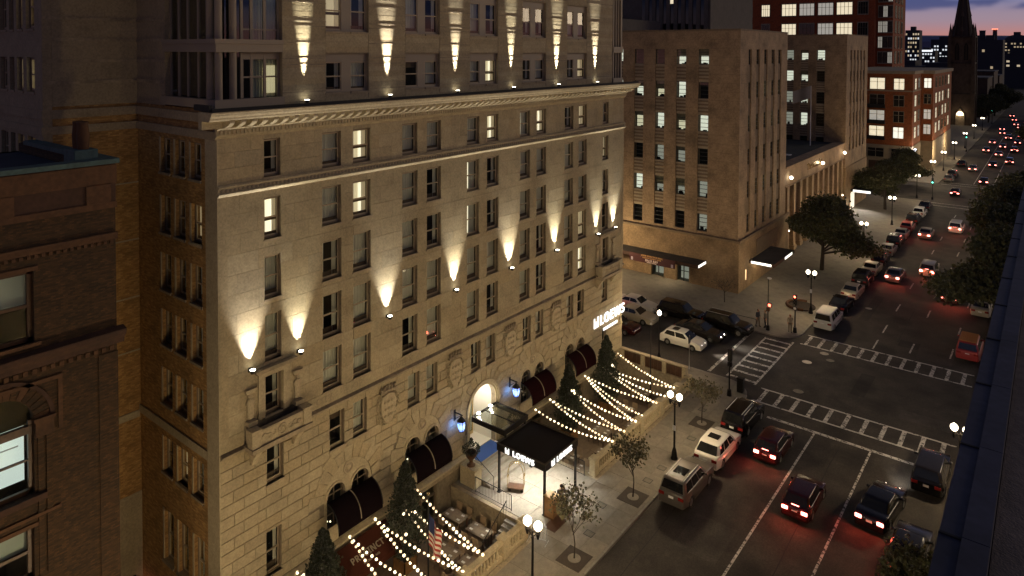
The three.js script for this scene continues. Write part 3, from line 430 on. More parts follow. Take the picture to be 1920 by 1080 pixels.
// side wall of buff brick with triple windows, the recessed wing and the far side
{
  const X3 = [[-5.5, -4.28], [-4.0, -2.8], [-2.45, -1.3]], RY = [[21.85, 23.6], [18.78, 20.65], [15.86, 17.72], [13.04, 14.82], [10.02, 11.82], [6.46, 8.27], [1.85, 4.5]];
  const sh = shapeOf([[-8.1, -1.5], [-0.44, -1.5], [-0.44, 25.2], [-8.1, 25.2]]);
  for (const [a, b] of X3) for (const [c, d] of RY) sh.holes.push(rectPath(a, Math.min(b, a + 0.95), c, d));
  mesh('side_wall', wallZ(sh, -S0, 0.4), M.buff, hotel);
  X3.forEach(([a, b], i) => RY.forEach(([c, d], j) => { windowZ(hotel, a, a + 0.95, c, d, -S0, i === 2 && j === 1 ? 'lit0' : i === 1 && j === 5 ? 'lit2' : 'open'); mesh('window_sill', box(a - 0.12, a + 1.07, c - 0.12, c - 0.005, -S0 + 0.055, -S0 + 0.12), M.trimOld, hotel); mesh('window_jamb', box(a - 0.14, a - 0.02, c, d, -S0 + 0.001, -S0 + 0.04), M.trim, hotel); }));
  mesh('corner_pilaster', box(-1.05, 0.02, -1.5, 24.0, -S0 + 0.001, -S0 + 0.06), M.trim, hotel);
  mesh('side_band', box(-8.1, -1.06, 8.66, 9.08, -S0 + 0.001, -S0 + 0.08), M.trim, hotel);
  for (const [a, b] of [[23.86, 24.25], [24.62, 25.05]]) { mesh('side_band', box(-8.1, 0.0, a, b, -S0 + 0.061, -S0 + 0.13), M.greyStone, hotel); mesh('wing_band', box(-8.1, -8.03, a, b, -S0 + 0.131, -12.05), M.greyStone, hotel); mesh('wing_band', box(-16, -8.03, a, b, -12.049, -11.98), M.greyStone, hotel); }
  // wing
  mesh('wing_wall', merged([box(-8.5, -8.1, -1.5, 25.2, -16.4, -12.46)]), M.buff, hotel);
  for (const y of [20.98, 17.95, 14.88, 12.02]) mesh('wing_string', box(-8.099, -8.06, y, y + 0.07, -16.39, -12.05), M.trim, hotel);
  mesh('wing_band', box(-8.099, -8.02, 8.45, 8.8, -16.31, -12.05), M.trim, hotel); mesh('wing_base', box(-8.099, -8.05, -1.5, 4.4, -16.39, -12.05), M.greyStone, hotel);
  const we = shapeOf([[-17, -1.5], [-8.1, -1.5], [-8.1, 38], [-17, 38]]), ww = [[-11.6, -10.7], [-10.2, -9.1]];
  for (const [a, b] of [...ww, [-14.2, -13.1], [-12.7, -12.0]]) for (const [c, d] of [[22.0, 23.7], [25.9, 27.6], [29.0, 31.2]]) we.holes.push(rectPath(a, b, c, d));
  mesh('wing_end_wall', wallZ(we, -12.05, 0.4), M.greyStone, hotel);
  for (const [a, b] of [...ww, [-14.2, -13.1], [-12.7, -12.0]]) for (const [i, [c, d]] of [[22.0, 23.7], [25.9, 27.6], [29.0, 31.2]].entries()) windowZ(hotel, a, b, c, d, -12.05, a > -12 && i !== 1 ? 'lit2' : a > -12 ? 'half' : 'open');
  // upper tower: banded stone above the cornice
  mesh('tower_wing_wall', box(-8.5, -8.1, 25.21, 38, -16.4, -12.46), M.greyStone, hotel);
  mesh('tower_side_wall', merged([box(-8.1, -5.0, 25.21, 38, -16.8, -16.4), box(-5.0, -0.1, 31.2, 38, -16.8, -16.4)]), M.greyStone, hotel);
  for (let y = 26.3; y < 34; y += 1.05) { mesh('tower_course', box(-8.1, -5.05, y, y + 0.16, -16.399, -16.37), M.trimOld, hotel); mesh('tower_course', box(-8.099, -8.07, y, y + 0.16, -16.36, -12.05), M.trimOld, hotel); }
  mesh('tower_roof', box(-17, 0, 38, 38.3, -54.1, -12.05), M.roofGrey, hotel); mesh('tower_end_wall', box(-17, -0.5, 25.3, 38, -54.1, -53.7), M.greyStone, hotel); mesh('tower_rear_wall', box(-17, -16.6, 25.3, 38, -53.7, -12.45), M.greyStone, hotel); mesh('roof_deck', box(-16, -0.2, 25.21, 25.24, -53.7, -16.8), M.roofGrey, hotel);
}
// tower front: recessed window pairs between floodlit piers
{
  const TW = C.map((c) => [c - 1.4, c + 1.45]), TY = [[25.78, 27.84], [29.0, 31.6]], sh = shapeOf([[19.75, 25.3], [52.0, 25.3], [52.0, 38], [19.75, 38]]);
  for (const [a, b] of TW) for (const [c, d] of TY) sh.holes.push(rectPath(a, b, c, d));
  mesh('tower_front_wall', wallX(sh, 0.0, 0.35), M.greyStone, hotel);
  const lit = { '2-0-1': 'lit0', '4-0-1': 'lit2', '0-1-0': 'lit2' };
  TW.forEach(([a, b], i) => TY.forEach(([c, d], j) => {
    mesh('window_panel', merged([sb(a, b, d - 0.38, d, -0.28, -0.16), sb((a + b) / 2 - 0.24, (a + b) / 2 + 0.24, c, d - 0.38, -0.28, -0.16)]), M.frameGrey, hotel);
    [[a, (a + b) / 2 - 0.24], [(a + b) / 2 + 0.24, b]].forEach(([p, q], k) => windowX(hotel, p, q, c, d - 0.38, lit[[i, j, k].join('-')] ?? pick(), M.frameGrey));
  }));
  const rr = mulberry(77);
  for (const [i, s] of [20.85, 26.55, 32.2, 37.87, 43.56, 49.25].entries()) {          // piers: stacked courses, some proud of the wall
    const a = i ? C[i - 1] + 1.45 : 19.75, b = i < 5 ? C[i] - 1.4 : 52.0;
    for (let y = 25.42; y < 37; y += 0.285) { const p = rr(); mesh('pier_course', sb(a + 0.02, b - 0.02, y + 0.006, y + 0.279, 0.001, 0.02 + 0.005 * p), stoneM[Math.floor(rr() * 5)], hotel); }
    for (const y of [25.86, 27.25, 27.56, 28.35, 29.2, 29.45, 30.4, 31.9]) mesh('pier_ledge', sb(a, b, y, y + 0.06, 0.0255, 0.034), M.trimOld, hotel);
  }
  for (const [a, b] of TW) for (const [y0, y1] of [[25.31, 25.7], [27.9, 28.9], [31.7, 33.5]]) for (let y = y0; y < y1 - 0.1; y += 0.285) mesh('spandrel_course', sb(a + 0.01, b - 0.01, y + 0.006, Math.min(y + 0.279, y1), 0.001, 0.01), stoneM[Math.floor(rr() * 5)], hotel);
  // glazed corner bay with columns at the near corner; a smaller one at the far corner
  const bay = new THREE.Group(); bay.name = 'corner_bay'; bay.position.set(0, 0, -16.4); hotel.add(bay);
  const fg = M.frameGrey, beam = (y0, y1, o) => merged([box(-5.0, 0.12 + o, y0, y1, -0.0 - o, 0.12 + o), box(-0.1, 0.12 + o, y0, y1, -3.35, -0.001 - o)]);
  mesh('plinth', beam(25.3, 25.72, 0.12), fg, bay); mesh('beam', beam(27.9, 28.28, 0.0), fg, bay); mesh('beam', beam(28.285, 28.5, 0.06), fg, bay);
  for (const [x, z] of [[-0.15, -0.15], [-0.15, -0.85], [-0.85, -0.12]]) for (const [y0, y1] of [[25.72, 27.9], [28.5, 33]]) mesh('column', cyl(0.17, 0.17, y1 - y0, 16).translate(x, y0, z), fg, bay);
  for (const [y0, y1] of [[25.72, 27.9], [28.5, 33]]) {
    mesh('mullion', merged([-1.35, -1.85, -2.55, -3.3].map((z) => box(-0.3, -0.22, y0, y1, z - 0.07, z + 0.07)).concat([-1.2, -2.2, -3.2, -4.1, -4.95].map((x) => box(x - 0.08, x + 0.08, y0, y1, -0.35, -0.25)), [box(-0.31, -0.23, y1 - 0.35, y1, -3.35, -1.3), box(-0.3, -0.24, y0 + (y0 < 27 ? 0.95 : 0.45), y0 + (y0 < 27 ? 1.03 : 0.52), -3.35, -1.3)])), fg, bay);
    mesh('pane', box(-0.27, -0.265, y0, y1, -3.35, -0.5), M.glass, bay); mesh('pane', box(-4.95, -0.6, y0, y1, -0.31, -0.305), M.glass, bay);
    mesh('curtain', pleat(1.4, y1 - y0, 0, 0.04, 9).rotateY(PI / 2).translate(-0.5, y0, -2.6), M.curtain, bay); mesh('curtain', pleat(4.2, y1 - y0, 0, 0.04, 24).translate(-2.8, y0, -0.55), M.drape, bay);
  }
  mesh('window_glow', pleat(0.62, 1.35, 0, 0.03, 4).rotateY(PI / 2).translate(-0.42, 25.9, -2.92), M.litCurtain[0], bay); mesh('window_glow', pleat(0.2, 1.4, 0, 0.02, 2).translate(-1.35, 26.0, -0.4), M.litCurtain[2], bay);
  mesh('core', merged([box(-4.9, -1.2, 25.3, 33, -2, -1.9), box(-1.2, -1.1, 25.3, 33, -3.35, -1.9)]), M.room, bay);
  mesh('corner_bay_far', merged([sb(52.05, 53.7, 27.9, 28.4, -1.5, 0.1), sb(52.05, 53.7, 25.3, 25.7, -1.5, 0.1), sb(53.4, 53.6, 25.7, 33, -0.3, 0.05), sb(52.05, 52.2, 25.7, 33, -0.3, 0.05), sb(52.6, 52.7, 25.7, 33, -0.3, 0.0), sb(53.02, 53.1, 25.7, 33, -0.3, 0)]), fg, hotel);
  mesh('corner_bay_pane', sb(52.2, 53.4, 25.7, 33, -0.2, -0.19), M.glass, hotel); mesh('corner_bay_core', sb(52.0, 53.6, 25.3, 33, -1.7, -1.6), M.room, hotel);
}
// floodlights on the front
const rF = mulberry(321), warmth = () => new THREE.Color(1, 0.925 + 0.03 * rF(), 0.76 + 0.1 * rF());
const FL = [[17.9, 'left of the hooded balcony window nearest the camera'], [20.58, 'right of the hooded balcony window nearest the camera'], [26.52, 'between the first and second window pairs'], [32.15, 'between the second and third window pairs'], [37.85, 'between the third and fourth window pairs'], [43.45, 'between the fourth and fifth window pairs'], [49.5, 'left of the far balcony window'], [52.35, 'at the far corner of the front']];
for (const [s, where] of FL) {
  const o = thing('floodlight', 'wall floodlight ' + where, 'floodlight', [0, 12.72, -s], 0, 'floodlights half way up the hotel front');
  mesh('arm', merged([box(0, 0.2, -0.03, 0.03, -0.03, 0.03), box(0.0, 0.03, -0.1, 0.1, -0.08, 0.08)]), M.iron, o); mesh('housing', cyl(0.1, 0.13, 0.16, 12).translate(0.28, -0.1, 0), M.iron, o);
  mesh('light_lens', new THREE.CylinderGeometry(0.125, 0.125, 0.02, 14).translate(0.28, 0.075, 0), M.lens, o);
  const l = spotLight('floodlight_beam', V(0.28, 0.12, 0), V(0.0, 2.3 + 0.7 * rF(), (rF() - 0.5) * 0.3), warmth(), 190 + 120 * rF(), 0.42 + 0.07 * rF(), 1.0); o.add(l, l.target);
}
for (const [i, s] of [21.0, 26.55, 32.2, 37.95, 43.5, 49.15].entries()) {
  const o = thing('floodlight', 'cornice floodlight below the '+['first', 'second', 'third', 'fourth', 'fifth', 'last'][i] + ' pier of the upper storeys', 'floodlight', [0.28, 25.29, -s], 0, 'floodlights along the top of the cornice');
  mesh('base', box(-0.1, 0.1, 0, 0.06, -0.1, 0.1), M.iron, o); mesh('housing', cyl(0.08, 0.13, 0.14, 12).translate(0, 0.06, 0), M.iron, o); mesh('light_lens', new THREE.CylinderGeometry(0.12, 0.12, 0.02, 14).translate(0, 0.21, 0), M.lens, o);
  const l = spotLight('floodlight_beam', V(0, 0.25, 0), V(-0.28, 4.4 + 1.0 * rF(), (rF() - 0.5) * 0.16), warmth(), 1300 + 700 * rF(), 0.14 + 0.03 * rF(), 1.0); o.add(l, l.target);
}
// ---------------------------------------------------------------- hotel entrance and terraces
const chainLogo = (h) => merged([new THREE.BoxGeometry(h * 0.18, h, 0.05).translate(-h * 0.34, h / 2, 0), new THREE.BoxGeometry(h * 0.18, h * 0.62, 0.05).translate(0, h * 0.31, 0), new THREE.BoxGeometry(h * 0.18, h * 1.05, 0.05).translate(h * 0.34, h * 0.525, 0), new THREE.BoxGeometry(h * 0.5, h * 0.2, 0.05).translate(-h * 0.0, h * 0.1, 0.001)]);
function letters(h, parent, place) { const l = mesh('sign_letters', text('LOEWS', h, 0.05), M.sign, parent), b = mesh('sign_logo', chainLogo(h), M.sign, parent); place(l, b); }
{ // sign high on the wall
  const o = thing('hotel_sign', 'glowing white hotel name sign on the wall at the far corner', 'sign', [0.06, 4.78, -51.6], PI / 2);
  const put = mesh('sign_letters', text('LOEWS', 0.84, 0.06), M.sign, o); put.position.set(0.66, 0, 0); put.scale.x = 1.12;
  const g = mesh('sign_logo', chainLogo(0.84), M.sign, o); g.position.set(-2.05, 0, 0.03); const bb = mesh('lit_bar', new RoundedBoxGeometry(2.4, 0.24, 0.06, 2, 0.1), M.sign, o); bb.position.set(0.3, -0.5, 0.03);
  mesh('standoff', merged([-1.9, -0.5, 0.6, 1.7].map((x) => box(x - 0.02, x + 0.02, 0.3, 0.34, -0.06, 0.0))), M.iron, o);
  const L = new THREE.RectAreaLight(0xffffff, 1.2, 4.2, 0.8); L.name = 'sign_light'; L.position.set(-0.2, 0.4, 0.12); L.lookAt(0.06 + 3, 5.2, -51.6); o.add(L);
}
{ // black metal canopy on posts
  const o = thing('entrance_canopy', 'black flat metal entrance canopy on posts with lit lettering', 'canopy', [0, 0.147, 0]);
  const X0 = 2.75, X1 = 6.5, A = 33.2, B = 36.8, Y = 3.12, rim = [sb(A, B, Y - 0.42, Y, X1 - 0.06, X1), sb(A, B, Y - 0.42, Y, X0, X0 + 0.06), sb(A, A + 0.06, Y - 0.42, Y, X0 + 0.06, X1 - 0.06), sb(B - 0.06, B, Y - 0.42, Y, X0 + 0.06, X1 - 0.06)];
  mesh('fascia', merged(rim), M.black, o); mesh('roof', sb(A + 0.06, B - 0.06, Y - 0.1, Y - 0.05, X0 + 0.06, X1 - 0.06), matte([0.022, 0.018, 0.018], 0.2, 0.8), o);
  mesh('roof_edge', merged([sb(A - 0.03, B + 0.03, Y, Y + 0.03, X1 - 0.1, X1 + 0.03), sb(A - 0.03, B + 0.03, Y, Y + 0.03, X0 - 0.03, X0 + 0.1), sb(A - 0.03, A + 0.1, Y, Y + 0.03, X0 + 0.1, X1 - 0.1), sb(B - 0.1, B + 0.03, Y, Y + 0.03, X0 + 0.1, X1 - 0.1)]), std([0.06, 0.045, 0.03], { roughness: 0.4, metalness: 0.5 }), o);
  mesh('soffit', sb(A + 0.06, B - 0.06, Y - 0.36, Y - 0.33, X0 + 0.06, X1 - 0.06), M.white, o);
  for (const [x, s] of [[X1 - 0.12, A + 0.1], [X1 - 0.12, B - 0.1], [X0 + 0.12, A + 0.1], [X0 + 0.12, B - 0.1]]) mesh('post', merged([box(x - 0.06, x + 0.06, 0, Y - 0.42, -s - 0.06, -s + 0.06), box(x - 0.11, x + 0.11, 0, 0.04, -s - 0.11, -s + 0.11)]), M.black, o);
  for (const [x, s, t] of [[(X0 + X1) / 2, A, 0], [X1, (A + B) / 2, PI / 2]]) {
    const l = mesh('sign_letters', text('LOEWS', 0.34, 0.05), M.sign, o), g = mesh('sign_logo', chainLogo(0.34), M.sign, o); l.scale.x = 1.1;
    if (t) { l.rotation.y = g.rotation.y = t; l.position.set(x + 0.01, Y - 0.35, -s - 0.22); g.position.set(x + 0.035, Y - 0.35, -s + 1.02);  }
    else { l.position.set(x + 0.25, Y - 0.35, -s + 0.01); g.position.set(x - 1.02, Y - 0.35, -s + 0.035); }
  }
  for (const [x, s] of [[3.7, 34.0], [5.5, 34.0], [3.7, 36.0], [5.5, 36.0], [4.6, 35.0]]) { mesh('downlight', cyl(0.09, 0.09, 0.04, 12).translate(x, Y - 0.4, -s), M.lens, o); const l = spotLight('downlight_beam', V(x, Y - 0.44, -s), V(x + 0.12, 0, -s + 0.06), new THREE.Color(1, 0.95, 0.84), 36, 1.2, 0.6, 3); o.add(l, l.target); }
}
{ // glazed porch roof between the wall and the canopy
  const o = thing('glass_porch_roof', 'glazed porch roof in a black frame between door and canopy', 'porch roof', [0, 0, 0]); const A = 33.75, B = 36.3, Y = 3.8;
  mesh('frame', merged([sb(A, A + 0.1, Y - 0.28, Y + 0.06, 0.12, 2.9), sb(B - 0.1, B, Y - 0.28, Y + 0.06, 0.12, 2.9), sb(A + 0.1, B - 0.1, Y - 0.28, Y + 0.06, 2.8, 2.9), sb(A + 0.1, B - 0.1, Y - 0.1, Y + 0.06, 0.12, 0.2), sb(A + 0.2, A + 0.3, 3.3, 3.52, 2.76, 2.86), sb(B - 0.3, B - 0.2, 3.3, 3.52, 2.76, 2.86)]), M.black, o);
  for (const s of [A + 0.1, (A + B) / 2]) mesh('pane', sb(s + 0.01, s + (B - A) / 2 - 0.11, Y + 0.0, Y + 0.012, 0.2, 2.8), M.glass, o);
  mesh('glazing_bar', sb((A + B) / 2 - 0.03, (A + B) / 2 + 0.005, Y - 0.04, Y + 0.03, 0.2, 2.8), M.black, o);
  for (const s of [34.25, 35.5]) { const m = mesh('spot_lamp', cyl(0.13, 0.13, 0.05, 14).translate(0.32, Y + 0.12, -s), M.lens, o); m.material = M.lens; o.add(pointLight('spot_lamp_light', 0.45, Y + 0.3, -s, new THREE.Color(1, 0.9, 0.7), 2.2, 4)); }
}
{ // steps to the door
  const o = thing('entrance_steps', 'pale stone steps rising to the hotel door', 'steps', [0, 0, 0]);
  for (let k = 0; k < 5; k++) mesh('step', sb(33.15, 37.05, 0.149 + k * 0.17, 0.149 + (k + 1) * 0.17, 0.31, 2.25 - k * 0.34), M.paving[1], o);
  for (const [a, b] of [[32.45, 33.14], [37.06, 37.75]]) mesh('cheek_wall', merged([sb(a, b, 0.149, 1.25, 0.31, 1.55), sb(a - 0.05, b + 0.05, 1.25, 1.37, 0.31, 1.62)]), M.trim, o);
  tag(single('door_mat', sb(33.9, 36.3, 1.0, 1.012, -0.35, 0.85), M.carpet, 'x', 'mat'), 'blue carpet mat in front of the hotel door', 'mat');
}
for (const [s, w] of [[32.8, 'left'], [37.4, 'right']]) { // urns with clipped shrubs
  const o = thing('urn_planter', 'dark urn with a clipped shrub ' + (w === 'left' ? 'left of the entrance steps' : 'right of the entrance steps beyond the canopy'), 'planter', [0.95, 1.37, -s]);
  mesh('urn', new THREE.LatheGeometry([[0.28, 0], [0.28, 0.06], [0.14, 0.12], [0.12, 0.3], [0.2, 0.42], [0.34, 0.62], [0.38, 0.8], [0.42, 0.86], [0.34, 0.88]].map((p) => new THREE.Vector2(...p)), 18), M.woodDark, o);
  const rr = mulberry(Math.round(s * 7)), lv = [];
  for (let i = 0; i < 1000; i++) { const a = rr() * 2 * PI, top = rr() < 0.3, R = top ? 0.2 * (0.6 + 0.4 * rr()) : 0.6 * (0.75 + 0.25 * rr()), y = top ? 1.25 + rr() * 0.5 : 0.85 + rr() * 0.45, f = top ? 1 - (y - 1.25) / 0.7 : Math.sqrt(Math.max(0.1, 1 - ((y - 1.05) / 0.3) ** 2 * 0.6)); lv.push(leafQuad(V(Math.cos(a) * R * f, y, Math.sin(a) * R * f), 0.07, rr)); }
  mesh('shrub', leaves(lv, rr, 0.8), leafFir, o);
}
// awnings over the arched windows
for (const [i, name] of [[0, 'dark barrel awning nearest the camera, above the lower terrace entrance'], [1, 'dark barrel awning just left of the hotel door'], [3, 'dark red barrel awning just right of the hotel door'], [4, 'dark red barrel awning nearest the far corner']]) {
  const o = thing('awning', name, 'awning', [0, 0, -C[i]], 0, 'barrel awnings over the arched windows'), pts = [], R = 1.05;
  for (let k = 0; k <= 10; k++) { const a = PI / 2 * k / 10; pts.push([0.1 + R * 0.95 * Math.sin(a), 2.82 + 1.15 * Math.cos(a)]); }
  const outer = pts, inner = pts.map(([x, y]) => [x - 0.02 * 1, y - 0.02]).reverse();
  const mat = i < 2 ? matte([0.006, 0.003, 0.004]) : M.awning;
  for (const [a, b] of [[-1.5, -0.03], [0.03, 1.5]]) mesh('fabric', profileZ([...outer, ...inner], -b, -a), mat, o);
  mesh('valance', sb(-1.5, 1.5, 2.62, 2.82, 1.08, 1.1), mat, o);
  for (const z of [-1.5, 0, 1.5]) mesh('rib', new THREE.TubeGeometry(new THREE.CatmullRomCurve3(pts.map(([x, y]) => V(x + 0.005, y + 0.005, z))), 16, 0.03, 6), z ? M.iron : M.awningTrim, o);
}
{ // brown fabric awning with lettering over the lower entrance
  const o = thing('lettered_awning', 'sloping brown awning lettered PRECINCT over the lower terrace door', 'awning', [0, 0, -24.2]);
  const n = V(0.55, 1.25, 0).normalize(); mesh('fabric', profileZ([[0.32, 1.2], [0.35, 1.24], [1.75, 0.42], [1.75, 0.08], [1.72, 0.08], [1.72, 0.39]], -1.9, 1.9), M.precinct, o);
  const a = Math.atan2(1.4, 0.82), put = (str, h, t) => { const l = mesh('lettering', text(str, h, 0.012), M.awningTrim, o); l.rotation.order = 'YXZ'; l.rotation.set(-a, PI / 2, 0); l.position.set(0.35 + t * 1.4 + 0.01, 1.24 - t * 0.82 + 0.012, 0.05); };
  put('PRECINCT', 0.34, 0.66); put('KITCHEN + BAR', 0.11, 0.84);
  mesh('frame', merged([bar(V(0.33, 1.2, -1.88), V(1.72, 0.38, -1.88), 0.02), bar(V(0.33, 1.2, 1.88), V(1.72, 0.38, 1.88), 0.02), bar(V(1.7, -1.3, -1.85), V(1.7, 0.36, -1.85), 0.03), bar(V(1.7, -1.3, 1.85), V(1.7, 0.36, 1.85), 0.03)]), M.iron, o);
}
// blue lanterns on the wall
for (const [s, w] of [[32.25, 'left'], [37.95, 'right']]) {
  const o = thing('wall_lantern', 'iron wall lantern glowing blue on the ' + w + ' of the hotel door', 'lantern', [0, 0, -s], 0, 'blue lanterns beside the door');
  mesh('bracket', merged([box(0, 0.7, 4.72, 4.77, -0.025, 0.025), box(0, 0.04, 4.2, 4.9, -0.08, 0.08), bar(V(0.02, 4.3, 0), V(0.6, 4.72, 0), 0.02)]), M.iron, o);
  mesh('roof', new THREE.ConeGeometry(0.3, 0.34, 6).translate(0.6, 4.53, 0), M.iron, o); mesh('finial', new THREE.SphereGeometry(0.05, 8, 6).translate(0.6, 4.74, 0), M.iron, o);
  mesh('lantern_glass', new THREE.CylinderGeometry(0.24, 0.17, 0.62, 6).translate(0.6, 4.04, 0), M.blueGlass, o); mesh('lantern_core', new THREE.CylinderGeometry(0.255, 0.21, 0.3, 6).translate(0.6, 4.0, 0), M.blueCore, o);
  mesh('cage', merged([0, 1, 2, 3, 4, 5].map((k) => { const a = k * PI / 3; return bar(V(0.6 + 0.27 * Math.sin(a), 4.36, 0.27 * Math.cos(a)), V(0.6 + 0.19 * Math.sin(a), 3.72, 0.19 * Math.cos(a)), 0.018, 4); }).concat([new THREE.CylinderGeometry(0.2, 0.12, 0.08, 6).translate(0.6, 3.69, 0)])), M.iron, o);
  o.add(pointLight('lantern_light', 0.28, 4.05, 0.2, new THREE.Color(0.08, 0.27, 1), 1.3, 5));
}
// balustrade
function balustrade(name, label, s0, s1, x) {
  const o = thing(name, label, 'balustrade', [x, 0.147, 0]); const n = Math.floor((s1 - s0 - 0.5) / 0.27);
  mesh('plinth', sb(s0 + 0.26, s1 - 0.26, 0, 0.2, -0.15, 0.15), M.trim, o); mesh('rail', sb(s0 + 0.26, s1 - 0.26, 0.86, 1.02, -0.17, 0.17), M.trim, o);
  const bal = new THREE.LatheGeometry([[0.08, 0.2], [0.08, 0.25], [0.05, 0.29], [0.095, 0.42], [0.085, 0.5], [0.045, 0.66], [0.05, 0.76], [0.08, 0.8], [0.08, 0.86]].map((p) => new THREE.Vector2(...p)), 8);
  const piers = [s0, s1]; for (let s = s0 + 3.2; s < s1 - 1.5; s += 3.2) piers.push(s);
  for (const s of piers) mesh('pier', merged([sb(s - 0.26, s + 0.26, 0, 1.04, -0.21, 0.21), sb(s - 0.31, s + 0.31, 1.04, 1.16, -0.26, 0.26)]), M.trim, o);
  for (let i = 0; i < n; i++) { const s = s0 + 0.38 + i * 0.27; if (piers.some((p) => Math.abs(p - s) < 0.34)) continue; const m = mesh('baluster', bal, M.trim, o); m.position.z = -s; }
}
balustrade('balustrade', 'stone balustrade beside the steps of the left terrace', 19.5, 30.9, 6.62);
balustrade('balustrade', 'stone balustrade along the right terrace behind the twin lamp', 38.6, 53.3, 6.62);
{ // fence of dark panels along the side street
  const o = thing('panel_fence', 'low fence of dark panels and stone piers closing the far end of the terrace', 'fence', [0, 0.89, -53.4]);
  for (const x of [0.5, 2.5, 4.5, 6.3]) mesh('pier', box(x - 0.18, x + 0.18, 0, 0.95, -0.18, 0.18), M.trim, o);
  mesh('coping', box(0.3, 6.5, 0.95, 1.05, -0.2, 0.2), M.trim, o); for (const x of [0.69, 2.69, 4.69]) for (let k = 0; k < 4; k++) mesh('panel', box(x + k * 0.4, x + k * 0.4 + 0.37, 0.03, 0.9, -0.04, 0.04), M.woodDark, o);
}
{ // steps down to the left terrace
  const o = thing('terrace_steps', 'narrow pale steps leading down to the left terrace', 'steps', [0, 0, 0]);
  for (let k = 0; k < 8; k++) mesh('step', sb(31.88 - (k + 1) * 0.27, 31.88 - k * 0.27, -1.32, 0.12 - (k + 1) * 0.162, 4.6, 5.9), M.granite, o);
  mesh('side_wall', merged([sb(29.5, 31.88, -1.32, 0.4, 5.91, 6.1)]), M.trim, o);
  mesh('handrail', merged([bar(V(4.58, 1.0, -31.9), V(4.58, -0.35, -29.7), 0.025), ...Array.from({ length: 9 }, (_, i) => bar(V(4.58, -1.3 + (8 - i) * 0.15, -29.75 - (8 - i) * 0.26), V(4.58, 1.0 - 1.35 * i / 8, -31.9 + 2.2 * i / 8), 0.012, 4))]), M.iron, o);
}
function railing(label, x0, x1, s, y) {
  const o = thing('iron_railing', label, 'railing', [0, y, -s]), bars = []; for (let x = x0; x <= x1; x += 0.12) bars.push(bar(V(x, 0.08, 0), V(x, 0.95, 0), 0.01, 4));
  mesh('rail', merged([bar(V(x0, 0.97, 0), V(x1, 0.97, 0), 0.024), bar(V(x0, 0.08, 0), V(x1, 0.08, 0), 0.015), bar(V(x0, 0, 0), V(x0, 0.97, 0), 0.024), bar(V(x1, 0, 0), V(x1, 0.97, 0), 0.024)]), M.iron, o); bars.forEach((b) => mesh('baluster', b, M.iron, o));
}
railing('black iron railing on the edge of the landing left of the canopy', 1.7, 4.6, 32.35, 0.147); railing('black iron railing on the landing edge right of the canopy', 1.7, 6.2, 38.05, 0.147);
{ const o = thing('stair_handrail', 'sloping iron handrail beside the entrance steps', 'handrail', [0, 0, -33.2]); mesh('rail', merged([bar(V(0.6, 1.95, 0), V(2.5, 1.0, 0), 0.022), bar(V(0.6, 1.0, 0), V(0.6, 1.95, 0), 0.02), bar(V(2.5, 0.15, 0), V(2.5, 1.0, 0), 0.02), bar(V(1.5, 0.6, 0), V(1.5, 1.5, 0), 0.015)]), M.iron, o); }
{ // luggage cart
  const o = thing('luggage_cart', 'brass birdcage luggage cart under the canopy', 'luggage cart', [3.6, 0.147, -34.1], 0.5);
  mesh('platform', uvm(new RoundedBoxGeometry(1.05, 0.08, 0.6, 2, 0.03)).translate(0, 0.24, 0), M.woodDark, o); const arc = (x0, z0, x1, z1) => new THREE.TubeGeometry(new THREE.CatmullRomCurve3([V(x0, 0.28, z0), V(x0, 1.3, z0), V(x0 * 0.7, 1.65, z0 * 0.7), V(0, 1.82, 0), V(x1 * 0.7, 1.65, z1 * 0.7), V(x1, 1.3, z1), V(x1, 0.28, z1)]), 30, 0.022, 6);
  mesh('cage', merged([arc(-0.5, -0.27, 0.5, 0.27), arc(-0.5, 0.27, 0.5, -0.27), bar(V(-0.5, 0.95, -0.27), V(-0.5, 0.95, 0.27), 0.025), bar(V(0.5, 0.95, -0.27), V(0.5, 0.95, 0.27), 0.025)]), M.brass, o);
  for (const [x, z] of [[-0.4, -0.2], [0.4, -0.2], [-0.4, 0.2], [0.4, 0.2]]) mesh('wheel', new THREE.CylinderGeometry(0.1, 0.1, 0.05, 12).rotateX(PI / 2).translate(x, 0.1, z), M.tyre, o);
}
{ // valet stand
  const o = thing('valet_stand', 'tall wooden valet stand beside the front canopy post', 'lectern', [6.75, 0.155, -33.5], 0.05);
  mesh('cabinet', uvm(new RoundedBoxGeometry(0.62, 1.22, 0.6, 1, 0.015)).translate(0, 0.62, 0), M.wood, o); const t = mesh('top', uvm(new RoundedBoxGeometry(0.7, 0.05, 0.68, 1, 0.015)), std([0.5, 0.34, 0.16], { map: grimeMap, roughness: 0.5 }), o); t.position.set(0, 1.27, 0); t.rotation.z = -0.08; mesh('base', box(-0.34, 0.34, 0, 0.07, -0.33, 0.33), M.woodDark, o); mesh('door_knob', new THREE.SphereGeometry(0.02, 8, 6).translate(0.32, 0.7, 0.2), M.brass, o);
}
single('rubber_mat', sb(32.4, 34.4, 0.155, 0.168, 6.95, 7.75), M.woodDark, 'brown rubber mat on the pavement in front of the valet stand', 'mat');
{ // planter box under the canopy edge
  const o = thing('planter_box', 'low dark planter box full of green plants under the canopy', 'planter', [3.2, 0.147, -37.2]); mesh('box', box(-0.8, 0.8, 0, 0.5, -0.25, 0.25), M.black, o); const rr = mulberry(9), lv = []; for (let i = 0; i < 260; i++) lv.push(leafQuad(V((rr() - 0.5) * 1.5, 0.48 + rr() * 0.35, (rr() - 0.5) * 0.5), 0.12, rr)); mesh('plants', leaves(lv, rr, 1), leafGreen, o);
}
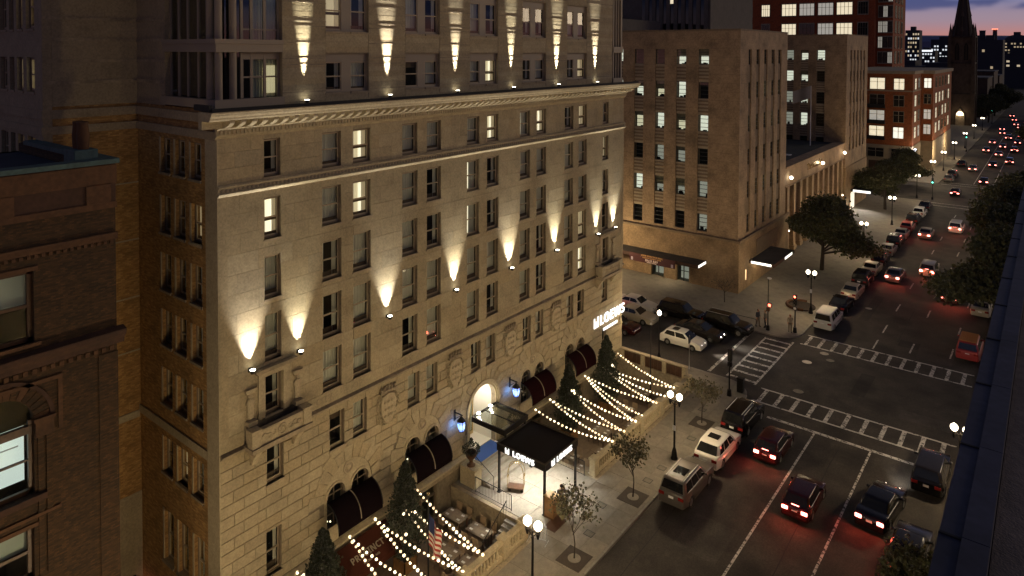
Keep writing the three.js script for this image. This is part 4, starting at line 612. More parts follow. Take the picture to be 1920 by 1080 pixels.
{ // crowd barrier by the lamp
  const o = thing('metal_barrier', 'bent steel crowd barrier behind the near twin lamp', 'barrier', [7.4, 0.155, -31.2], 0.25); const p = [V(-0.55, 0, 0), V(-0.55, 0.85, 0), V(-0.3, 1.05, 0), V(0.3, 1.05, 0), V(0.55, 0.85, 0), V(0.55, 0, 0)];
  mesh('frame', new THREE.TubeGeometry(new THREE.CatmullRomCurve3(p, false, 'catmullrom', 0.1), 30, 0.02, 6), M.steel, o); mesh('bars', merged([-0.4, -0.25, -0.1, 0.1, 0.25, 0.4].map((x) => bar(V(x, 0.2, 0), V(x, 1.0, 0), 0.008, 4)).concat([bar(V(-0.55, 0.2, 0), V(0.55, 0.2, 0), 0.012)])), M.steel, o); for (const x of [-0.55, 0.55]) mesh('foot', bar(V(x, 0.02, -0.3), V(x, 0.02, 0.3), 0.02), M.steel, o);
}
// dining tables and chairs on the terraces
const chairProto = (() => {
  const o = new THREE.Group(); o.name = 'terrace_chair'; mesh('seat', uvm(new RoundedBoxGeometry(0.46, 0.06, 0.46, 1, 0.02)).translate(0, 0.45, 0), M.wicker, o); const b = mesh('backrest', uvm(new RoundedBoxGeometry(0.44, 0.45, 0.04, 1, 0.015)), M.wicker, o); b.position.set(0, 0.72, -0.23); b.rotation.x = -0.15;
  const lg = cyl(0.018, 0.018, 0.43, 6); for (const [x, z] of [[-0.2, -0.2], [0.2, -0.2], [-0.2, 0.2], [0.2, 0.2]]) { const m = mesh('leg', lg, M.woodDark, o); m.position.set(x, 0, z); } return o;
})();
const tableProto = (() => {
  const o = new THREE.Group(); o.name = 'terrace_table'; mesh('tabletop', uvm(new RoundedBoxGeometry(1.5, 0.05, 0.85, 1, 0.015)).translate(0, 0.73, 0), std([0.33, 0.26, 0.18], { map: grimeMap, roughness: 0.5 }), o);
  const lg = box(-0.035, 0.035, 0, 0.7, -0.035, 0.035); for (const [x, z] of [[-0.66, -0.34], [0.66, -0.34], [-0.66, 0.34], [0.66, 0.34]]) { const m = mesh('leg', lg, M.woodDark, o); m.position.set(x, 0, z); } return o;
})();
const TABLES = [[1.5, 30.7, 'the table in the corner below the landing wall'], [3.55, 30.6, 'the table beside the terrace steps'], [5.0, 28.3, 'the table near the left balustrade'], [3.2, 28.2, 'the table in the middle of the left terrace'], [4.9, 25.8, 'the table by the flagpole'],
  [3.4, 40.4, 'the table nearest the canopy on the right terrace'], [5.4, 42.2, 'the table by the right balustrade behind the young tree'], [3.6, 44.6, 'the table in the middle of the right terrace'], [5.4, 46.6, 'the table by the balustrade behind the twin lamp'], [3.4, 48.6, 'the table below the far evergreen'], [5.4, 50.8, 'the table at the far end of the right balustrade'], [3.2, 51.9, 'the table by the panel fence'], [5.3, 39.6, 'the table beside the landing on the right terrace']];
TABLES.forEach(([x, s, where]) => {
  const near = where.startsWith('the table '), on = where.slice(10), t = copyOf(tableProto, [x, -1.295, -s], 0, 'dark wooden dining table ' + on); t.userData.category = 'table'; t.userData.group = 'terrace dining tables';
  [[-0.42, -0.62, 0, 'back left'], [0.42, -0.62, 0, 'back right'], [-0.42, 0.62, PI, 'front left'], [0.42, 0.62, PI, 'front right']].forEach(([dx, dz, turn, side]) => { const c = copyOf(chairProto, [x + dx, -1.295, -s + dz], turn, 'wicker chair, ' + side + ' of ' + where); c.userData.category = 'chair'; c.userData.group = 'terrace dining chairs'; });
  [[-0.45, 0.22, 'front left'], [0.45, 0.22, 'front right'], [-0.45, -0.22, 'back left'], [0.45, -0.22, 'back right']].forEach(([dx, dz, side]) => { const n = single('folded_napkin', uvm(new RoundedBoxGeometry(0.22, 0.03, 0.13, 1, 0.01)), M.white, 'napkin ' + side + ' on ' + where, 'napkin', 'place settings'); n.position.set(x + dx, -0.524, -s + dz); });
});
// string lights from the wall to the balustrade
const bulbG = new THREE.IcosahedronGeometry(0.078, 2);
function lightString(w, b, label) {
  const o = thing('light_string', label, 'string lights', [0.3, 1.6, -w], 0, 'strings of bulbs over the terraces'), rr = mulberry(Math.round(w * 31 + b * 7)), sag = 0.2 + 0.26 * rr(), A = V(0, 0, 0), B = V(6.3, -0.24, w - b), pts = [];
  for (let i = 0; i <= 24; i++) { const t = i / 24; pts.push(A.clone().lerp(B, t).add(V(0, -0.95 * 4 * t * (1 - t) * sag, 0))); }
  const cv = new THREE.CatmullRomCurve3(pts), n = Math.round(cv.getLength() / 0.335); mesh('wire', new THREE.TubeGeometry(cv, 24, 0.012, 4), M.iron, o);
  for (let i = 0; i <= n; i++) { const p = cv.getPointAt(i / n), m = mesh('light_bulb', bulbG, rr() < 0.6 ? M.bulb : M.bulbDim, o); m.scale.setScalar(0.82 + 0.26 * rr()); m.position.set(p.x + (rr() - 0.5) * 0.05, p.y - 0.08, p.z + (rr() - 0.5) * 0.05); if (i % 5 === 2) o.add(pointLight('bulb_light', p.x, p.y - 0.08, p.z, new THREE.Color(1, 0.74, 0.45), 0.26, 3)); }
}
[[40.7, 41.0, 'string of bulbs nearest the canopy on the right terrace'], [42.6, 41.0, 'second string of bulbs from the canopy'], [42.6, 42.6, 'third string of bulbs from the canopy'], [45, 42.6, 'fourth string of bulbs from the canopy'], [45, 44.3, 'fifth string of bulbs from the canopy'], [47.5, 44.3, 'sixth string of bulbs from the canopy, between the two right evergreens'], [47.5, 45.25, 'seventh string of bulbs from the canopy'], [47.5, 47.66, 'eighth string of bulbs from the canopy'], [50, 47.66, 'string of bulbs starting behind the far evergreen, left one'], [50, 49, 'string of bulbs starting behind the far evergreen, middle one'], [50, 50.7, 'string of bulbs starting behind the far evergreen, right one'], [52.9, 50.7, 'last string of bulbs, at the hotel corner'],
  [28.7, 27.35, 'string of bulbs just left of the landing, over the tables'], [27.3, 27.35, 'string of bulbs passing behind the flag'], [27.3, 25.8, 'string of bulbs crossing in front of the flagpole'], [25.4, 25.8, 'string of bulbs beside the tall left evergreen'], [25.4, 24.1, 'string of bulbs over the right end of the lettered awning'], [23.6, 24.1, 'string of bulbs crossing the lettering of the brown awning'], [23.6, 22.5, 'string of bulbs over the left end of the lettered awning'], [20.3, 22.5, 'string of bulbs rising behind the nearest evergreen'], [20.3, 20.9, 'string of bulbs at the lower left edge of the terrace']].forEach((a) => lightString(...a));
{ // flag
  const o = thing('flagpole', 'dark flagpole with a hanging striped flag on the left terrace', 'flag', [3.8, -1.3, -26.1]);
  mesh('pole', cyl(0.055, 0.035, 5.3, 10), M.iron, o); mesh('finial', new THREE.SphereGeometry(0.09, 10, 8).translate(0, 5.36, 0), M.brass, o);
  const cloth = (r0, r1, c0, c1, z) => { const nx = 14, ny = 10, g = new THREE.PlaneGeometry(1, 1, nx, ny), p = g.attributes.position; for (let i = 0; i < p.count; i++) { const u = c0 + (c1 - c0) * (p.getX(i) + 0.5), v = r0 + (r1 - r0) * (0.5 - p.getY(i)); const x = 0.06 + u * 0.85, y = 4.35 - v * 1.75 - u * (0.75 + 0.25 * v) + 0.05 * Math.sin(u * 9); p.setXYZ(i, x, y, 0.1 * Math.sin(u * 11 + v * 2) * (0.3 + u) + z); } g.computeVertexNormals(); return g; };
  const red = std([0.34, 0.03, 0.025], { side: THREE.DoubleSide }), wh = std([0.6, 0.55, 0.46], { side: THREE.DoubleSide }), bl = std([0.02, 0.03, 0.1], { side: THREE.DoubleSide });
  for (let k = 0; k < 13; k++) mesh('stripe', cloth(k / 13, (k + 1) / 13, k < 7 ? 0.4 : 0, 1, 0), k % 2 ? wh : red, o); mesh('canton', cloth(0, 7 / 13, 0, 0.4, 0), bl, o);
}
// columnar evergreens in wooden tubs
for (const [x, s, h, label] of [[1.6, 20.9, 5.2, 'conical evergreen tree nearest the camera at the lower edge'], [1.6, 26.45, 6.0, 'tall conical evergreen between the two left awnings'], [1.6, 43.2, 5.5, 'conical evergreen between the two right awnings'], [1.6, 48.7, 6.0, 'tall conical evergreen below the glowing hotel sign']]) {
  const o = thing('evergreen_tree', label, 'tree', [x, -1.3, -s], 0, 'conical evergreens along the front'), rr = mulberry(Math.round(s * 13)), lv = [];
  mesh('trunk', cyl(0.07, 0.02, h * 0.9, 7).translate(0, 0.5, 0), M.bark, o); mesh('tub', merged([box(-0.5, 0.5, 0.03, 0.12, -0.5, 0.5), ...[0, 1, 2, 3].map((k) => box(-0.48, 0.48, 0.12, 0.75, 0.42, 0.48).rotateY(k * PI / 2))]), M.wood, o); mesh('soil', box(-0.42, 0.42, 0.6, 0.68, -0.42, 0.42), M.soil, o);
  for (let i = 0; i < 7500; i++) {
    const t = Math.pow(rr(), 0.8), R = (t < 0.22 ? 0.55 + 0.45 * t / 0.22 : Math.pow(1 - (t - 0.22) / 0.78, 0.7)) * 1.32, a = rr() * 2 * PI, lump = 0.84 + 0.3 * Math.sin(a * 3 + t * 17) * Math.sin(a * 5 - t * 23 + s), q = R * lump * Math.pow(rr(), 0.35), y = 0.8 + t * (h - 0.8) + (rr() - 0.5) * 0.2;
    lv.push(leafQuad(V(Math.cos(a) * q, y, Math.sin(a) * q), 0.13, rr, V(Math.cos(a) * 0.5, 1, Math.sin(a) * 0.5)));
  }
  mesh('crown', leaves(lv, rr, 0.8), leafFir, o);
  for (let k = 0; k < 5; k++) { const a = 0.3 + rr() * 1.3, t = 0.2 + rr() * 0.5, R = 1.3 * Math.pow(1 - t, 0.7); const p = V(R * Math.sin(a + 0.4), 0.8 + t * (h - 1), R * Math.cos(a + 0.4)); if (k < 3) { const m = mesh('light_bulb', bulbG, M.bulb, o); m.position.copy(p); } }
}
// ---------------------------------------------------------------- street lamps
const globeG = new THREE.LatheGeometry([[0.001, 0], [0.1, 0.01], [0.17, 0.1], [0.2, 0.22], [0.17, 0.34], [0.09, 0.42], [0.03, 0.47], [0.001, 0.48]].map((p) => new THREE.Vector2(...p)), 16), lampCol = new THREE.Color(1, 0.75, 0.44);
const postG = new THREE.LatheGeometry([[0.24, 0], [0.24, 0.12], [0.19, 0.2], [0.17, 0.5], [0.12, 0.7], [0.075, 0.8], [0.07, 1.6], [0.058, 3.6], [0.08, 3.66], [0.05, 3.72], [0.05, 3.95]].map((p) => new THREE.Vector2(...p)), 12);
const armG = merged([bar(V(-0.33, 4.0, 0), V(0.33, 4.0, 0), 0.035), bar(V(-0.3, 4.0, 0), V(0, 3.7, 0), 0.025), bar(V(0.3, 4.0, 0), V(0, 3.7, 0), 0.025), cyl(0.11, 0.09, 0.16, 10).translate(-0.33, 4.0, 0), cyl(0.11, 0.09, 0.16, 10).translate(0.33, 4.0, 0), cyl(0.05, 0.13, 0.3, 8).translate(-0.33, 3.72, 0), cyl(0.05, 0.13, 0.3, 8).translate(0.33, 3.72, 0), cyl(0.06, 0.02, 0.2, 8).translate(0, 4.0, 0)]);
function twinLamp(x, s, label, I = 42, y = 0.147) {
  const o = thing('street_lamp', label, 'street lamp', [x, y, -s], 0, 'twin globe lamps along the avenue'); mesh('post', postG, M.black, o); mesh('arm', armG, M.black, o);
  for (const k of [-0.33, 0.33]) { const m = mesh('lamp_globe', globeG, M.globe, o); m.position.set(k, 4.16, 0); m.scale.set(1.1, 1.0, 1.1); if (I) o.add(pointLight('lamp_light', k, 4.4, 0, lampCol, I, 9)); }
  return o;
}
const NEAR = 34;
twinLamp(10, 27.2, 'twin globe street lamp in front of the terrace steps'); { const o = twinLamp(10, 43.5, 'twin globe street lamp beside the white parked car'); mesh('notice', box(-0.1, 0.1, 2.0, 2.35, 0.06, 0.075), M.plate, o); }
{ const o = twinLamp(9.93, 77.2, 'twin globe street lamp on the far corner behind the white minivan'); mesh('notice', box(-0.11, 0.11, 2.2, 2.6, 0.06, 0.075), M.plate, o); }
[[9.7, 104, 'twin globe street lamp right of the large tree'], [9.6, 125.4, 'starry twin globe street lamp by the lit hall entrance'], [9.5, 151.4, 'twin globe street lamp beyond the parked cars, first across the side street'], [9.5, 173, 'twin globe street lamp in front of the red apartment house'], [9.5, 191, 'twin globe street lamp second along the red apartment house'], [9.5, 213, 'twin globe street lamp third along the red apartment house'], [9.5, 240, 'distant twin globe lamp before the church'], [9.5, 268, 'distant twin globe lamp beside the church'], [9.5, 300, 'distant twin globe lamp beyond the church']].forEach(([x, s, l]) => twinLamp(x, s, l, s < 220 ? 42 : 20));
[[25.75, 50.8, 'globe street lamp half hidden by the ledge at the near crosswalk'], [25.65, 82.7, 'globe street lamp half hidden by the ledge below the right trees'], [25.75, 18.8, 'twin globe lamp on the near pavement below the camera'], [25.75, 115, 'twin globe lamp among the right hand trees'], [25.75, 147, 'twin globe lamp at the end of the right hand trees'], [25.75, 179, 'twin globe lamp on the right pavement across the side street']].forEach(([x, s, l]) => twinLamp(x, s, l));
twinLamp(10, 10.9, 'twin globe lamp on the pavement in front of the brown brick building', 84); twinLamp(-13.5, 72.6, 'twin globe lamp on the side street pavement hidden behind the hotel', 60); twinLamp(10, -5.5, 'added unseen twin globe lamp on the hotel pavement behind the camera'); twinLamp(25.75, -13, 'added unseen twin globe lamp on the near pavement behind the camera');  // both lamps behind the camera are unseen, added to brighten the hotel side wall
{ // single globe lamp in the side street
  const o = thing('single_globe_lamp', 'single globe street lamp on the side street beside the hotel', 'street lamp', [2.4, 0.147, -56.6]); mesh('post', postG, M.black, o); mesh('collar', cyl(0.06, 0.12, 0.2, 10).translate(0, 3.95, 0), M.black, o); const m = mesh('lamp_globe', globeG, M.globe, o); m.position.y = 4.15; o.add(pointLight('lamp_light', 0, 4.4, 0, lampCol, 60, 9));
}
// distant lamps of the far avenue
for (const [i, [x, s]] of [[10, 340], [10, 390], [25.5, 230], [25.5, 285], [25.5, 340], [10, 450], [25.5, 420]].entries()) { const o = thing('distant_lamp', 'tiny globe lamp far down the avenue, ' + ['left side before the last trees', 'left side at the last trees', 'right side across from the church', 'right side beyond the church', 'right side near the skyline', 'left side at the very end', 'right side at the very end'][i], 'street lamp', [x, 0, -s]); mesh('post', cyl(0.1, 0.06, 4.2, 6), M.black, o); const m = mesh('lamp_globe', globeG, M.globe, o); m.position.y = 4.2; m.scale.setScalar(1.8); }

// ---------------------------------------------------------------- traffic signals, poles
function signal(x, s, h, label, lit, turn, walk) {
  const o = thing('traffic_signal', label, 'traffic signal', [x, 0.147, -s], turn); mesh('pole', merged([cyl(0.2, 0.16, 0.5, 10), cyl(0.065, 0.055, h, 8)]), M.black, o);
  mesh('head', merged([new RoundedBoxGeometry(0.34, 0.98, 0.26, 1, 0.04).translate(0, h + 0.4, 0.05), ...[0.72, 0.4, 0.08].map((y) => new THREE.CylinderGeometry(0.13, 0.13, 0.16, 12, 1, true).rotateX(PI / 2).translate(0, h + y, 0.24))]), M.black, o);
  [0.72, 0.4, 0.08].forEach((y, i) => mesh(['red_light', 'amber_light', 'green_light'][i], new THREE.SphereGeometry(0.12, 12, 8).scale(1, 1, 0.5).translate(0, h + y, 0.17), i === lit ? [M.redSignal, M.amber, M.greenSignal][i] : M.plastic, o));
  if (walk) { mesh('walk_box', new RoundedBoxGeometry(0.36, 0.36, 0.22, 1, 0.03).translate(0.05, 2.5, 0.2), M.black, o); mesh('walk_light', box(-0.08, 0.18, 2.38, 2.62, 0.31, 0.32), walk === 'red' ? M.redSignal : M.white, o); }
  if (lit === 0) o.add(pointLight('red_signal_light', 0, h + 0.72, 0.34, new THREE.Color(1, 0.1, 0.05), 1.2, 4));
  return o;
}
signal(10.1, 70.9, 2.9, 'red traffic signal on the far kerb corner', 0, 0, 'dark'); signal(9.7, 54.4, 2.9, 'dark traffic signal seen from behind on the near corner', -1, PI, 'dark'); signal(12.0, 152, 3.2, 'green traffic signal beyond the parked cars', 2, 0); signal(25.9, 151, 3.2, 'green traffic signal on the right of the side street', 2, 0); signal(10.5, 232, 4, 'distant green traffic signal left of the avenue', 2, 0); signal(10.5, 330, 5, 'farthest green traffic signal', 2, 0);
{ const o = thing('walk_signal_pole', 'tall thin pole with red walk signal and small lamp head on the far corner', 'signal pole', [7.8, 0.147, -69.8]); mesh('pole', merged([cyl(0.2, 0.15, 0.5, 10), cyl(0.06, 0.045, 5.2, 8)]), M.black, o); mesh('walk_box', new RoundedBoxGeometry(0.4, 0.4, 0.24, 1, 0.03).translate(0.2, 2.6, 0.1), M.black, o); mesh('walk_light', box(0.07, 0.33, 2.47, 2.73, 0.22, 0.23), M.redSignal, o); mesh('lamp_head', new THREE.SphereGeometry(0.2, 10, 8).scale(1.2, 0.5, 1).translate(0.1, 5.25, 0), M.white, o); mesh('walk_box', new RoundedBoxGeometry(0.3, 0.36, 0.3, 1, 0.03).translate(0.05, 2.15, 0.1), M.terracotta, o); }
{ const o = thing('terrace_pole', 'thin dark pole rising from the far right terrace', 'pole', [3.7, -1.3, -52.4]); mesh('shaft', cyl(0.06, 0.04, 6.4, 8), M.iron, o); mesh('cap', new THREE.SphereGeometry(0.1, 8, 6).translate(0, 6.45, 0), M.white, o); }
{ const o = thing('sign_post', 'thin street sign post at the side street kerb', 'sign post', [5.2, 0.147, -56.8]); mesh('post', cyl(0.03, 0.03, 3, 6), M.steel, o); mesh('plate', box(-0.02, 0.02, 2.3, 2.9, -0.2, 0.2), M.plastic, o); }
{ const o = thing('litter_bin', 'dark post box standing at the near street corner', 'litter bin', [10.2, 0.147, -55.6]); mesh('body', uvm(new RoundedBoxGeometry(0.5, 1.05, 0.5, 2, 0.06)).translate(0, 0.53, 0), M.iron, o); mesh('lid', uvm(new RoundedBoxGeometry(0.56, 0.14, 0.56, 2, 0.05)).translate(0, 1.12, 0), M.black, o); }
for (const [i, [x, s]] of [[7.3, 68.0], [9.3, 43]].entries()) { if (i) continue; const o = thing('bicycle_rack', 'low dark rail at the far corner beside the tall thin pole', 'rail', [5.6, 0.147, -69.9]); mesh('rail', merged([bar(V(-1, 0.75, 0), V(1, 0.75, 0), 0.03), bar(V(-1, 0, 0), V(-1, 0.75, 0), 0.03), bar(V(1, 0, 0), V(1, 0.75, 0), 0.03)]), M.iron, o); }

// ---------------------------------------------------------------- trees
{
  const y1 = growTree(31, 4.6, 0.42, 0.4, 800, 0.17, 0.045), y2 = growTree(47, 4.3, 0.5, 0.34, 650, 0.17, 0.04), big = growTree(5, 12.5, 1.0, 0.36, 23000, 0.36, 0.26, 1), big2 = growTree(8, 12.5, 1.0, 0.36, 23000, 0.36, 0.28, 1);
  for (const [i, [x, s, k, sc, t]] of [[9.75, 31.4, y1, 0.93, 0.4], [9.75, 38.1, y1, 0.98, 2.2], [9.65, 49.0, y2, 1.05, 1.3]].entries()) {
    addTree('young_street_tree', ['slim young tree in a square pit nearest the camera, in front of the valet stand', 'slim young tree in a square pit beside the silver parked car', 'wispy young tree in a square pit beyond the twin lamp'][i], k, leafYoung, [x, 0.17, -s], t, sc, 'young trees along the kerb');
    const p = thing('tree_pit', ['dark square tree pit with pale ring nearest the camera', 'dark square tree pit with pale ring beside the silver parked car', 'dark square tree pit with pale ring beyond the twin lamp'][i], 'tree pit', [x, 0.156, -s], 0, 'tree pits in the pavement');
    mesh('grate', uvm(new THREE.BoxGeometry(1.5, 0.016, 1.5)).translate(0, 0.008, 0), std([0.085, 0.065, 0.05], { map: paveMap }), p); mesh('ring', uvm(new THREE.CylinderGeometry(0.36, 0.36, 0.02, 24)).translate(0, 0.022, 0), M.paving[1], p);
  }
  const T = [['large dark street tree in front of the columned hall', 6.9, 93.6, big, 1.0, 0.2], ['dark street tree before the red apartment house', 6.6, 137, big2, 0.95, 1.9], ['dense dark tree on the right beyond the near crosswalk', 26.8, 85, big, 1.05, 2.9], ['dense dark tree on the right below the upper trails of traffic', 26.5, 98, big2, 1.1, 4.1], ['dark tree on the right cut off by the picture edge', 26.8, 113, big, 1.1, 5.2], ['dark tree at the far end of the right hand row', 26.8, 129, big2, 1.1, 0.9], ['dark tree in the bottom corner beside the ledge', 27.0, 37.6, big2, 0.52, 2.0],
    ['dark tree beside the side street, left of the avenue', 5, 166, big, 0.8, 0.4], ['tree lit by lamps in front of the church', 2.5, 236, big2, 0.8, 1.1], ['tree lit by lamps left of the church door', 0, 252, big, 0.8, 2.1], ['dark tree right of the church', 9, 335, big2, 1.2, 3.3], ['dark tree far along the left of the avenue', 9, 372, big, 1.3, 1.0], ['dark tree near the end of the avenue, left', 9, 410, big2, 1.4, 5], ['far tree on the right of the avenue', 28, 250, big, 1.1, 2.2], ['farther tree on the right of the avenue', 28, 300, big2, 1.2, 0.2], ['last tree on the right of the avenue', 28, 350, big, 1.3, 4]];
  for (const [l, x, s, k, sc, t] of T) addTree('street_tree', l, k, leafTree, [x, 0.12, -s], t, sc, 'trees along the avenue');
  const w = growTree(77, 4.6, 0.8, 0.34, 90, 0.12, 0.05); addTree('bare_tree', 'small nearly bare tree in front of the blank corner wall', w, leafYoung, [1.5, 0.12, -74.6], 0, 1);
  const rp = thing('planter_bed', 'low curved red planter bed under the lamp on the far corner', 'planter', [8.6, 0.147, -78.6]); mesh('rim', new THREE.TorusGeometry(1.5, 0.16, 8, 30, 3.6).rotateX(PI / 2).rotateY(-1.2).translate(0, 0.16, 0), M.terracotta, rp); mesh('soil', new THREE.CylinderGeometry(1.42, 1.42, 0.1, 24).translate(0, 0.06, 0), M.soil, rp);
}

// ---------------------------------------------------------------- cars (built facing +x, standing on y = 0)
const KIND = {
  sedan: { L: 4.7, W: 1.82, base: 2.75, R: 0.33, low: [[-2.35, 0.3], [-2.33, 0.72], [-2.2, 0.96], [-1.45, 1.0], [0.95, 0.96], [1.75, 0.85], [2.2, 0.72], [2.34, 0.55], [2.33, 0.3]], cab: [-1.75, 1.05, -0.95, 0.3, 0.93, 1.43], side: 2 },
  suv: { L: 4.7, W: 1.9, base: 2.8, R: 0.37, low: [[-2.35, 0.36], [-2.34, 0.8], [-2.28, 1.08], [-1.0, 1.1], [0.95, 1.08], [1.8, 1.02], [2.22, 0.9], [2.35, 0.65], [2.34, 0.36]], cab: [-2.27, 1.1, -2.0, 0.42, 1.05, 1.72], side: 3 },
  crossover: { L: 4.5, W: 1.85, base: 2.65, R: 0.35, low: [[-2.25, 0.32], [-2.25, 0.75], [-2.16, 1.02], [-1.0, 1.05], [0.9, 1.02], [1.7, 0.94], [2.1, 0.82], [2.25, 0.6], [2.24, 0.32]], cab: [-2.12, 1.1, -1.55, 0.35, 0.99, 1.63], side: 3 },
  hatch: { L: 4.1, W: 1.75, base: 2.5, R: 0.32, low: [[-2.03, 0.3], [-2.05, 0.7], [-1.95, 0.95], [-0.8, 0.98], [0.85, 0.95], [1.55, 0.86], [1.95, 0.72], [2.05, 0.5], [2.03, 0.3]], cab: [-1.92, 1.1, -1.45, 0.3, 0.92, 1.47], side: 2 },
  van: { L: 4.9, W: 1.95, base: 2.9, R: 0.35, low: [[-2.45, 0.32], [-2.45, 0.8], [-2.4, 1.05], [-1, 1.06], [1.1, 1.02], [1.9, 0.92], [2.3, 0.76], [2.45, 0.55], [2.44, 0.32]], cab: [-2.38, 1.5, -2.2, 0.55, 1.0, 1.78], side: 3 },
};
const carKit = new Map();
function carGeo(kind) {
  if (carKit.has(kind)) return carKit.get(kind);
  const k = KIND[kind], hw = k.W / 2, wx = k.base / 2, ar = k.R + 0.06, sh = new THREE.Shape(), bev = 0.07;
  const cv = new THREE.CatmullRomCurve3(k.low.map(([a, b]) => V(a, b, 0)), false, 'centripetal'); sh.moveTo(...k.low[0]); for (let i = 1; i <= 44; i++) { const p = cv.getPoint(i / 44); sh.lineTo(p.x, p.y); } const y0 = k.low[0][1];
  const half = Math.sqrt(Math.max(0.01, ar * ar - (y0 - k.R) ** 2));
  for (const c of [wx, -wx]) { sh.lineTo(c + half, y0); const a = Math.atan2(y0 - k.R, half); for (let i = 0; i <= 10; i++) { const t = a + (PI - 2 * a) * i / 10; sh.lineTo(c + ar * Math.cos(t), k.R + ar * Math.sin(t)); } }
  sh.closePath();
  const body = new THREE.ExtrudeGeometry(sh, { depth: k.W - 2 * bev, bevelEnabled: true, bevelSize: bev * 0.5, bevelThickness: bev, bevelSegments: 3, curveSegments: 4 }).translate(0, 0, -hw + bev);
  const warp = (p) => { for (let i = 0; i < p.count; i++) { const x = p.getX(i), y = p.getY(i), t = Math.max(0, Math.abs(x) / (k.L / 2) - 0.72) / 0.28; p.setZ(i, p.getZ(i) * (1 - 0.13 * t * t) * (1 - 0.07 * Math.max(0, (y - 0.7) / 0.4))); } };
  warp(body.attributes.position);
  const [b0, b1, t0, t1, yb, yt] = k.cab, wb = hw * 0.93, wt = hw * 0.74;
  const cab = (u, v, w) => { const e = v + 0; return V(b0 + (t0 - b0) * e + (b1 - b0 + ((t1 - t0) - (b1 - b0)) * e) * u, yb + (yt - yb) * v + 0.035 * Math.sin(PI * u) * v, (wb + (wt - wb) * e) * w); };  // u front-back, v up, w side
  const cg = new RoundedBoxGeometry(1, 1, 1, 3, 0.1), cp = cg.attributes.position; for (let i = 0; i < cp.count; i++) { const q = cab(cp.getX(i) + 0.5, cp.getY(i) + 0.5, cp.getZ(i) * 2); cp.setXYZ(i, q.x, q.y, q.z); } cg.computeVertexNormals();
  const under = box(-k.L / 2 + 0.25, k.L / 2 - 0.25, y0 - 0.1, y0 + 0.05, -hw + 0.2, hw - 0.2);
  const quad = (a, b, c, d, n) => { const g = new THREE.BufferGeometry(), o = [a, b, c, d].map((p) => p.clone().addScaledVector(n, 0.014)); g.setAttribute('position', new THREE.Float32BufferAttribute([...o[0].toArray(), ...o[1].toArray(), ...o[2].toArray(), ...o[3].toArray()], 3)); g.setAttribute('uv', new THREE.Float32BufferAttribute([0, 0, 1, 0, 1, 1, 0, 1], 2)); g.setIndex([0, 1, 2, 0, 2, 3]); g.computeVertexNormals(); return g; };
  const nF = V(yt - yb, b1 - t1, 0).normalize(), nR = V(-(yt - yb), t0 - b0, 0).normalize(), out = { k, body: merged([toCreasedNormals(plain(body), 0.7), toCreasedNormals(plain(cg), 0.8)]), under, glass: [] };
  out.glass.push(['windshield', quad(cab(1, 0.1, 0.86), cab(1, 0.1, -0.86), cab(1, 0.9, -0.86), cab(1, 0.9, 0.86), nF)], ['rear_window', quad(cab(0, 0.16, -0.84), cab(0, 0.16, 0.84), cab(0, 0.86, 0.84), cab(0, 0.86, -0.84), nR)]);
  const n = k.side; for (const w of [-1, 1]) for (let i = 0; i < n; i++) { const u0 = 0.07 + 0.86 * i / n + 0.015, u1 = 0.07 + 0.86 * (i + 1) / n - 0.015, p = [cab(u0, 0.14, w), cab(u1, 0.14, w), cab(u1, 0.85, w), cab(u0, 0.85, w)]; out.glass.push(['side_window', w > 0 ? quad(...p, V(0, 0.15, 1).normalize()) : quad(p[1], p[0], p[3], p[2], V(0, 0.15, -1).normalize())]); }
  out.sunroof = quad(cab(0.62, 0.995, 0.55), cab(0.62, 0.995, -0.55), cab(0.28, 0.995, -0.55), cab(0.28, 0.995, 0.55), V(0, 1, 0)); out.tyre = new THREE.TorusGeometry(k.R - 0.09, 0.09, 8, 20).scale(1, 1, 1.25); out.rim = new THREE.CylinderGeometry(k.R - 0.1, k.R - 0.1, 0.16, 16).rotateX(PI / 2);
  const ye = (k.low[1][1] + k.low[2][1]) / 2; out.tail = new RoundedBoxGeometry(0.09, 0.2, 0.36, 1, 0.03); out.head = new RoundedBoxGeometry(0.3, 0.15, 0.4, 1, 0.05); out.ye = ye; carKit.set(kind, out); return out;
}
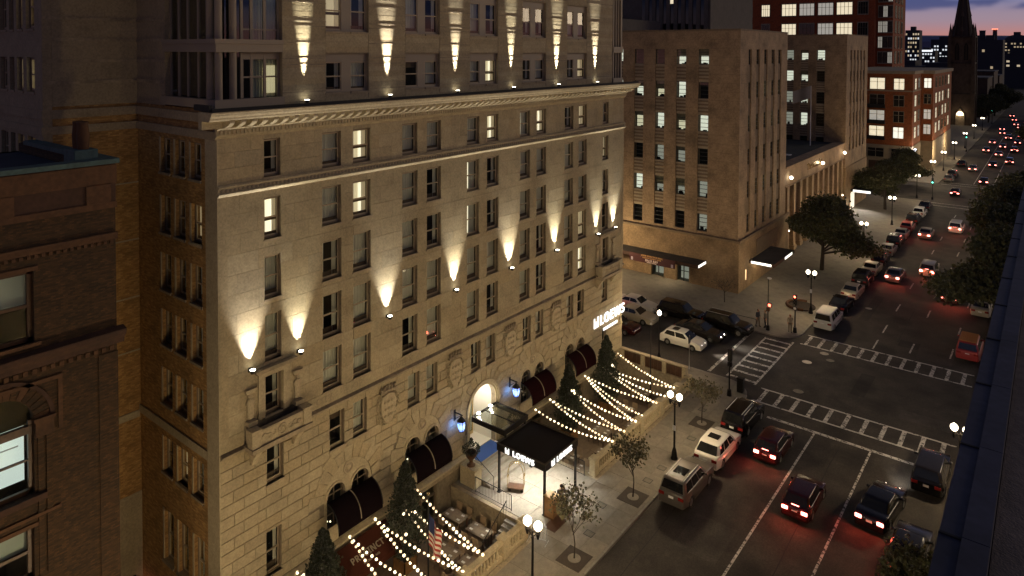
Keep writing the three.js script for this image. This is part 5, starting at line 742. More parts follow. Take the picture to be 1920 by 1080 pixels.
function car(kind, paint, label, x, s, turn, o = {}) {
  const c = carGeo(kind), k = c.k, g = thing(o.name ?? 'parked_car', label, 'car', [x, 0.0, -s], turn, o.group ?? (o.name ? 'cars in the traffic' : 'parked cars')), hw = k.W / 2; g.position.y = 0.012;
  mesh('body', c.body, paint, g); mesh('underbody', c.under, M.plastic, g); for (const [n, q] of c.glass) mesh(n, q, M.carGlass, g);
  for (const sx of [-1, 1]) for (const sz of [-1, 1]) { const w = new THREE.Group(); w.name = 'wheel'; w.position.set(sx * k.base / 2, k.R, sz * (hw - 0.12)); g.add(w); mesh('tyre', c.tyre, M.tyre, w); if (!o.far) mesh('rim', c.rim, M.rim, w); }
  for (const sz of [-1, 1]) {
    const t = mesh('tail_light', c.tail, o.brake ? M.brakeOn : o.tail ? M.tailOn : M.tailOff, g); t.position.set(-k.L / 2 - 0.005, c.ye - 0.06, sz * (hw - 0.32)); const h = mesh('headlight', c.head, o.head ? M.headOn : M.headOff, g); h.position.set(k.L / 2 - 0.2, k.low[6][1] - 0.08, sz * (hw - 0.42)); h.rotation.y = -sz * 0.35;
    if (!o.far) { const m = mesh('mirror', new RoundedBoxGeometry(0.12, 0.12, 0.2, 1, 0.03), paint, g); m.position.set(k.cab[1] - 0.45, k.cab[4] + 0.12, sz * (hw + 0.02)); }
    if (o.tail && !o.far) g.add(pointLight('tail_light_glow', -k.L / 2 - 0.12, c.ye, sz * (hw - 0.3), new THREE.Color(1, 0.1, 0.05), o.brake ? 2.4 : 1.2, 3));
  }
  if (o.head) { const l = spotLight('headlight_beam', V(k.L / 2 + 0.1, 0.62, 0), V(k.L / 2 + 8, 0, 0), new THREE.Color(1, 0.92, 0.78), 60, 0.55, 0.8, 6); g.add(l, l.target); }
  if (!o.far) { mesh('licence_plate', box(-k.L / 2 - 0.035, -k.L / 2 - 0.015, c.ye - 0.2, c.ye - 0.06, -0.16, 0.16), M.plate, g); mesh('bumper', uvm(new RoundedBoxGeometry(0.12, 0.16, k.W * 0.82, 1, 0.04)).translate(-k.L / 2 + 0.02, k.low[0][1] + 0.1, 0), o.trim ?? paint, g); mesh('grille', box(k.L / 2 - 0.03, k.L / 2 + 0.01, 0.45, 0.62, -0.4, 0.4), M.plastic, g); }
  if (o.brake) mesh('brake_light', box(k.cab[0] - 0.01, k.cab[0] + 0.04, k.cab[4] + 0.06, k.cab[4] + 0.1, -0.22, 0.22), M.brakeOn, g);
  if (o.sunroof) mesh('sunroof', c.sunroof, M.carGlass, g);
  if (o.rails) for (const z of [-0.58, 0.58]) mesh('roof_rail', merged([bar(V(k.cab[2] + 0.1, k.cab[5] + 0.04, z), V(k.cab[3] - 0.1, k.cab[5] + 0.04, z), 0.022), bar(V(k.cab[2] + 0.2, k.cab[5] - 0.05, z), V(k.cab[2] + 0.2, k.cab[5] + 0.04, z), 0.02), bar(V(k.cab[3] - 0.2, k.cab[5] - 0.05, z), V(k.cab[3] - 0.2, k.cab[5] + 0.04, z), 0.02)]), M.steel, g);
  return g;
}
const P = { silver: paintM([0.12, 0.105, 0.09], { metalness: 0.3, roughness: 0.3 }), white: paintM([0.6, 0.58, 0.53], { metalness: 0, roughness: 0.25 }), black: paintM([0.006, 0.005, 0.005], { metalness: 0, roughness: 0.12, clearcoat: 0 }), dark: paintM([0.02, 0.017, 0.016], { metalness: 0, roughness: 0.14, clearcoat: 0 }), red: paintM([0.3, 0.02, 0.018]), maroon: paintM([0.03, 0.005, 0.005], { metalness: 0, roughness: 0.14, clearcoat: 0 }), orange: paintM([0.55, 0.2, 0.05], { metalness: 0 }), grey: paintM([0.09, 0.08, 0.075], { metalness: 0.2, roughness: 0.25 }), beige: paintM([0.42, 0.37, 0.28], { metalness: 0.3 }) };
const AWAY = PI / 2;                                    // heading away from the camera, along -z
car('suv', P.silver, 'silver sport utility car with roof rails parked nearest the hotel canopy', 12.05, 41.0, AWAY, { rails: 1, sunroof: 1 }); car('crossover', P.white, 'white crossover with dark sunroof parked by the twin lamp', 12.1, 46.0, AWAY, { sunroof: 1 }); car('suv', P.black, 'black car parked last before the near crosswalk', 12.05, 51.0, AWAY, { rails: 1 });
car('hatch', P.maroon, 'dark red hatchback braking behind the stop line next to the parked cars', 15.0, 48.9, AWAY, { name: 'waiting_car', tail: 1, brake: 1 }); car('hatch', P.maroon, 'small dark red car with bright tail lights in the middle lane', 18.3, 44.2, AWAY, { name: 'waiting_car', tail: 1, brake: 1 });
car('sedan', P.black, 'black sedan with bright tail lights in the lane right of the centre', 22.2, 46.3, AWAY - 0.1, { name: 'waiting_car', tail: 1, brake: 1, head: 1 }); car('suv', P.black, 'black sport utility car parked against the right kerb by the ledge', 24.1, 52.0, AWAY, {}); car('sedan', P.dark, 'dark car under the tree in the bottom corner', 24.2, 43.0, AWAY, { name: 'waiting_car', tail: 1 });
{ const g = car('van', P.red, 'red and orange taxi van parked on the right beyond the far crosswalk', 24.2, 76.4, AWAY, {}); mesh('roof_panel', uvm(new RoundedBoxGeometry(2.5, 0.06, 1.34, 1, 0.02)).translate(-0.83, 1.82, 0), P.orange, g); } car('sedan', P.beige, 'pale car half hidden by the right hand tree', 24.2, 89.5, AWAY, {});
// parked row beyond the crossing
[['van', 'white', 75.6, 'white minivan first in the parked row beyond the crossing'], ['sedan', 'black', 81.1, 'black sedan second in the parked row beyond the crossing'], ['sedan', 'beige', 86.4, 'pale sedan third in the parked row beyond the crossing'], ['suv', 'dark', 91.7, 'dark car fourth in the parked row beyond the crossing'], ['sedan', 'beige', 97.0, 'pale sedan fifth in the parked row beyond the crossing'], ['hatch', 'maroon', 102.2, 'dark red hatchback sixth in the parked row beyond the crossing'], ['sedan', 'silver', 107.6, 'silver sedan seventh in the parked row beyond the crossing'], ['suv', 'black', 113, 'black car eighth in the parked row beyond the crossing'], ['sedan', 'silver', 118.4, 'silver sedan ninth in the parked row beyond the crossing'], ['hatch', 'red', 123.8, 'red hatchback tenth in the parked row beyond the crossing'], ['suv', 'dark', 129.6, 'dark car eleventh in the parked row beyond the crossing'], ['crossover', 'white', 136, 'white car near the end of the parked row beyond the crossing'], ['sedan', 'black', 142.5, 'black sedan last in the parked row beyond the crossing'], ['sedan', 'grey', 177, 'grey car first in front of the red apartment house'], ['suv', 'dark', 183.5, 'dark car second in front of the red apartment house'], ['sedan', 'black', 203, 'black car third in front of the red apartment house']].forEach(([k, c, s, l]) => car(k, P[c], l, 12.1, s, AWAY, { far: s > 100 }));
// traffic moving away along the avenue
[['sedan', 'grey', 14.9, 96, 'grey car with red tail lights beside the parked row'], ['suv', 'beige', 17.9, 101, 'pale car with red tail lights in the middle lane before the side street'], ['sedan', 'dark', 21.2, 92, 'dark car with red tail lights in the right lane past the crossing'], ['van', 'white', 18.2, 128, 'white van with red tail lights near the side street'], ['sedan', 'silver', 15.0, 121, 'silver car with red tail lights left lane before the side street'], ['sedan', 'grey', 21.4, 134, 'grey car with red tail lights right lane before the side street'], ['hatch', 'black', 15.0, 160, 'black car with red tail lights crossing the side street'], ['sedan', 'dark', 18.4, 178, 'dark car with red tail lights past the side street'], ['suv', 'beige', 21.2, 168, 'pale car with red tail lights right lane at the side street'], ['sedan', 'grey', 15, 196, 'grey car with red tail lights left lane by the apartment house'], ['sedan', 'black', 18.3, 206, 'black car with red tail lights by the apartment house'], ['van', 'dark', 21.3, 214, 'dark van with red tail lights by the apartment house'], ['sedan', 'grey', 15, 236, 'distant grey car with red tail lights before the church'], ['sedan', 'dark', 18.2, 248, 'distant dark car with red tail lights before the church'], ['sedan', 'black', 21.2, 262, 'distant black car with red tail lights level with the church'], ['sedan', 'grey', 16, 290, 'distant grey car with red tail lights beyond the church'], ['sedan', 'dark', 20, 315, 'distant dark car with red tail lights beyond the church'], ['sedan', 'black', 17, 350, 'farthest black car with red tail lights'], ['sedan', 'grey', 18.3, 228, 'grey car with red tail lights in the middle lane before the church'], ['suv', 'dark', 21.3, 240, 'dark car with red tail lights in the right lane before the church'], ['sedan', 'silver', 15.1, 258, 'silver car with red tail lights in the left lane before the church'], ['van', 'dark', 18.4, 274, 'dark van with red tail lights level with the church'], ['sedan', 'grey', 21.4, 282, 'grey car with red tail lights right lane level with the church'], ['sedan', 'dark', 15.2, 305, 'dark car with red tail lights left lane beyond the church'], ['sedan', 'grey', 18.4, 328, 'grey car with red tail lights middle lane far beyond the church'], ['hatch', 'black', 21.4, 338, 'black hatchback with red tail lights far down the right lane'], ['sedan', 'dark', 15.3, 372, 'dark car with red tail lights at the end of the left lane'], ['sedan', 'grey', 21.5, 385, 'grey car with red tail lights at the end of the right lane']].forEach(([k, c, x, s, l]) => { const g = car(k, P[c], l, x, s, AWAY, { name: 'moving_car', tail: 1, brake: 1, far: true, group: 'cars driving away down the avenue' }); if (s < 140) for (const z of [-0.6, 0.6]) g.add(pointLight('tail_light_glow', -2.5, 0.9, z, new THREE.Color(1, 0.14, 0.08), 3.5, 3)); });
// side street, heading for the avenue (+x)
car('sedan', P.white, 'white sedan parked on the side street just past the hotel corner', -5.4, 66.9, 0, {}); car('suv', P.black, 'black sport utility car parked on the side street far kerb', -0.4, 67.4, 0, {}); car('suv', P.black, 'black sport utility car nearest the corner on the side street far kerb', 4.6, 67.4, 0, { rails: 1 });
car('sedan', P.dark, 'dark car with headlights on waiting in the side street', 3.0, 64.3, 0, { name: 'waiting_car', head: 1 }); car('hatch', P.white, 'white hatchback with dark roof and headlights on waiting in the side street', 2.6, 61.3, 0, { name: 'waiting_car', head: 1, sunroof: 1 }); car('sedan', P.beige, 'pale car coming out behind the hotel corner', -4.0, 64.0, 0, { name: 'moving_car', tail: 1 }); car('sedan', P.maroon, 'dark red car coming out behind the hotel corner near the kerb', -4.2, 60.6, 0, { name: 'moving_car', tail: 1 });

// ---------------------------------------------------------------- people: one continuous skin from joints with radii, marched on a grid
function person(label, x, s, y, turn, lean, cloth, legs, arm) {
  const J = { hip: V(0, 0.95, 0), chest: V(0, 1.36, 0.02), neck: V(0, 1.52, 0.02), head: V(0, 1.65, 0.04) }, B = [[J.hip, J.chest, 0.15, 0.165], [J.chest, J.neck, 0.15, 0.055], [J.neck, V(0, 1.58, 0.03), 0.055, 0.055], [V(0, 1.62, 0.03), V(0, 1.7, 0.045), 0.085, 0.09], [V(0, 1.6, 0.09), V(0, 1.62, 0.125), 0.03, 0.018]];
  for (const k of [-1, 1]) {
    const h = V(k * 0.09, 0.93, 0), kn = V(k * 0.1, 0.5, 0.03 + k * lean * 0.12), an = V(k * 0.1, 0.09, -0.02 + k * lean * 0.25); B.push([h, kn, 0.105, 0.065], [kn, an, 0.065, 0.045], [an.clone().add(V(0, -0.03, -0.03)), an.clone().add(V(k * 0.02, -0.045, 0.16)), 0.048, 0.042]);
    const sh = V(k * 0.19, 1.43, 0), el = V(k * 0.25, 1.15, -0.02 + (k > 0 ? arm * 0.12 : 0)), wr = V(k * 0.24, 0.92 + (k > 0 ? arm * 0.2 : 0), 0.06 + (k > 0 ? arm * 0.25 : 0)); B.push([V(k * 0.1, 1.44, 0), sh, 0.07, 0.065], [sh, el, 0.06, 0.045], [el, wr, 0.045, 0.03]);
    const pd = wr.clone().sub(el).normalize(), pe = wr.clone().addScaledVector(pd, 0.09); B.push([wr, pe, 0.03, 0.032]);
    for (let f = 0; f < 4; f++) { const p0 = pe.clone().add(V(0, 0, (f - 1.5) * 0.019)), L = [0.055, 0.065, 0.062, 0.048][f], p1 = p0.clone().addScaledVector(pd, L * 0.6), p2 = p1.clone().addScaledVector(pd, L * 0.5).add(V(-k * 0.015, 0, 0.01)); B.push([p0, p1, 0.0095, 0.009], [p1, p2, 0.009, 0.008]); }
    B.push([wr.clone().addScaledVector(pd, 0.03).add(V(0, 0, 0.02)), wr.clone().addScaledVector(pd, 0.08).add(V(-k * 0.01, 0, 0.055)), 0.011, 0.009]);
  }
  const N = 88, mc = new MarchingCubes(N, M.clothDark, false, false, 120000), S = 0.94, cy = 0.92; mc.isolation = 0; const q = V(0, 0, 0), ab = V(0, 0, 0), ap = V(0, 0, 0), half = N / 2;
  for (let k = 0; k < N; k++) for (let j = 0; j < N; j++) for (let i = 0; i < N; i++) {
    q.set((i - half) / half * S, (j - half) / half * S + cy, (k - half) / half * S); let d = 1; if (Math.abs(q.x) < 0.45 && Math.abs(q.z) < 0.5) for (const [a, b, r0, r1] of B) { ab.subVectors(b, a); ap.subVectors(q, a); const t = Math.max(0, Math.min(1, ap.dot(ab) / ab.lengthSq())), e = ap.addScaledVector(ab, -t).length() - (r0 + (r1 - r0) * t), kk = r0 < 0.02 ? 0.006 : 0.03, h = Math.max(0, kk - Math.abs(d - e)) / kk; d = Math.min(d, e) - h * h * kk * 0.25; }
    mc.field[k * N * N + j * N + i] = -d;
  }
  mc.update(); const n = mc.count ?? 0, pos = mc.positionArray.slice(0, n * 3), nor = mc.normalArray.slice(0, n * 3), col = new Float32Array(n * 3), uv = new Float32Array(n * 2);
  for (let i = 0; i < n; i++) { pos[i * 3] *= S; pos[i * 3 + 1] = pos[i * 3 + 1] * S + cy; pos[i * 3 + 2] *= S; const py = pos[i * 3 + 1], px = Math.abs(pos[i * 3]); const c = py > 1.5 || (px > 0.17 && py < 0.97 + arm * 0.1 && py > 0.6) ? [0.36, 0.2, 0.13] : py < 0.1 ? [0.02, 0.015, 0.012] : py < 0.98 ? legs : cloth; col.set(c, i * 3); }
  const g = new THREE.BufferGeometry(); g.setAttribute('position', new THREE.BufferAttribute(pos, 3)); g.setAttribute('normal', new THREE.BufferAttribute(nor, 3)); g.setAttribute('color', new THREE.BufferAttribute(col, 3)); g.setAttribute('uv', new THREE.BufferAttribute(uv, 2)); g.computeVertexNormals();
  const o = thing('person', label, 'person', [x, y, -s], turn); mesh('body', g, personMat, o); mesh('hair', new THREE.SphereGeometry(0.1, 14, 10, 0, 2 * PI, 0, PI * 0.56).scale(1, 1.12, 1.12).rotateX(-0.35).translate(0, 1.675, 0.02), M.hair, o); return o;
}
const personMat = std([1, 1, 1], { vertexColors: true, roughness: 0.85 });
person('person in a dark coat standing at the valet stand', 7.1, 34.05, 0.155, -2.2, 0, [0.06, 0.05, 0.048], [0.02, 0.02, 0.022], 0.6); person('person in pale clothes waiting by the red traffic signal', 9.7, 70.7, 0.147, 0.4, 0.4, [0.3, 0.25, 0.18], [0.16, 0.12, 0.09], 0); person('person in dark clothes by the low rail on the far corner', 6.7, 70.1, 0.147, 1.2, 0.6, [0.03, 0.035, 0.05], [0.12, 0.09, 0.06], 0.2); person('person in grey standing next to the tall thin signal pole', 7.4, 70.3, 0.147, -0.8, 0.3, [0.18, 0.16, 0.13], [0.03, 0.03, 0.035], 0.2);
// ---------------------------------------------------------------- brown brick building at the left edge
{
  const o = thing('brick_building', 'dark brown brick building with terracotta bands at the left edge', 'building', [0, 0, 0]), E = 12.0, A = -6;
  const wins = [[7.0, 9.1, 17.0, 19.7], [7.0, 9.0, 8.0, 9.95], [2.4, 4.6, 17.0, 19.7], [2.4, 4.6, 8.0, 9.95]], sh = shapeOf([[A, -1], [E, -1], [E, 21.6], [A, 21.6]]);
  for (const [a, b, c, d] of wins) sh.holes.push(rectPath(a, b, c, d)); const bc = 7.95, br = 1.1; sh.holes.push(archPath(bc, br, 11.2, 14.0));
  mesh('wall', wallX(sh, 0, 0.4), M.brownBrick, o);
  mesh('frieze', sb(A, E, 21.6, 23.4, -0.3, 0.06), M.terracottaDark, o); for (const [y0, y1, x] of [[22.6, 23.35, 0.1], [21.6, 21.85, 0.1]]) mesh('frieze_moulding', sb(A, E + 0.03, y0, y1, 0.061, x), M.terracotta, o); for (const s of [1, 4.3, 7.6, 10.9]) mesh('frieze_block', sb(s, s + 0.9, 21.86, 22.59, 0.061, 0.13), M.terracotta, o);
  mesh('coping', merged([sb(A, E + 0.1, 23.41, 23.6, -0.5, 0.22), box(-9, -0.5, 23.41, 23.6, -E - 0.1, -E + 0.5)]), M.copper, o); mesh('roof', sb(A, E - 0.5, 22.9, 23.0, -10, -0.5), std([0.02, 0.03, 0.06], { map: grimeMap }), o); mesh('end_wall', box(-10, -0.4, -1, 23.4, -E, -E + 0.4), M.brownBrick, o); mesh('rear_wall', sb(A, E - 0.4, -1, 23, -10, -9.6), M.brownBrick, o);
  for (const [y, p] of [[20.45, 0.12], [20.3, 0.08]]) mesh('band', sb(A, E + 0.05, y, y + 0.14, 0.001, p), M.terracotta, o); { const l = []; for (let s = A; s < E; s += 0.24) l.push(sb(s, s + 0.12, 20.16, 20.29, 0.001, 0.09)); mesh('dentil_row', merged(l), M.terracotta, o).userData.kind = 'stuff'; }
  mesh('sill_cornice', profileZ([[0, 16.0], [0.08, 16.0], [0.12, 16.2], [0.3, 16.4], [0.34, 16.55], [0.34, 16.62], [0, 16.7]], -E - 0.25, -A), M.terracottaDark, o); { const l = []; for (let s = A; s < E; s += 0.3) l.push(sb(s, s + 0.15, 15.8, 15.98, 0.001, 0.1)); mesh('dentil_row', merged(l), M.terracotta, o).userData.kind = 'stuff'; }
  for (const [a, b, c, d] of wins) { const w = new THREE.Group(); w.name = 'window'; o.add(w); mesh('frame', merged([sb(a, a + 0.16, c, d, -0.32, -0.18), sb(b - 0.16, b, c, d, -0.32, -0.18), sb(a, b, d - 0.14, d, -0.32, -0.18), sb(a, b, c, c + 0.16, -0.32, -0.18), sb(a, b, (c + d) / 2 - 0.06, (c + d) / 2 + 0.06, -0.31, -0.19)]), M.woodDark, w); mesh('pane', sb(a + 0.1, b - 0.1, c + 0.1, d - 0.1, -0.26, -0.25), M.glass, w); mesh('blind', sb(a + 0.1, b - 0.1, (c + d) / 2 - 0.1, d - 0.1, -0.42, -0.4), M.white, w); mesh('room', sb(a - 0.2, b + 0.2, c - 0.2, d + 0.2, -1.1, -1), M.room, w); mesh('lintel', sb(a - 0.14, b + 0.14, d, d + 0.16, 0.001, 0.05), M.terracotta, w); mesh('jamb_stone', merged([sb(a - 0.14, a, c, d, 0.001, 0.04), sb(b, b + 0.14, c, d, 0.001, 0.04)]), M.brownBrick, w); mesh('sill', sb(a - 0.2, b + 0.2, c - 0.14, c, -0.3, 0.14), M.terracotta, w); }
  const w = new THREE.Group(); w.name = 'arched_window'; o.add(w); const c = bc, r0 = br;
  mesh('frame', merged([sb(c - r0, c - r0 + 0.14, 11.2, 14, -0.32, -0.18), sb(c + r0 - 0.14, c + r0, 11.2, 14, -0.32, -0.18), sb(c - r0, c + r0, 13.5, 13.8, -0.33, -0.15), sb(c - r0, c + r0, 11.2, 11.36, -0.32, -0.18), sb(c - r0, c + r0, 12.45, 12.52, -0.3, -0.2)]), M.woodDark, w);
  mesh('window_light', sb(c - r0, c + r0, 11.3, 13.5, -1.2, -1.15), glow([0.9, 0.95, 0.85], 0.95), w); mesh('ceiling_panel', merged([sb(c - 0.9, c + 0.2, 12.9, 12.98, -1.1, -0.7), sb(c - 0.2, c + 0.9, 12.7, 12.74, -1.14, -1.1)]), M.white, w); mesh('pane', sb(c - r0, c + r0, 11.3, 15, -0.26, -0.25), M.glass, w); mesh('room', sb(c - 1.3, c + 1.3, 13.5, 15.3, -1.1, -1.0), M.room, w);
  const rr = mulberry(4); for (let k = 0; k < 17; k++) { const g = ring(c, 14.0, r0 + 0.02, r0 + 0.52, PI * k / 17 + 0.01, PI * (k + 1) / 17 - 0.01, 0.03, 2); mesh('arch_brick', g, rr() < 0.5 ? M.brownBrick : M.terracotta, w); }
  mesh('arch_label', ring(c, 14.0, r0 + 0.53, r0 + 0.68, 0, PI, 0.08, 16), M.terracottaDark, w); for (const k of [-1, 1]) { mesh('capital', merged([sb(c + k * 1.42 - 0.3, c + k * 1.42 + 0.3, 13.35, 13.95, 0.001, 0.12), sb(c + k * 1.42 - 0.36, c + k * 1.42 + 0.36, 13.95, 14.08, 0.001, 0.18)]), M.terracotta, w); mesh('pilaster', merged([sb(c + k * 1.3 - 0.1, c + k * 1.3 + 0.1, 8, 13.34, 0.001, 0.06), sb(c + k * 1.58 - 0.1, c + k * 1.58 + 0.1, 8, 13.34, 0.001, 0.06)]), M.brownBrick, w); }
  mesh('spandrel_frame', merged([sb(5.2, 10.0, 15.35, 15.5, 0.001, 0.08), sb(9.85, 10.0, 13.4, 15.34, 0.001, 0.06)]), M.terracotta, o); mesh('sill', sb(6.4, 9.4, 10.95, 11.19, -0.3, 0.2), M.terracottaDark, o); mesh('band', sb(5.2, 9.9, 10.3, 10.42, 0.001, 0.08), M.terracotta, o);
  mesh('corner_pilaster', sb(11.3, E + 0.02, -1, 15.7, 0.001, 0.05), M.brownBrick, o);
  const ch = thing('chimney_pot', 'pair of terracotta chimney pots on a green base above the brown roof', 'chimney', [-1.2, 23.0, -11.2]); mesh('base', uvm(new RoundedBoxGeometry(1.1, 0.95, 0.9, 1, 0.05)).translate(0, 0.48, 0), M.copper, ch); for (const x of [-0.22, 0.22]) mesh('pot', new THREE.LatheGeometry([[0.2, 0.95], [0.22, 1.0], [0.24, 1.5], [0.2, 1.95], [0.22, 2.05], [0.16, 2.07], [0.14, 1.9]].map((p) => new THREE.Vector2(...p)), 12).translate(x, 0, 0), M.terracotta, ch); mesh('lamp', new THREE.SphereGeometry(0.05, 8, 6).translate(0.5, 0.75, 0.3), M.amber, ch);
}
// ---------------------------------------------------------------- grey stone office hall with two blocks and a columned wing
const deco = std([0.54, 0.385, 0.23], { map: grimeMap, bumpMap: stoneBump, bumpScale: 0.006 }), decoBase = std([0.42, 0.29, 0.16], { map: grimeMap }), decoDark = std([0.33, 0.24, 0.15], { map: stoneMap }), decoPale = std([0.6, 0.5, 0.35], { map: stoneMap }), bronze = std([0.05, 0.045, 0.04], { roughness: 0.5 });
function officeWindow(parent, w, h, state, pos, turn, bars) {
  const g = new THREE.Group(); g.name = 'window'; g.position.copy(pos); g.rotation.y = turn; parent.add(g); const a = w / 2, list = [box(-a, -a + 0.06, 0, h, -0.3, -0.2), box(a - 0.06, a, 0, h, -0.3, -0.2)]; for (let i = 0; i <= bars; i++) list.push(box(-a + 0.06, a - 0.06, Math.min(h - 0.05, i * h / bars), Math.min(h - 0.05, i * h / bars) + 0.05, -0.3, -0.21));
  mesh('frame', merged(list), bronze, g); mesh('pane', box(-a + 0.05, a - 0.05, 0.02, h - 0.02, -0.265, -0.26), M.glass, g);
  if (state >= 0) { mesh('window_light', box(-a, a, 0.02, h, -0.95, -0.9), M.office[state % 3], g); const r = mulberry(Math.round(pos.x * 31 + pos.y * 17 + pos.z * 7)); if (state > 2) mesh('blind', box(-a + 0.05, a - 0.05, h * (0.5 + 0.3 * r()), h, -0.36, -0.34), decoPale, g); const n = 1 + Math.floor(r() * 3); mesh('furniture', merged(Array.from({ length: n }, () => { const x = (r() - 0.5) * w * 0.7; return box(x - 0.12 - 0.15 * r(), x + 0.15, 0, h * (0.06 + 0.14 * r()), -0.7, -0.6); })), M.room, g); } else mesh('room', box(-a - 0.05, a + 0.05, 0, h, -0.9, -0.85), M.room, g);
}
function decoBlock(o, x0, x1, s0, s1, H, base, fc, fr, sc, sr, litF, litS) {
  const fs = shapeOf([[x0, base], [x1, base], [x1, H], [x0, H]]); for (const [a, b] of fc) fs.holes.push(rectPath(a, b, fr[0][0], fr[fr.length - 1][1])); mesh('front_wall', wallZ(fs, -s0, 0.5), deco, o);
  const ss = shapeOf([[s0 + 0.5, base], [s1, base], [s1, H], [s0 + 0.5, H]]); for (const [a, b] of sc) ss.holes.push(rectPath(a, b, sr[0][0], sr[sr.length - 1][1])); mesh('side_wall', wallX(ss, x1, 0.5), deco, o);
  mesh('roof', box(x0, x1 - 0.5, H - 0.6, H - 0.5, -s1, -s0 - 0.5), M.roofGrey, o); mesh('parapet', merged([box(x0, x1 + 0.03, H, H + 0.18, -s0 - 0.5, -s0 + 0.03), box(x1 - 0.5, x1 + 0.03, H, H + 0.18, -s1, -s0 - 0.501)]), decoDark, o); mesh('rear_wall', merged([box(x0, x1 - 0.5, base, H, -s1, -s1 + 0.4), box(x0, x0 + 0.4, base, H, -s1 + 0.4, -s0 - 0.5)]), deco, o);
  const gaps = []; { let p = x0; for (const [a, b] of fc) { gaps.push([p, a - 0.04]); p = b + 0.04; } }
  for (let y = base + 0.8; y < H; y += 1.02) mesh('course_joint', merged([...gaps.map(([a, b]) => box(a, b, y, y + 0.03, -s0 + 0.0005, -s0 + 0.006)), box(fc[fc.length - 1][1] + 0.1, x1 + 0.006, y, y + 0.03, -s0 + 0.0005, -s0 + 0.006), box(x1 + 0.0005, x1 + 0.006, y, y + 0.03, -sc[0][0] + 0.1, -s0)]), decoDark, o);
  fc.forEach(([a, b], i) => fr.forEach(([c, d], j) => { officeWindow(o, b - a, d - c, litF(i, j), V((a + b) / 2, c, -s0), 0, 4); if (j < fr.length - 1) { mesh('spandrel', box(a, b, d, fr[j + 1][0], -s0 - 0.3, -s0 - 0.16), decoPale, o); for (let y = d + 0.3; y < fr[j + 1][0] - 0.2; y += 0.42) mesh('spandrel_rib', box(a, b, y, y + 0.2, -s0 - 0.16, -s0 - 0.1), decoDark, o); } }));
  sc.forEach(([a, b], i) => sr.forEach(([c, d], j) => { officeWindow(o, b - a, d - c, litS(i, j), V(x1, c, -(a + b) / 2), PI / 2, 4); if (j < sr.length - 1) mesh('spandrel', sb(a, b, d, sr[j + 1][0], x1 - 0.3, x1 - 0.14), decoDark, o); }));
}
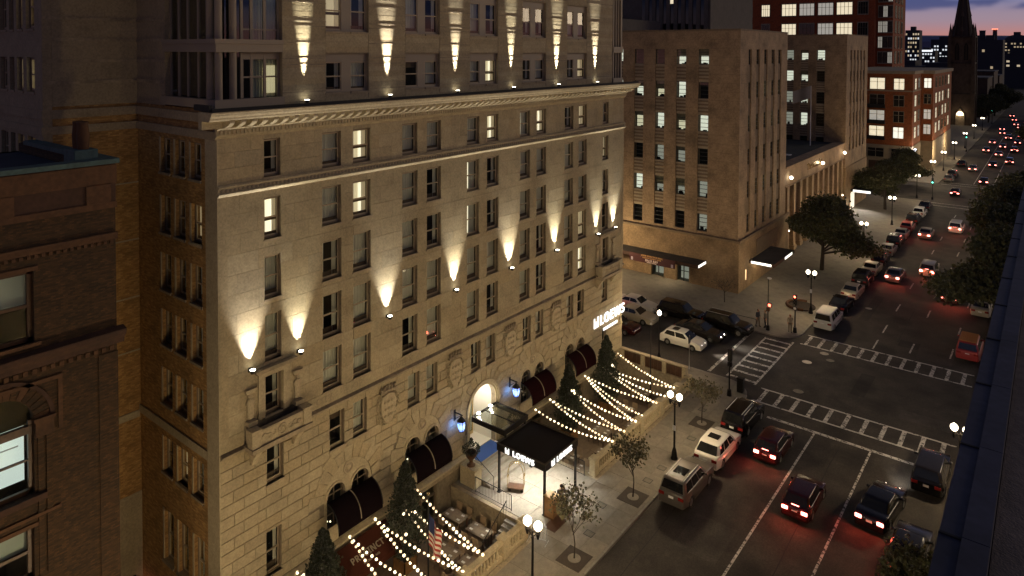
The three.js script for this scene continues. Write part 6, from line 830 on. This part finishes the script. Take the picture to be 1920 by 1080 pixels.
{
  const o = thing('office_hall', 'tall buff stone office hall with narrow windows on the opposite street corner', 'building', [0, 0, 0]), R = [[6.6, 8.65], [10.62, 12.6], [14.57, 16.48], [18.51, 20.48], [22.44, 24.41], [26.49, 28.33]];
  const F = { '0-2': 0, '0-3': 3, '1-2': 0, '1-3': 0, '2-3': 0, '2-4': 0, '3-5': 0, '2-5': 3, '1-4': 3, '3-3': 0, '1-0': -1, '3-0': 0, '0-1': 0, '3-1': 2, '4-0': 2, '4-3': 0, '2-2': 2, '1-1': 2 };
  const cols = [[-18.0, -16.7], [-15.0, -13.6], [-12.0, -10.7], [-9.1, -7.85], [-6.3, -5.05], [-3.5, -2.2]], lit = { '2-4': 3, '3-4': 4, '4-4': 0, '5-4': -1, '4-5': 3, '5-5': 3, '2-3': 4, '3-3': 0, '4-3': 4, '5-3': 0, '2-2': -1, '3-2': 2, '4-2': 5, '5-2': -1, '2-1': 0, '3-1': 5, '4-1': 5, '5-1': 2, '5-0': 2, '1-5': 0, '1-4': 0, '1-3': 3 };
  decoBlock(o, -22, 1.55, 78.38, 96, 30.5, 6.2, cols, R, [[81.1, 82.2], [83.8, 85.1], [86.6, 87.9], [89.4, 90.8], [92.1, 93.5]], R, (i, j) => lit[i + '-' + j] ?? -1, (i, j) => (j === 3 || (j === 4 && i > 0) || (j === 1 && i > 0 && i < 4) ? [0, 5, 2][(i + j) % 3] : -1));
  const doors = [[-9.3, -7.6], [-5.9, -4.3]], bs = shapeOf([[-22, 0.1], [1.75, 0.1], [1.75, 6.2], [-22, 6.2]]); for (const [a, b] of doors) bs.holes.push(rectPath(a, b, 0.14, 2.7)); mesh('base_wall', wallZ(bs, -78.18, 0.5), decoBase, o); mesh('base_wall', sb(78.69, 97, 0.1, 6.2, 1.25, 1.75), decoBase, o); mesh('base_coping', merged([box(-22, 1.9, 6.0, 6.25, -78.179, -78.05), sb(78.18, 97, 6.0, 6.25, 1.751, 1.9)]), decoDark, o);
  for (const [a, b] of doors) { const d = new THREE.Group(); d.name = 'door'; o.add(d); mesh('frame', merged([box(a, a + 0.08, 0.14, 2.7, -78.6, -78.5), box(b - 0.08, b, 0.14, 2.7, -78.6, -78.5), box((a + b) / 2 - 0.05, (a + b) / 2 + 0.05, 0.14, 2.7, -78.6, -78.5), box(a, b, 2.6, 2.7, -78.6, -78.5), box(a, b, 1.3, 1.38, -78.6, -78.52)]), bronze, d); mesh('pane', box(a, b, 0.14, 2.7, -78.56, -78.55), M.glass, d); mesh('lobby_window_light', box(a, b, 0.14, 2.7, -79.6, -79.55), glow([0.8, 0.8, 0.68], 0.3), d); }
  mesh('notice_window', box(-7.05, -6.5, 1.7, 2.3, -78.17, -78.12), glow([1, 0.7, 0.35], 0.8), o);
  mesh('large_panel', sb(84.0, 92, 3.4, 5.2, 1.751, 1.82), decoDark, o);
  // second block
  decoBlock(o, -14, 1.55, 129.6, 146.3, 31, 8, [[-8.7, -7.3], [-6.1, -4.8], [-3.4, -2.0]], [[10.6, 13], [14.9, 17.2], [18.9, 20.95], [22.8, 24.7], [26.6, 28.4]], [[132.2, 133.6], [134.8, 136.2], [137.4, 138.8], [140, 141.4], [142.6, 144]], [[10.6, 13], [14.9, 17.2], [18.9, 20.95], [22.8, 24.7], [26.6, 28.4]], (i, j) => ({ '1-4': 3, '2-4': 0, '1-3': 3, '1-2': 3, '1-1': 0, '0-4': 2, '0-3': 0, '0-2': 2, '0-1': 2 })[i + '-' + j] ?? -1, (i, j) => ((i + j * 2) % 5 === 0 ? 5 : -1));
  mesh('second_base', box(-14, 1.7, 0.1, 7.99, -146.3, -129.4), decoBase, o);
  // columned wing between the blocks
  mesh('wing_wall', sb(96.1, 129.3, 0.1, 12.2, -9, 0.4), decoDark, o); mesh('wing_parapet', merged([sb(96.1, 129.3, 9.8, 12.2, 0.41, 1.5), sb(96.1, 129.3, 12.2, 12.4, -0.2, 1.62)]), deco, o); mesh('wing_roof', sb(96.1, 129.3, 12.21, 12.25, -8.5, -0.3), std([0.06, 0.075, 0.085], { map: grimeMap }), o); mesh('wing_band', sb(96.1, 129.3, 9.6, 9.79, 0.41, 1.6), decoDark, o);
  for (let i = 0; i < 11; i++) { const s = 97.4 + i * 3.05; mesh('pier', merged([sb(s, s + 1.05, 0.8, 9.59, 0.41, 1.4), sb(s - 0.12, s + 1.17, 0.12, 0.8, 0.41, 1.52)]), deco, o); if (i < 10) { const w = mesh('tall_window', sb(s + 1.1, s + 3.0, 1.0, 9.0, 0.41, 0.46), M.carGlass, o); } if (i % 2 === 0) mesh('pier_lamp', new THREE.SphereGeometry(0.09, 8, 6).translate(1.52, 3.4, -s - 0.5), M.lens, o); }
  mesh('name_lettering', text('The Berkeley Hall'.replace(' Hall', ''), 0.95, 0.05, fontSerif).rotateY(PI / 2).translate(1.505, 10.35, -110.5), M.brass, o); for (const s of [97.2, 113.4, 127.4]) { mesh('frieze_lamp', new THREE.SphereGeometry(0.22, 10, 8).translate(1.95, 10.9, -s), M.lens, o); o.add(pointLight('frieze_lamp_light', 1.95, 10.9, -s, new THREE.Color(1, 0.6, 0.3), 9, 8)); }
  for (const [i, s] of [101, 105, 109].entries()) mesh('skylight', box(-3.4, -1.6, 12.26, 12.34, -s - 0.6, -s + 0.6), M.white, o);
}
{ // canopies of the hall
  const o = thing('hall_canopy', 'flat bronze canopy with event centre marquee on the side street', 'canopy', [0, 0, 0]); mesh('slab', box(-13.5, -2.2, 2.95, 3.25, -78.17, -75.7), std([0.075, 0.07, 0.07], { map: grimeMap }), o); mesh('edge', merged([box(-13.5, -2.2, 2.9, 3.3, -75.69, -75.62), box(-2.19, -2.12, 2.9, 3.3, -78.17, -75.62)]), M.terracottaDark, o);
  mesh('lit_edge_sign', box(-2.11, -2.06, 2.96, 3.24, -77.9, -75.8), glow([1, 0.97, 0.85], 1.6), o); o.add(spotLight('canopy_light', V(-6.5, 2.85, -77), V(-6.5, 0, -77), new THREE.Color(1, 0.8, 0.5), 14, 1.2, 0.7));
  const b = mesh('marquee_board', box(-10.9, -4.9, 2.35, 3.3, -75.61, -75.5), std([0.06, 0.012, 0.012], { roughness: 0.6 }), o); const put = (str, h, x, y, m) => { const l = mesh('lettering', text(str, h, 0.03), m, o); l.position.set(x, y, -75.5); };
  const cream = std([0.75, 0.62, 0.55]), gold = std([0.55, 0.32, 0.12]); put('JOHN HANCOCK HALL', 0.2, -7.9, 3.06, gold); put('DOROTHY QUINCY SUITE', 0.15, -7.9, 2.86, gold); put('BACK BAY', 0.26, -7.9, 2.56, cream); put('EVENTS CENTER', 0.12, -7.9, 2.4, cream); for (const x of [-10.55, -5.25]) mesh('emblem', box(x - 0.13, x + 0.13, 2.42, 2.8, -75.5, -75.47), std([0.35, 0.3, 0.38]), o);
  o.add(pointLight('marquee_light', -7.9, 3.0, -73.6, new THREE.Color(1, 0.72, 0.45), 3, 8));
  const q = thing('hall_canopy', 'flat bronze canopy with lit white edge signs on the avenue side', 'canopy', [0, 0, 0]); mesh('slab', sb(81.7, 89.5, 2.95, 3.2, 1.76, 4.6), std([0.075, 0.07, 0.07], { map: grimeMap }), q); mesh('edge', merged([sb(81.7, 89.5, 2.88, 3.26, 4.601, 4.68), box(1.76, 4.68, 2.88, 3.26, -81.69, -81.62)]), M.terracottaDark, q); mesh('lit_edge_sign', box(2.0, 4.35, 2.93, 3.2, -81.61, -81.57), glow([1, 0.97, 0.85], 1.8), q); mesh('lit_edge_sign', sb(85.6, 88.4, 2.93, 3.2, 4.69, 4.73), glow([1, 0.97, 0.85], 1.8), q); mesh('wall_lamp', box(1.76, 1.82, 1.2, 2.4, -80.5, -80.35), M.amber, q); q.add(pointLight('canopy_light', 3.2, 2.6, -83.5, new THREE.Color(1, 0.78, 0.5), 7, 6));
  const e = thing('lobby_canopy', 'small dark canopy with a bright white lit edge at the far block', 'canopy', [0, 0, 0]); mesh('slab', sb(133, 138, 3.4, 3.7, 1.76, 5), M.membrane, e); mesh('lit_edge_sign', box(2.2, 5, 3.35, 3.75, -132.95, -132.9), M.sign, e); { const l = spotLight('canopy_light', V(3.4, 3.2, -134), V(4.2, 0, -131), new THREE.Color(1, 0.95, 0.85), 90, 1.0, 0.6); e.add(l, l.target); } mesh('lit_doorway_light', box(1.71, 1.78, 0.2, 3.0, -136, -133.4), glow([1, 0.9, 0.7], 1.0), e);
}
for (const [i, [x, s, flag]] of [[0.9, 99.5, 0], [-0.6, 121.5, 1]].entries()) { const o = thing('roof_flagpole', ['white flagpole on the columned wing nearest the corner block', 'white flagpole with a pale blowing flag on the columned wing'][i], 'flagpole', [x - 1.5, 12.4, -s]); mesh('pole', cyl(0.09, 0.05, 10, 8), M.white, o); if (flag) { const g = new THREE.PlaneGeometry(3.2, 2.1, 10, 6), p = g.attributes.position; for (let k = 0; k < p.count; k++) { const u = p.getX(k) / 3.2 + 0.5; p.setXYZ(k, -u * 2.9, 9 + p.getY(k) - u * 1.1, 0.25 * Math.sin(u * 7)); } g.computeVertexNormals(); mesh('flag', g, std([0.3, 0.27, 0.25], { side: THREE.DoubleSide }), o); } }
// ---------------------------------------------------------------- towers behind
function lightGrid(o, name, cols, rows, place, lit, mats) { cols.forEach((c, i) => rows.forEach((r, j) => { const k = lit(i, j); const w = new THREE.Group(); w.name = name; o.add(w); place(w, c, r, k, mats); })); }
{
  const o = thing('stone_tower', 'tall grey stone tower with narrow window slits rising behind the office hall', 'building', [-26, 0, -118]), m = std([0.16, 0.145, 0.13], { map: stoneMap }); mesh('wall', box(-22, 11, 0, 60, -12, 8), m, o); mesh('penthouse', box(-14, -6, 29, 34.5, 8.01, 14), m, o); for (let i = 0; i < 9; i++) { mesh('window_slit', box(-1.5 + i * 1.35, -0.9 + i * 1.35, 30.5, 58, 8.01, 8.04), M.carGlass, o); mesh('pier', box(-0.85 + i * 1.35, -0.2 + i * 1.35, 30, 58, 8.01, 8.25), m, o); } for (const [x, y] of [[-0.15 + 4.0, 36.2], [-12.9, 36.8]]) mesh('lit_window', box(x, x + 0.55, y, y + 2.2, 8.05, 8.07), M.office[1], o);
  const w = thing('rear_wing', 'dark stone wing with two lit windows seen past the hotel corner', 'building', [-27, 0, -96]); mesh('wall', box(-8, 5, 0, 33, -10, 4), m, w); for (const y of [28.8, 31.2]) mesh('lit_window', box(4.2, 4.7, y, y + 0.9, 4.01, 4.03), M.office[0], w);
}
{
  const o = thing('red_brick_tower', 'tall red brick tower with rows of lit windows behind the office hall', 'building', [-32.7, -11.9, -239]), rb = std([0.8, 0.5, 0.36], { map: redBrick }); o.scale.setScalar(1.424); mesh('wall', box(-20, 13.2, 8.4, 60, -14, 3), rb, o); mesh('corner_bay', box(13.21, 16.4, 8.4, 60, -14, 1.2), rb, o); const rr = mulberry(12);
  const win = (x, y, w, h, z, k, turn) => { const g = new THREE.Group(); g.name = 'window'; g.position.set(x, y, z); g.rotation.y = turn; o.add(g); mesh('surround', merged([box(-w / 2 - 0.14, w / 2 + 0.14, h, h + 0.22, 0.001, 0.14), box(-w / 2 - 0.14, w / 2 + 0.14, -0.2, 0, 0.001, 0.14), box(-w / 2 - 0.14, -w / 2, 0, h, 0.001, 0.1), box(w / 2, w / 2 + 0.14, 0, h, 0.001, 0.1)]), M.trimOld, g); mesh('mullion', merged([-w / 4, 0, w / 4].map((q) => box(q - 0.04, q + 0.04, 0, h, 0.05, 0.1)).concat([box(-w / 2, w / 2, h * 0.62, h * 0.62 + 0.06, 0.05, 0.1)])), M.frame, g); mesh(k >= 0 ? 'window_light' : 'pane', box(-w / 2, w / 2, 0, h, 0.002, 0.04), k >= 0 ? M.office[k] : M.carGlass, g); };
  for (let j = 0; j < 5; j++) { const y = 27.3 + j * 4.55; [[-15.2, 4.2], [-9.9, 1.8], [-4.6, 3.1], [-0.7, 3.1], [3.3, 3.1], [7.2, 3.1], [10.9, 1.9]].forEach(([x, w], i) => { const q = rr(); win(x, y, w, 2.6, 3, i === 6 ? -1 : (j === 1 && (i === 3 || i < 2)) ? (i ? -1 : 1) : q < 0.75 ? 1 : 2, 0); }); }
  for (let j = 0; j < 8; j++) for (let i = 0; i < 3; i++) { const q = rr(); win(14.0 + i * 0.95, 22.5 + j * 3.3, 0.75, 2.3, 1.2, q < 0.35 ? 2 : -1, 0); win(16.4, 22.5 + j * 3.3, 1.6, 2.3, -2 - i * 3.6, q < 0.4 ? 2 : -1, PI / 2); }
}
{
  const o = thing('apartment_house', 'red brick apartment house with stone base, bays and balconies', 'building', [0, 0, 0]), rb = std([0.8, 0.6, 0.42], { map: redBrick }), st = std([0.5, 0.4, 0.26], { map: stoneMap }), rr = mulberry(21);
  mesh('wall', box(-12, 5, 7, 23.2, -188, -176), rb, o); mesh('base', box(-12, 5.1, 0.1, 7, -188.1, -175.9), st, o); mesh('cornice', box(-12.2, 5.4, 23.2, 23.9, -188.3, -175.6), st, o); mesh('band', box(-12, 5.06, 19.2, 19.5, -188.05, -175.94), st, o); mesh('rear_block', box(-12, 7.2, 7, 23, -226, -190), rb, o); mesh('rear_base', box(-12, 7.3, 0.1, 7, -226.1, -189.9), st, o); mesh('rear_cornice', box(-12.2, 7.6, 23, 23.8, -226.3, -189.6), st, o); mesh('link', box(-12, 2.5, 0.1, 22, -190, -188.1), rb, o);
  const win = (p, turn, w, h, k, balc) => { const g = new THREE.Group(); g.name = 'window'; g.position.copy(p); g.rotation.y = turn; o.add(g); mesh('frame', merged([box(-w / 2, w / 2, h, h + 0.12, 0.001, 0.1), box(-w / 2, w / 2, -0.12, 0, 0.001, 0.1), box(-w / 2 - 0.1, -w / 2, -0.12, h + 0.12, 0.001, 0.1), box(w / 2, w / 2 + 0.1, -0.12, h + 0.12, 0.001, 0.1), box(-0.06, 0.06, 0, h, 0.05, 0.1), box(-w / 2, w / 2, h * 0.64, h * 0.64 + 0.08, 0.05, 0.1)]), M.trimOld, g); mesh(k >= 0 ? 'window_light' : 'pane', box(-w / 2, w / 2, 0, h, 0.002, 0.045), k >= 0 ? M.office[k] : M.carGlass, g); if (balc) mesh('balcony', merged([box(-w / 2 - 0.3, w / 2 + 0.3, -0.5, -0.3, 0.101, 1.1), box(-w / 2 - 0.3, w / 2 + 0.3, -0.3, 0.4, 1.02, 1.08)]), M.iron, g); };
  [8.4, 12.0, 15.6, 19.4].forEach((y, j) => { win(V(-2.1, y + 0.3, -176), 0, 3.0, 2.5, [1, 2, -1, 1][j], j < 3); win(V(2.3, y + 0.3, -176), 0, 2.0, 2.4, [0, -1, -1, 1][j], 0); win(V(5, y + 0.3, -179.5), PI / 2, 2.2, 2.4, rr() < 0.5 ? 1 : -1, 0); win(V(5, y + 0.3, -184.5), PI / 2, 2.2, 2.4, rr() < 0.5 ? 2 : -1, 0); win(V(6.1, y + 0.3, -190), 0, 1.4, 2.2, j === 3 ? 0 : rr() < 0.4 ? 2 : -1, 0); for (const s of [195, 201, 207, 213, 219]) win(V(7.2, y + 0.3, -s), PI / 2, 2.4, 2.4, rr() < 0.5 ? 1 : -1, 0); });
  for (const [x, w] of [[-2.2, 3.2], [2.2, 2.4]]) { win(V(x, 4.2, -175.88), 0, w, 2.0, -1, 0); } mesh('shopfront', merged([box(-3.6, -0.8, 0.3, 3.3, -175.89, -175.85)]), M.terracottaDark, o); mesh('shopfront', box(0.8, 3.6, 0.3, 3.3, -175.89, -175.85), M.carGlass, o); const L = mesh('wall_lamp', new THREE.SphereGeometry(0.28, 10, 8).translate(5.6, 6.3, -176.5), glow([0.85, 0.88, 1], 9), o); o.add(pointLight('wall_lamp_light', 5.6, 6.3, -175.8, new THREE.Color(0.95, 0.9, 1), 22, 10));
}
{ // church with spire
  const o = thing('church', 'dark stone church with a tall pointed spire beside the avenue', 'church', [1.2, 0, -320]), m = std([0.12, 0.085, 0.06], { map: grimeMap }), d = std([0.06, 0.045, 0.04], { map: grimeMap }); o.scale.set(0.74, 0.97, 0.74);
  mesh('tower', merged([box(-5.5, 5.5, 0, 25, -5.5, 5.5), box(-5, 5, 25, 35, -5, 5)]), m, o); for (const [x, z] of [[-5.3, 5.3], [5.3, 5.3], [-5.3, -5.3], [5.3, -5.3]]) { mesh('buttress', merged([box(x - 1, x + 1, 0, 20, z - 1, z + 1), box(x - 0.75, x + 0.75, 20, 35, z - 0.75, z + 0.75)]), m, o); mesh('pinnacle', new THREE.ConeGeometry(1.1, 6, 8).translate(x * 0.95, 38, z * 0.95), m, o); }
  mesh('spire', new THREE.ConeGeometry(4.9, 26, 8).rotateY(PI / 8).translate(0, 48, 0), d, o); for (let k = 0; k < 8; k++) { const a = k * PI / 4; mesh('spire_rib', bar(V(4.8 * Math.sin(a), 35.3, 4.8 * Math.cos(a)), V(0.1 * Math.sin(a), 61, 0.1 * Math.cos(a)), 0.22, 5), m, o); } for (const y of [39, 45]) for (const k of [0, 1]) mesh('spire_lucarne', new THREE.ConeGeometry(0.9, 3, 4).translate(k ? 4.2 - (y - 39) * 0.22 : 0, y, k ? 0 : 4.2 - (y - 39) * 0.22), m, o);
  for (const x of [-2, 2]) { mesh('belfry_opening', new THREE.ExtrudeGeometry((() => { const s = new THREE.Shape(); s.moveTo(-1, 0); s.lineTo(-1, 4.5); s.quadraticCurveTo(-1, 6, 0, 7); s.quadraticCurveTo(1, 6, 1, 4.5); s.lineTo(1, 0); s.closePath(); return s; })(), { depth: 0.1, bevelEnabled: false }).translate(x, 26, 5.01), M.room, o); mesh('belfry_mullion', box(x - 0.1, x + 0.1, 26, 32, 5.12, 5.3), m, o); }
  for (const y of [12.5, 24.6, 35]) mesh('string_course', box(-5.9, 5.9, y, y + 0.5, -5.9, 5.9), d, o); mesh('nave', merged([box(-26, -5.51, 0, 14, -5, 5)]), m, o); mesh('nave_roof', new THREE.ExtrudeGeometry(shapeOf([[-6, 14], [6, 14], [0, 21]]), { depth: 20.5, bevelEnabled: false }).rotateY(-PI / 2).translate(-5.52, 0, 0), d, o); mesh('portal', new THREE.ExtrudeGeometry(shapeOf([[-2, 0], [2, 0], [2, 4], [0, 7], [-2, 4]]), { depth: 0.6, bevelEnabled: false }).translate(0, 0.1, 5.51), M.trimOld, o); mesh('lit_doorway_light', new THREE.CylinderGeometry(1.7, 1.7, 0.2, 20, 1, false, 0, PI).rotateX(PI / 2).rotateZ(PI / 2).translate(0, 4.0, 6.2), glow([1, 0.78, 0.45], 1.6), o); o.add(pointLight('doorway_light', 0, 4.6, 7.5, new THREE.Color(1, 0.75, 0.45), 14, 12));
}
// ---------------------------------------------------------------- far skyline
{
  const wall = std([0.03, 0.032, 0.045]), rr = mulberry(55), lamp = [glow([1, 0.8, 0.5], 0.5), glow([0.9, 0.95, 1], 0.8), glow([1, 0.75, 0.38], 0.35)];
  const blk = (label, x, s, w, d, h, nx, ny, frac, mi, extra) => { const o = thing('skyline_building', label, 'building', [x, 0, -s], 0, 'buildings on the far skyline'); mesh('wall', box(-w / 2, w / 2, 0, h, -d / 2, d / 2), wall, o); mesh('roof_plant', box(-w * 0.2, w * 0.15, h, h + 3, -d * 0.2, d * 0.2), wall, o); const ww = w / nx, hh = 3.4, g = box(-ww * 0.3, ww * 0.3, 0, 1.5, 0, 0.1); for (let j = 0; j < ny; j++) for (let i = 0; i < nx; i++) if (rr() < frac) { const m = mesh('lit_window', g, lamp[mi === 3 ? Math.floor(rr() * 3) : mi], o); m.position.set(-w / 2 + (i + 0.5) * ww, h - 4 - j * hh, d / 2 + 0.02); } return o; };
  blk('dark slab block with rows of lit windows right of the red brick tower', -61, 640, 10, 14, 46, 6, 12, 0.55, 3); { const o = blk('low building with a bright white lit roof edge left of the spire', -66.5, 760, 15, 20, 30, 7, 3, 0.5, 1); mesh('lit_roof_edge_sign', box(-5.5, 5.5, 29, 30.6, 10.05, 10.3), glow([0.9, 0.95, 1], 1.3), o); } blk('wide block with bright white office floors left of the spire', -57, 800, 21, 20, 41, 9, 8, 0.5, 1); blk('block with scattered lights right of the spire', -28, 760, 16, 20, 41, 7, 7, 0.45, 3); blk('dark brick block with a red topped stack right of the spire', -2, 520, 13, 20, 36, 6, 7, 0.1, 2); blk('domed block with small yellow windows at the right edge', -3, 900, 30, 30, 41, 12, 6, 0.5, 2); blk('dark low houses beside the church', -14, 420, 16, 30, 23, 5, 4, 0.12, 0); blk('pale low block with few lights beyond the avenue', 8, 690, 34, 20, 28, 10, 3, 0.25, 0); blk('low dark block left of the church', -30, 420, 14, 30, 21, 5, 3, 0.15, 0);
  const st = thing('roof_stack', 'dark chimney stack ringed with red lights on the skyline', 'chimney', [-0.2, 36, -520]); mesh('shaft', cyl(1.3, 1.1, 6.6, 12), wall, st); for (let k = 0; k < 4; k++) mesh('red_light', new THREE.SphereGeometry(0.32, 8, 6).translate(-1.2 + k * 0.8, 6.7, 1.2), M.redSignal, st); { const t = thing('roof_tower', 'square dark roof tower between spire and red lit stack', 'building', [-6.6, 36, -520]); mesh('shaft', merged([box(-1.5, 1.5, 0, 5.6, -1.5, 1.5), box(-1.7, 1.7, 5.6, 6, -1.7, 1.7)]), wall, t); }
  const dm = thing('dome', 'dark dome on the skyline block at the right edge', 'dome', [-3, 41, -900]); mesh('shell', new THREE.SphereGeometry(8, 20, 8, 0, 2 * PI, 0, PI / 2).scale(1.4, 0.8, 1), wall, dm); mesh('lantern', box(-3, 3, 6, 9.2, -3, 3), wall, dm);
  const hill = (x0, x1, s, h, seed) => { const n = fbm(seed, 4, 3), pts = [[x0, 0]]; for (let i = 0; i <= 60; i++) { const t = i / 60; pts.push([x0 + (x1 - x0) * t, h * (0.35 + 0.65 * Math.sin(PI * t)) * (0.7 + 0.5 * n(t * 0.9, 0.2))]); } pts.push([x1, 0]); const m = structure('hills', new THREE.ExtrudeGeometry(shapeOf(pts), { depth: 200, bevelEnabled: true, bevelSize: 20, bevelThickness: 120, bevelSegments: 2 }).translate(0, 0, -s), std([0.14, 0.16, 0.28])); return m; };  // distance haze is put into the colour: hills tinted blue, no fog
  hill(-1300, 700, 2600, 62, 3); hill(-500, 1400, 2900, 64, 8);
  const rh = (x, s, w, h, l) => { const o = thing('row_house', l, 'house', [x, 0, -s], 0, 'dark houses lining the far avenue'); mesh('wall', box(-w / 2, w / 2, 0.1, h, -14, 14), std([0.09, 0.055, 0.04], { map: grimeMap }), o); mesh('roof', box(-w / 2 - 0.3, w / 2 + 0.3, h, h + 0.5, -14.3, 14.3), M.roofGrey, o); for (let k = 0; k < 5; k++) { const m = mesh('lit_window', box(-0.6, 0.6, 0, 1.8, 0, 0.08), lamp[0], o); m.position.set(-w / 2 + 1.5 + rr() * (w - 3), 3 + rr() * (h - 6), 14.02); } };
  rh(-6, 372, 26, 17, 'dark house just beyond the church'); rh(-6, 410, 26, 19, 'second dark house beyond the church'); rh(-6, 450, 26, 16, 'third dark house beyond the church'); rh(42, 300, 26, 15, 'dark house on the right of the far avenue'); rh(42, 360, 26, 17, 'second dark house on the right of the far avenue');
}
// ---------------------------------------------------------------- ledge of the building the camera looks out from
{
  const o = thing('camera_side_ledge', 'dark blue metal coping and roof edge along the right of the picture', 'building', [0, 0, 0]), g = std([0.05, 0.042, 0.038], { map: grimeMap });
  mesh('wall', sb(-25, 50, 0.1, 21.6, 29.05, 40), M.greyStone, o); mesh('roof', sb(-25, 49.6, 21.61, 21.9, 29.5, 40), M.gravel, o);
  for (let s = -25; s < 49.9; s += 2.5) { mesh('coping_sheet', sb(s + 0.008, s + 2.492, 21.61, 22.0, 28.96, 29.2), M.blueMetal, o); mesh('coping_sheet', sb(s + 0.008, s + 2.492, 21.61, 22.04, 29.205, 29.49), M.blueMetal, o); mesh('seam', sb(s - 0.02, s + 0.02, 22.0, 22.02, 28.96, 29.2), M.membrane, o); }
}
renderer.render(scene, camera);
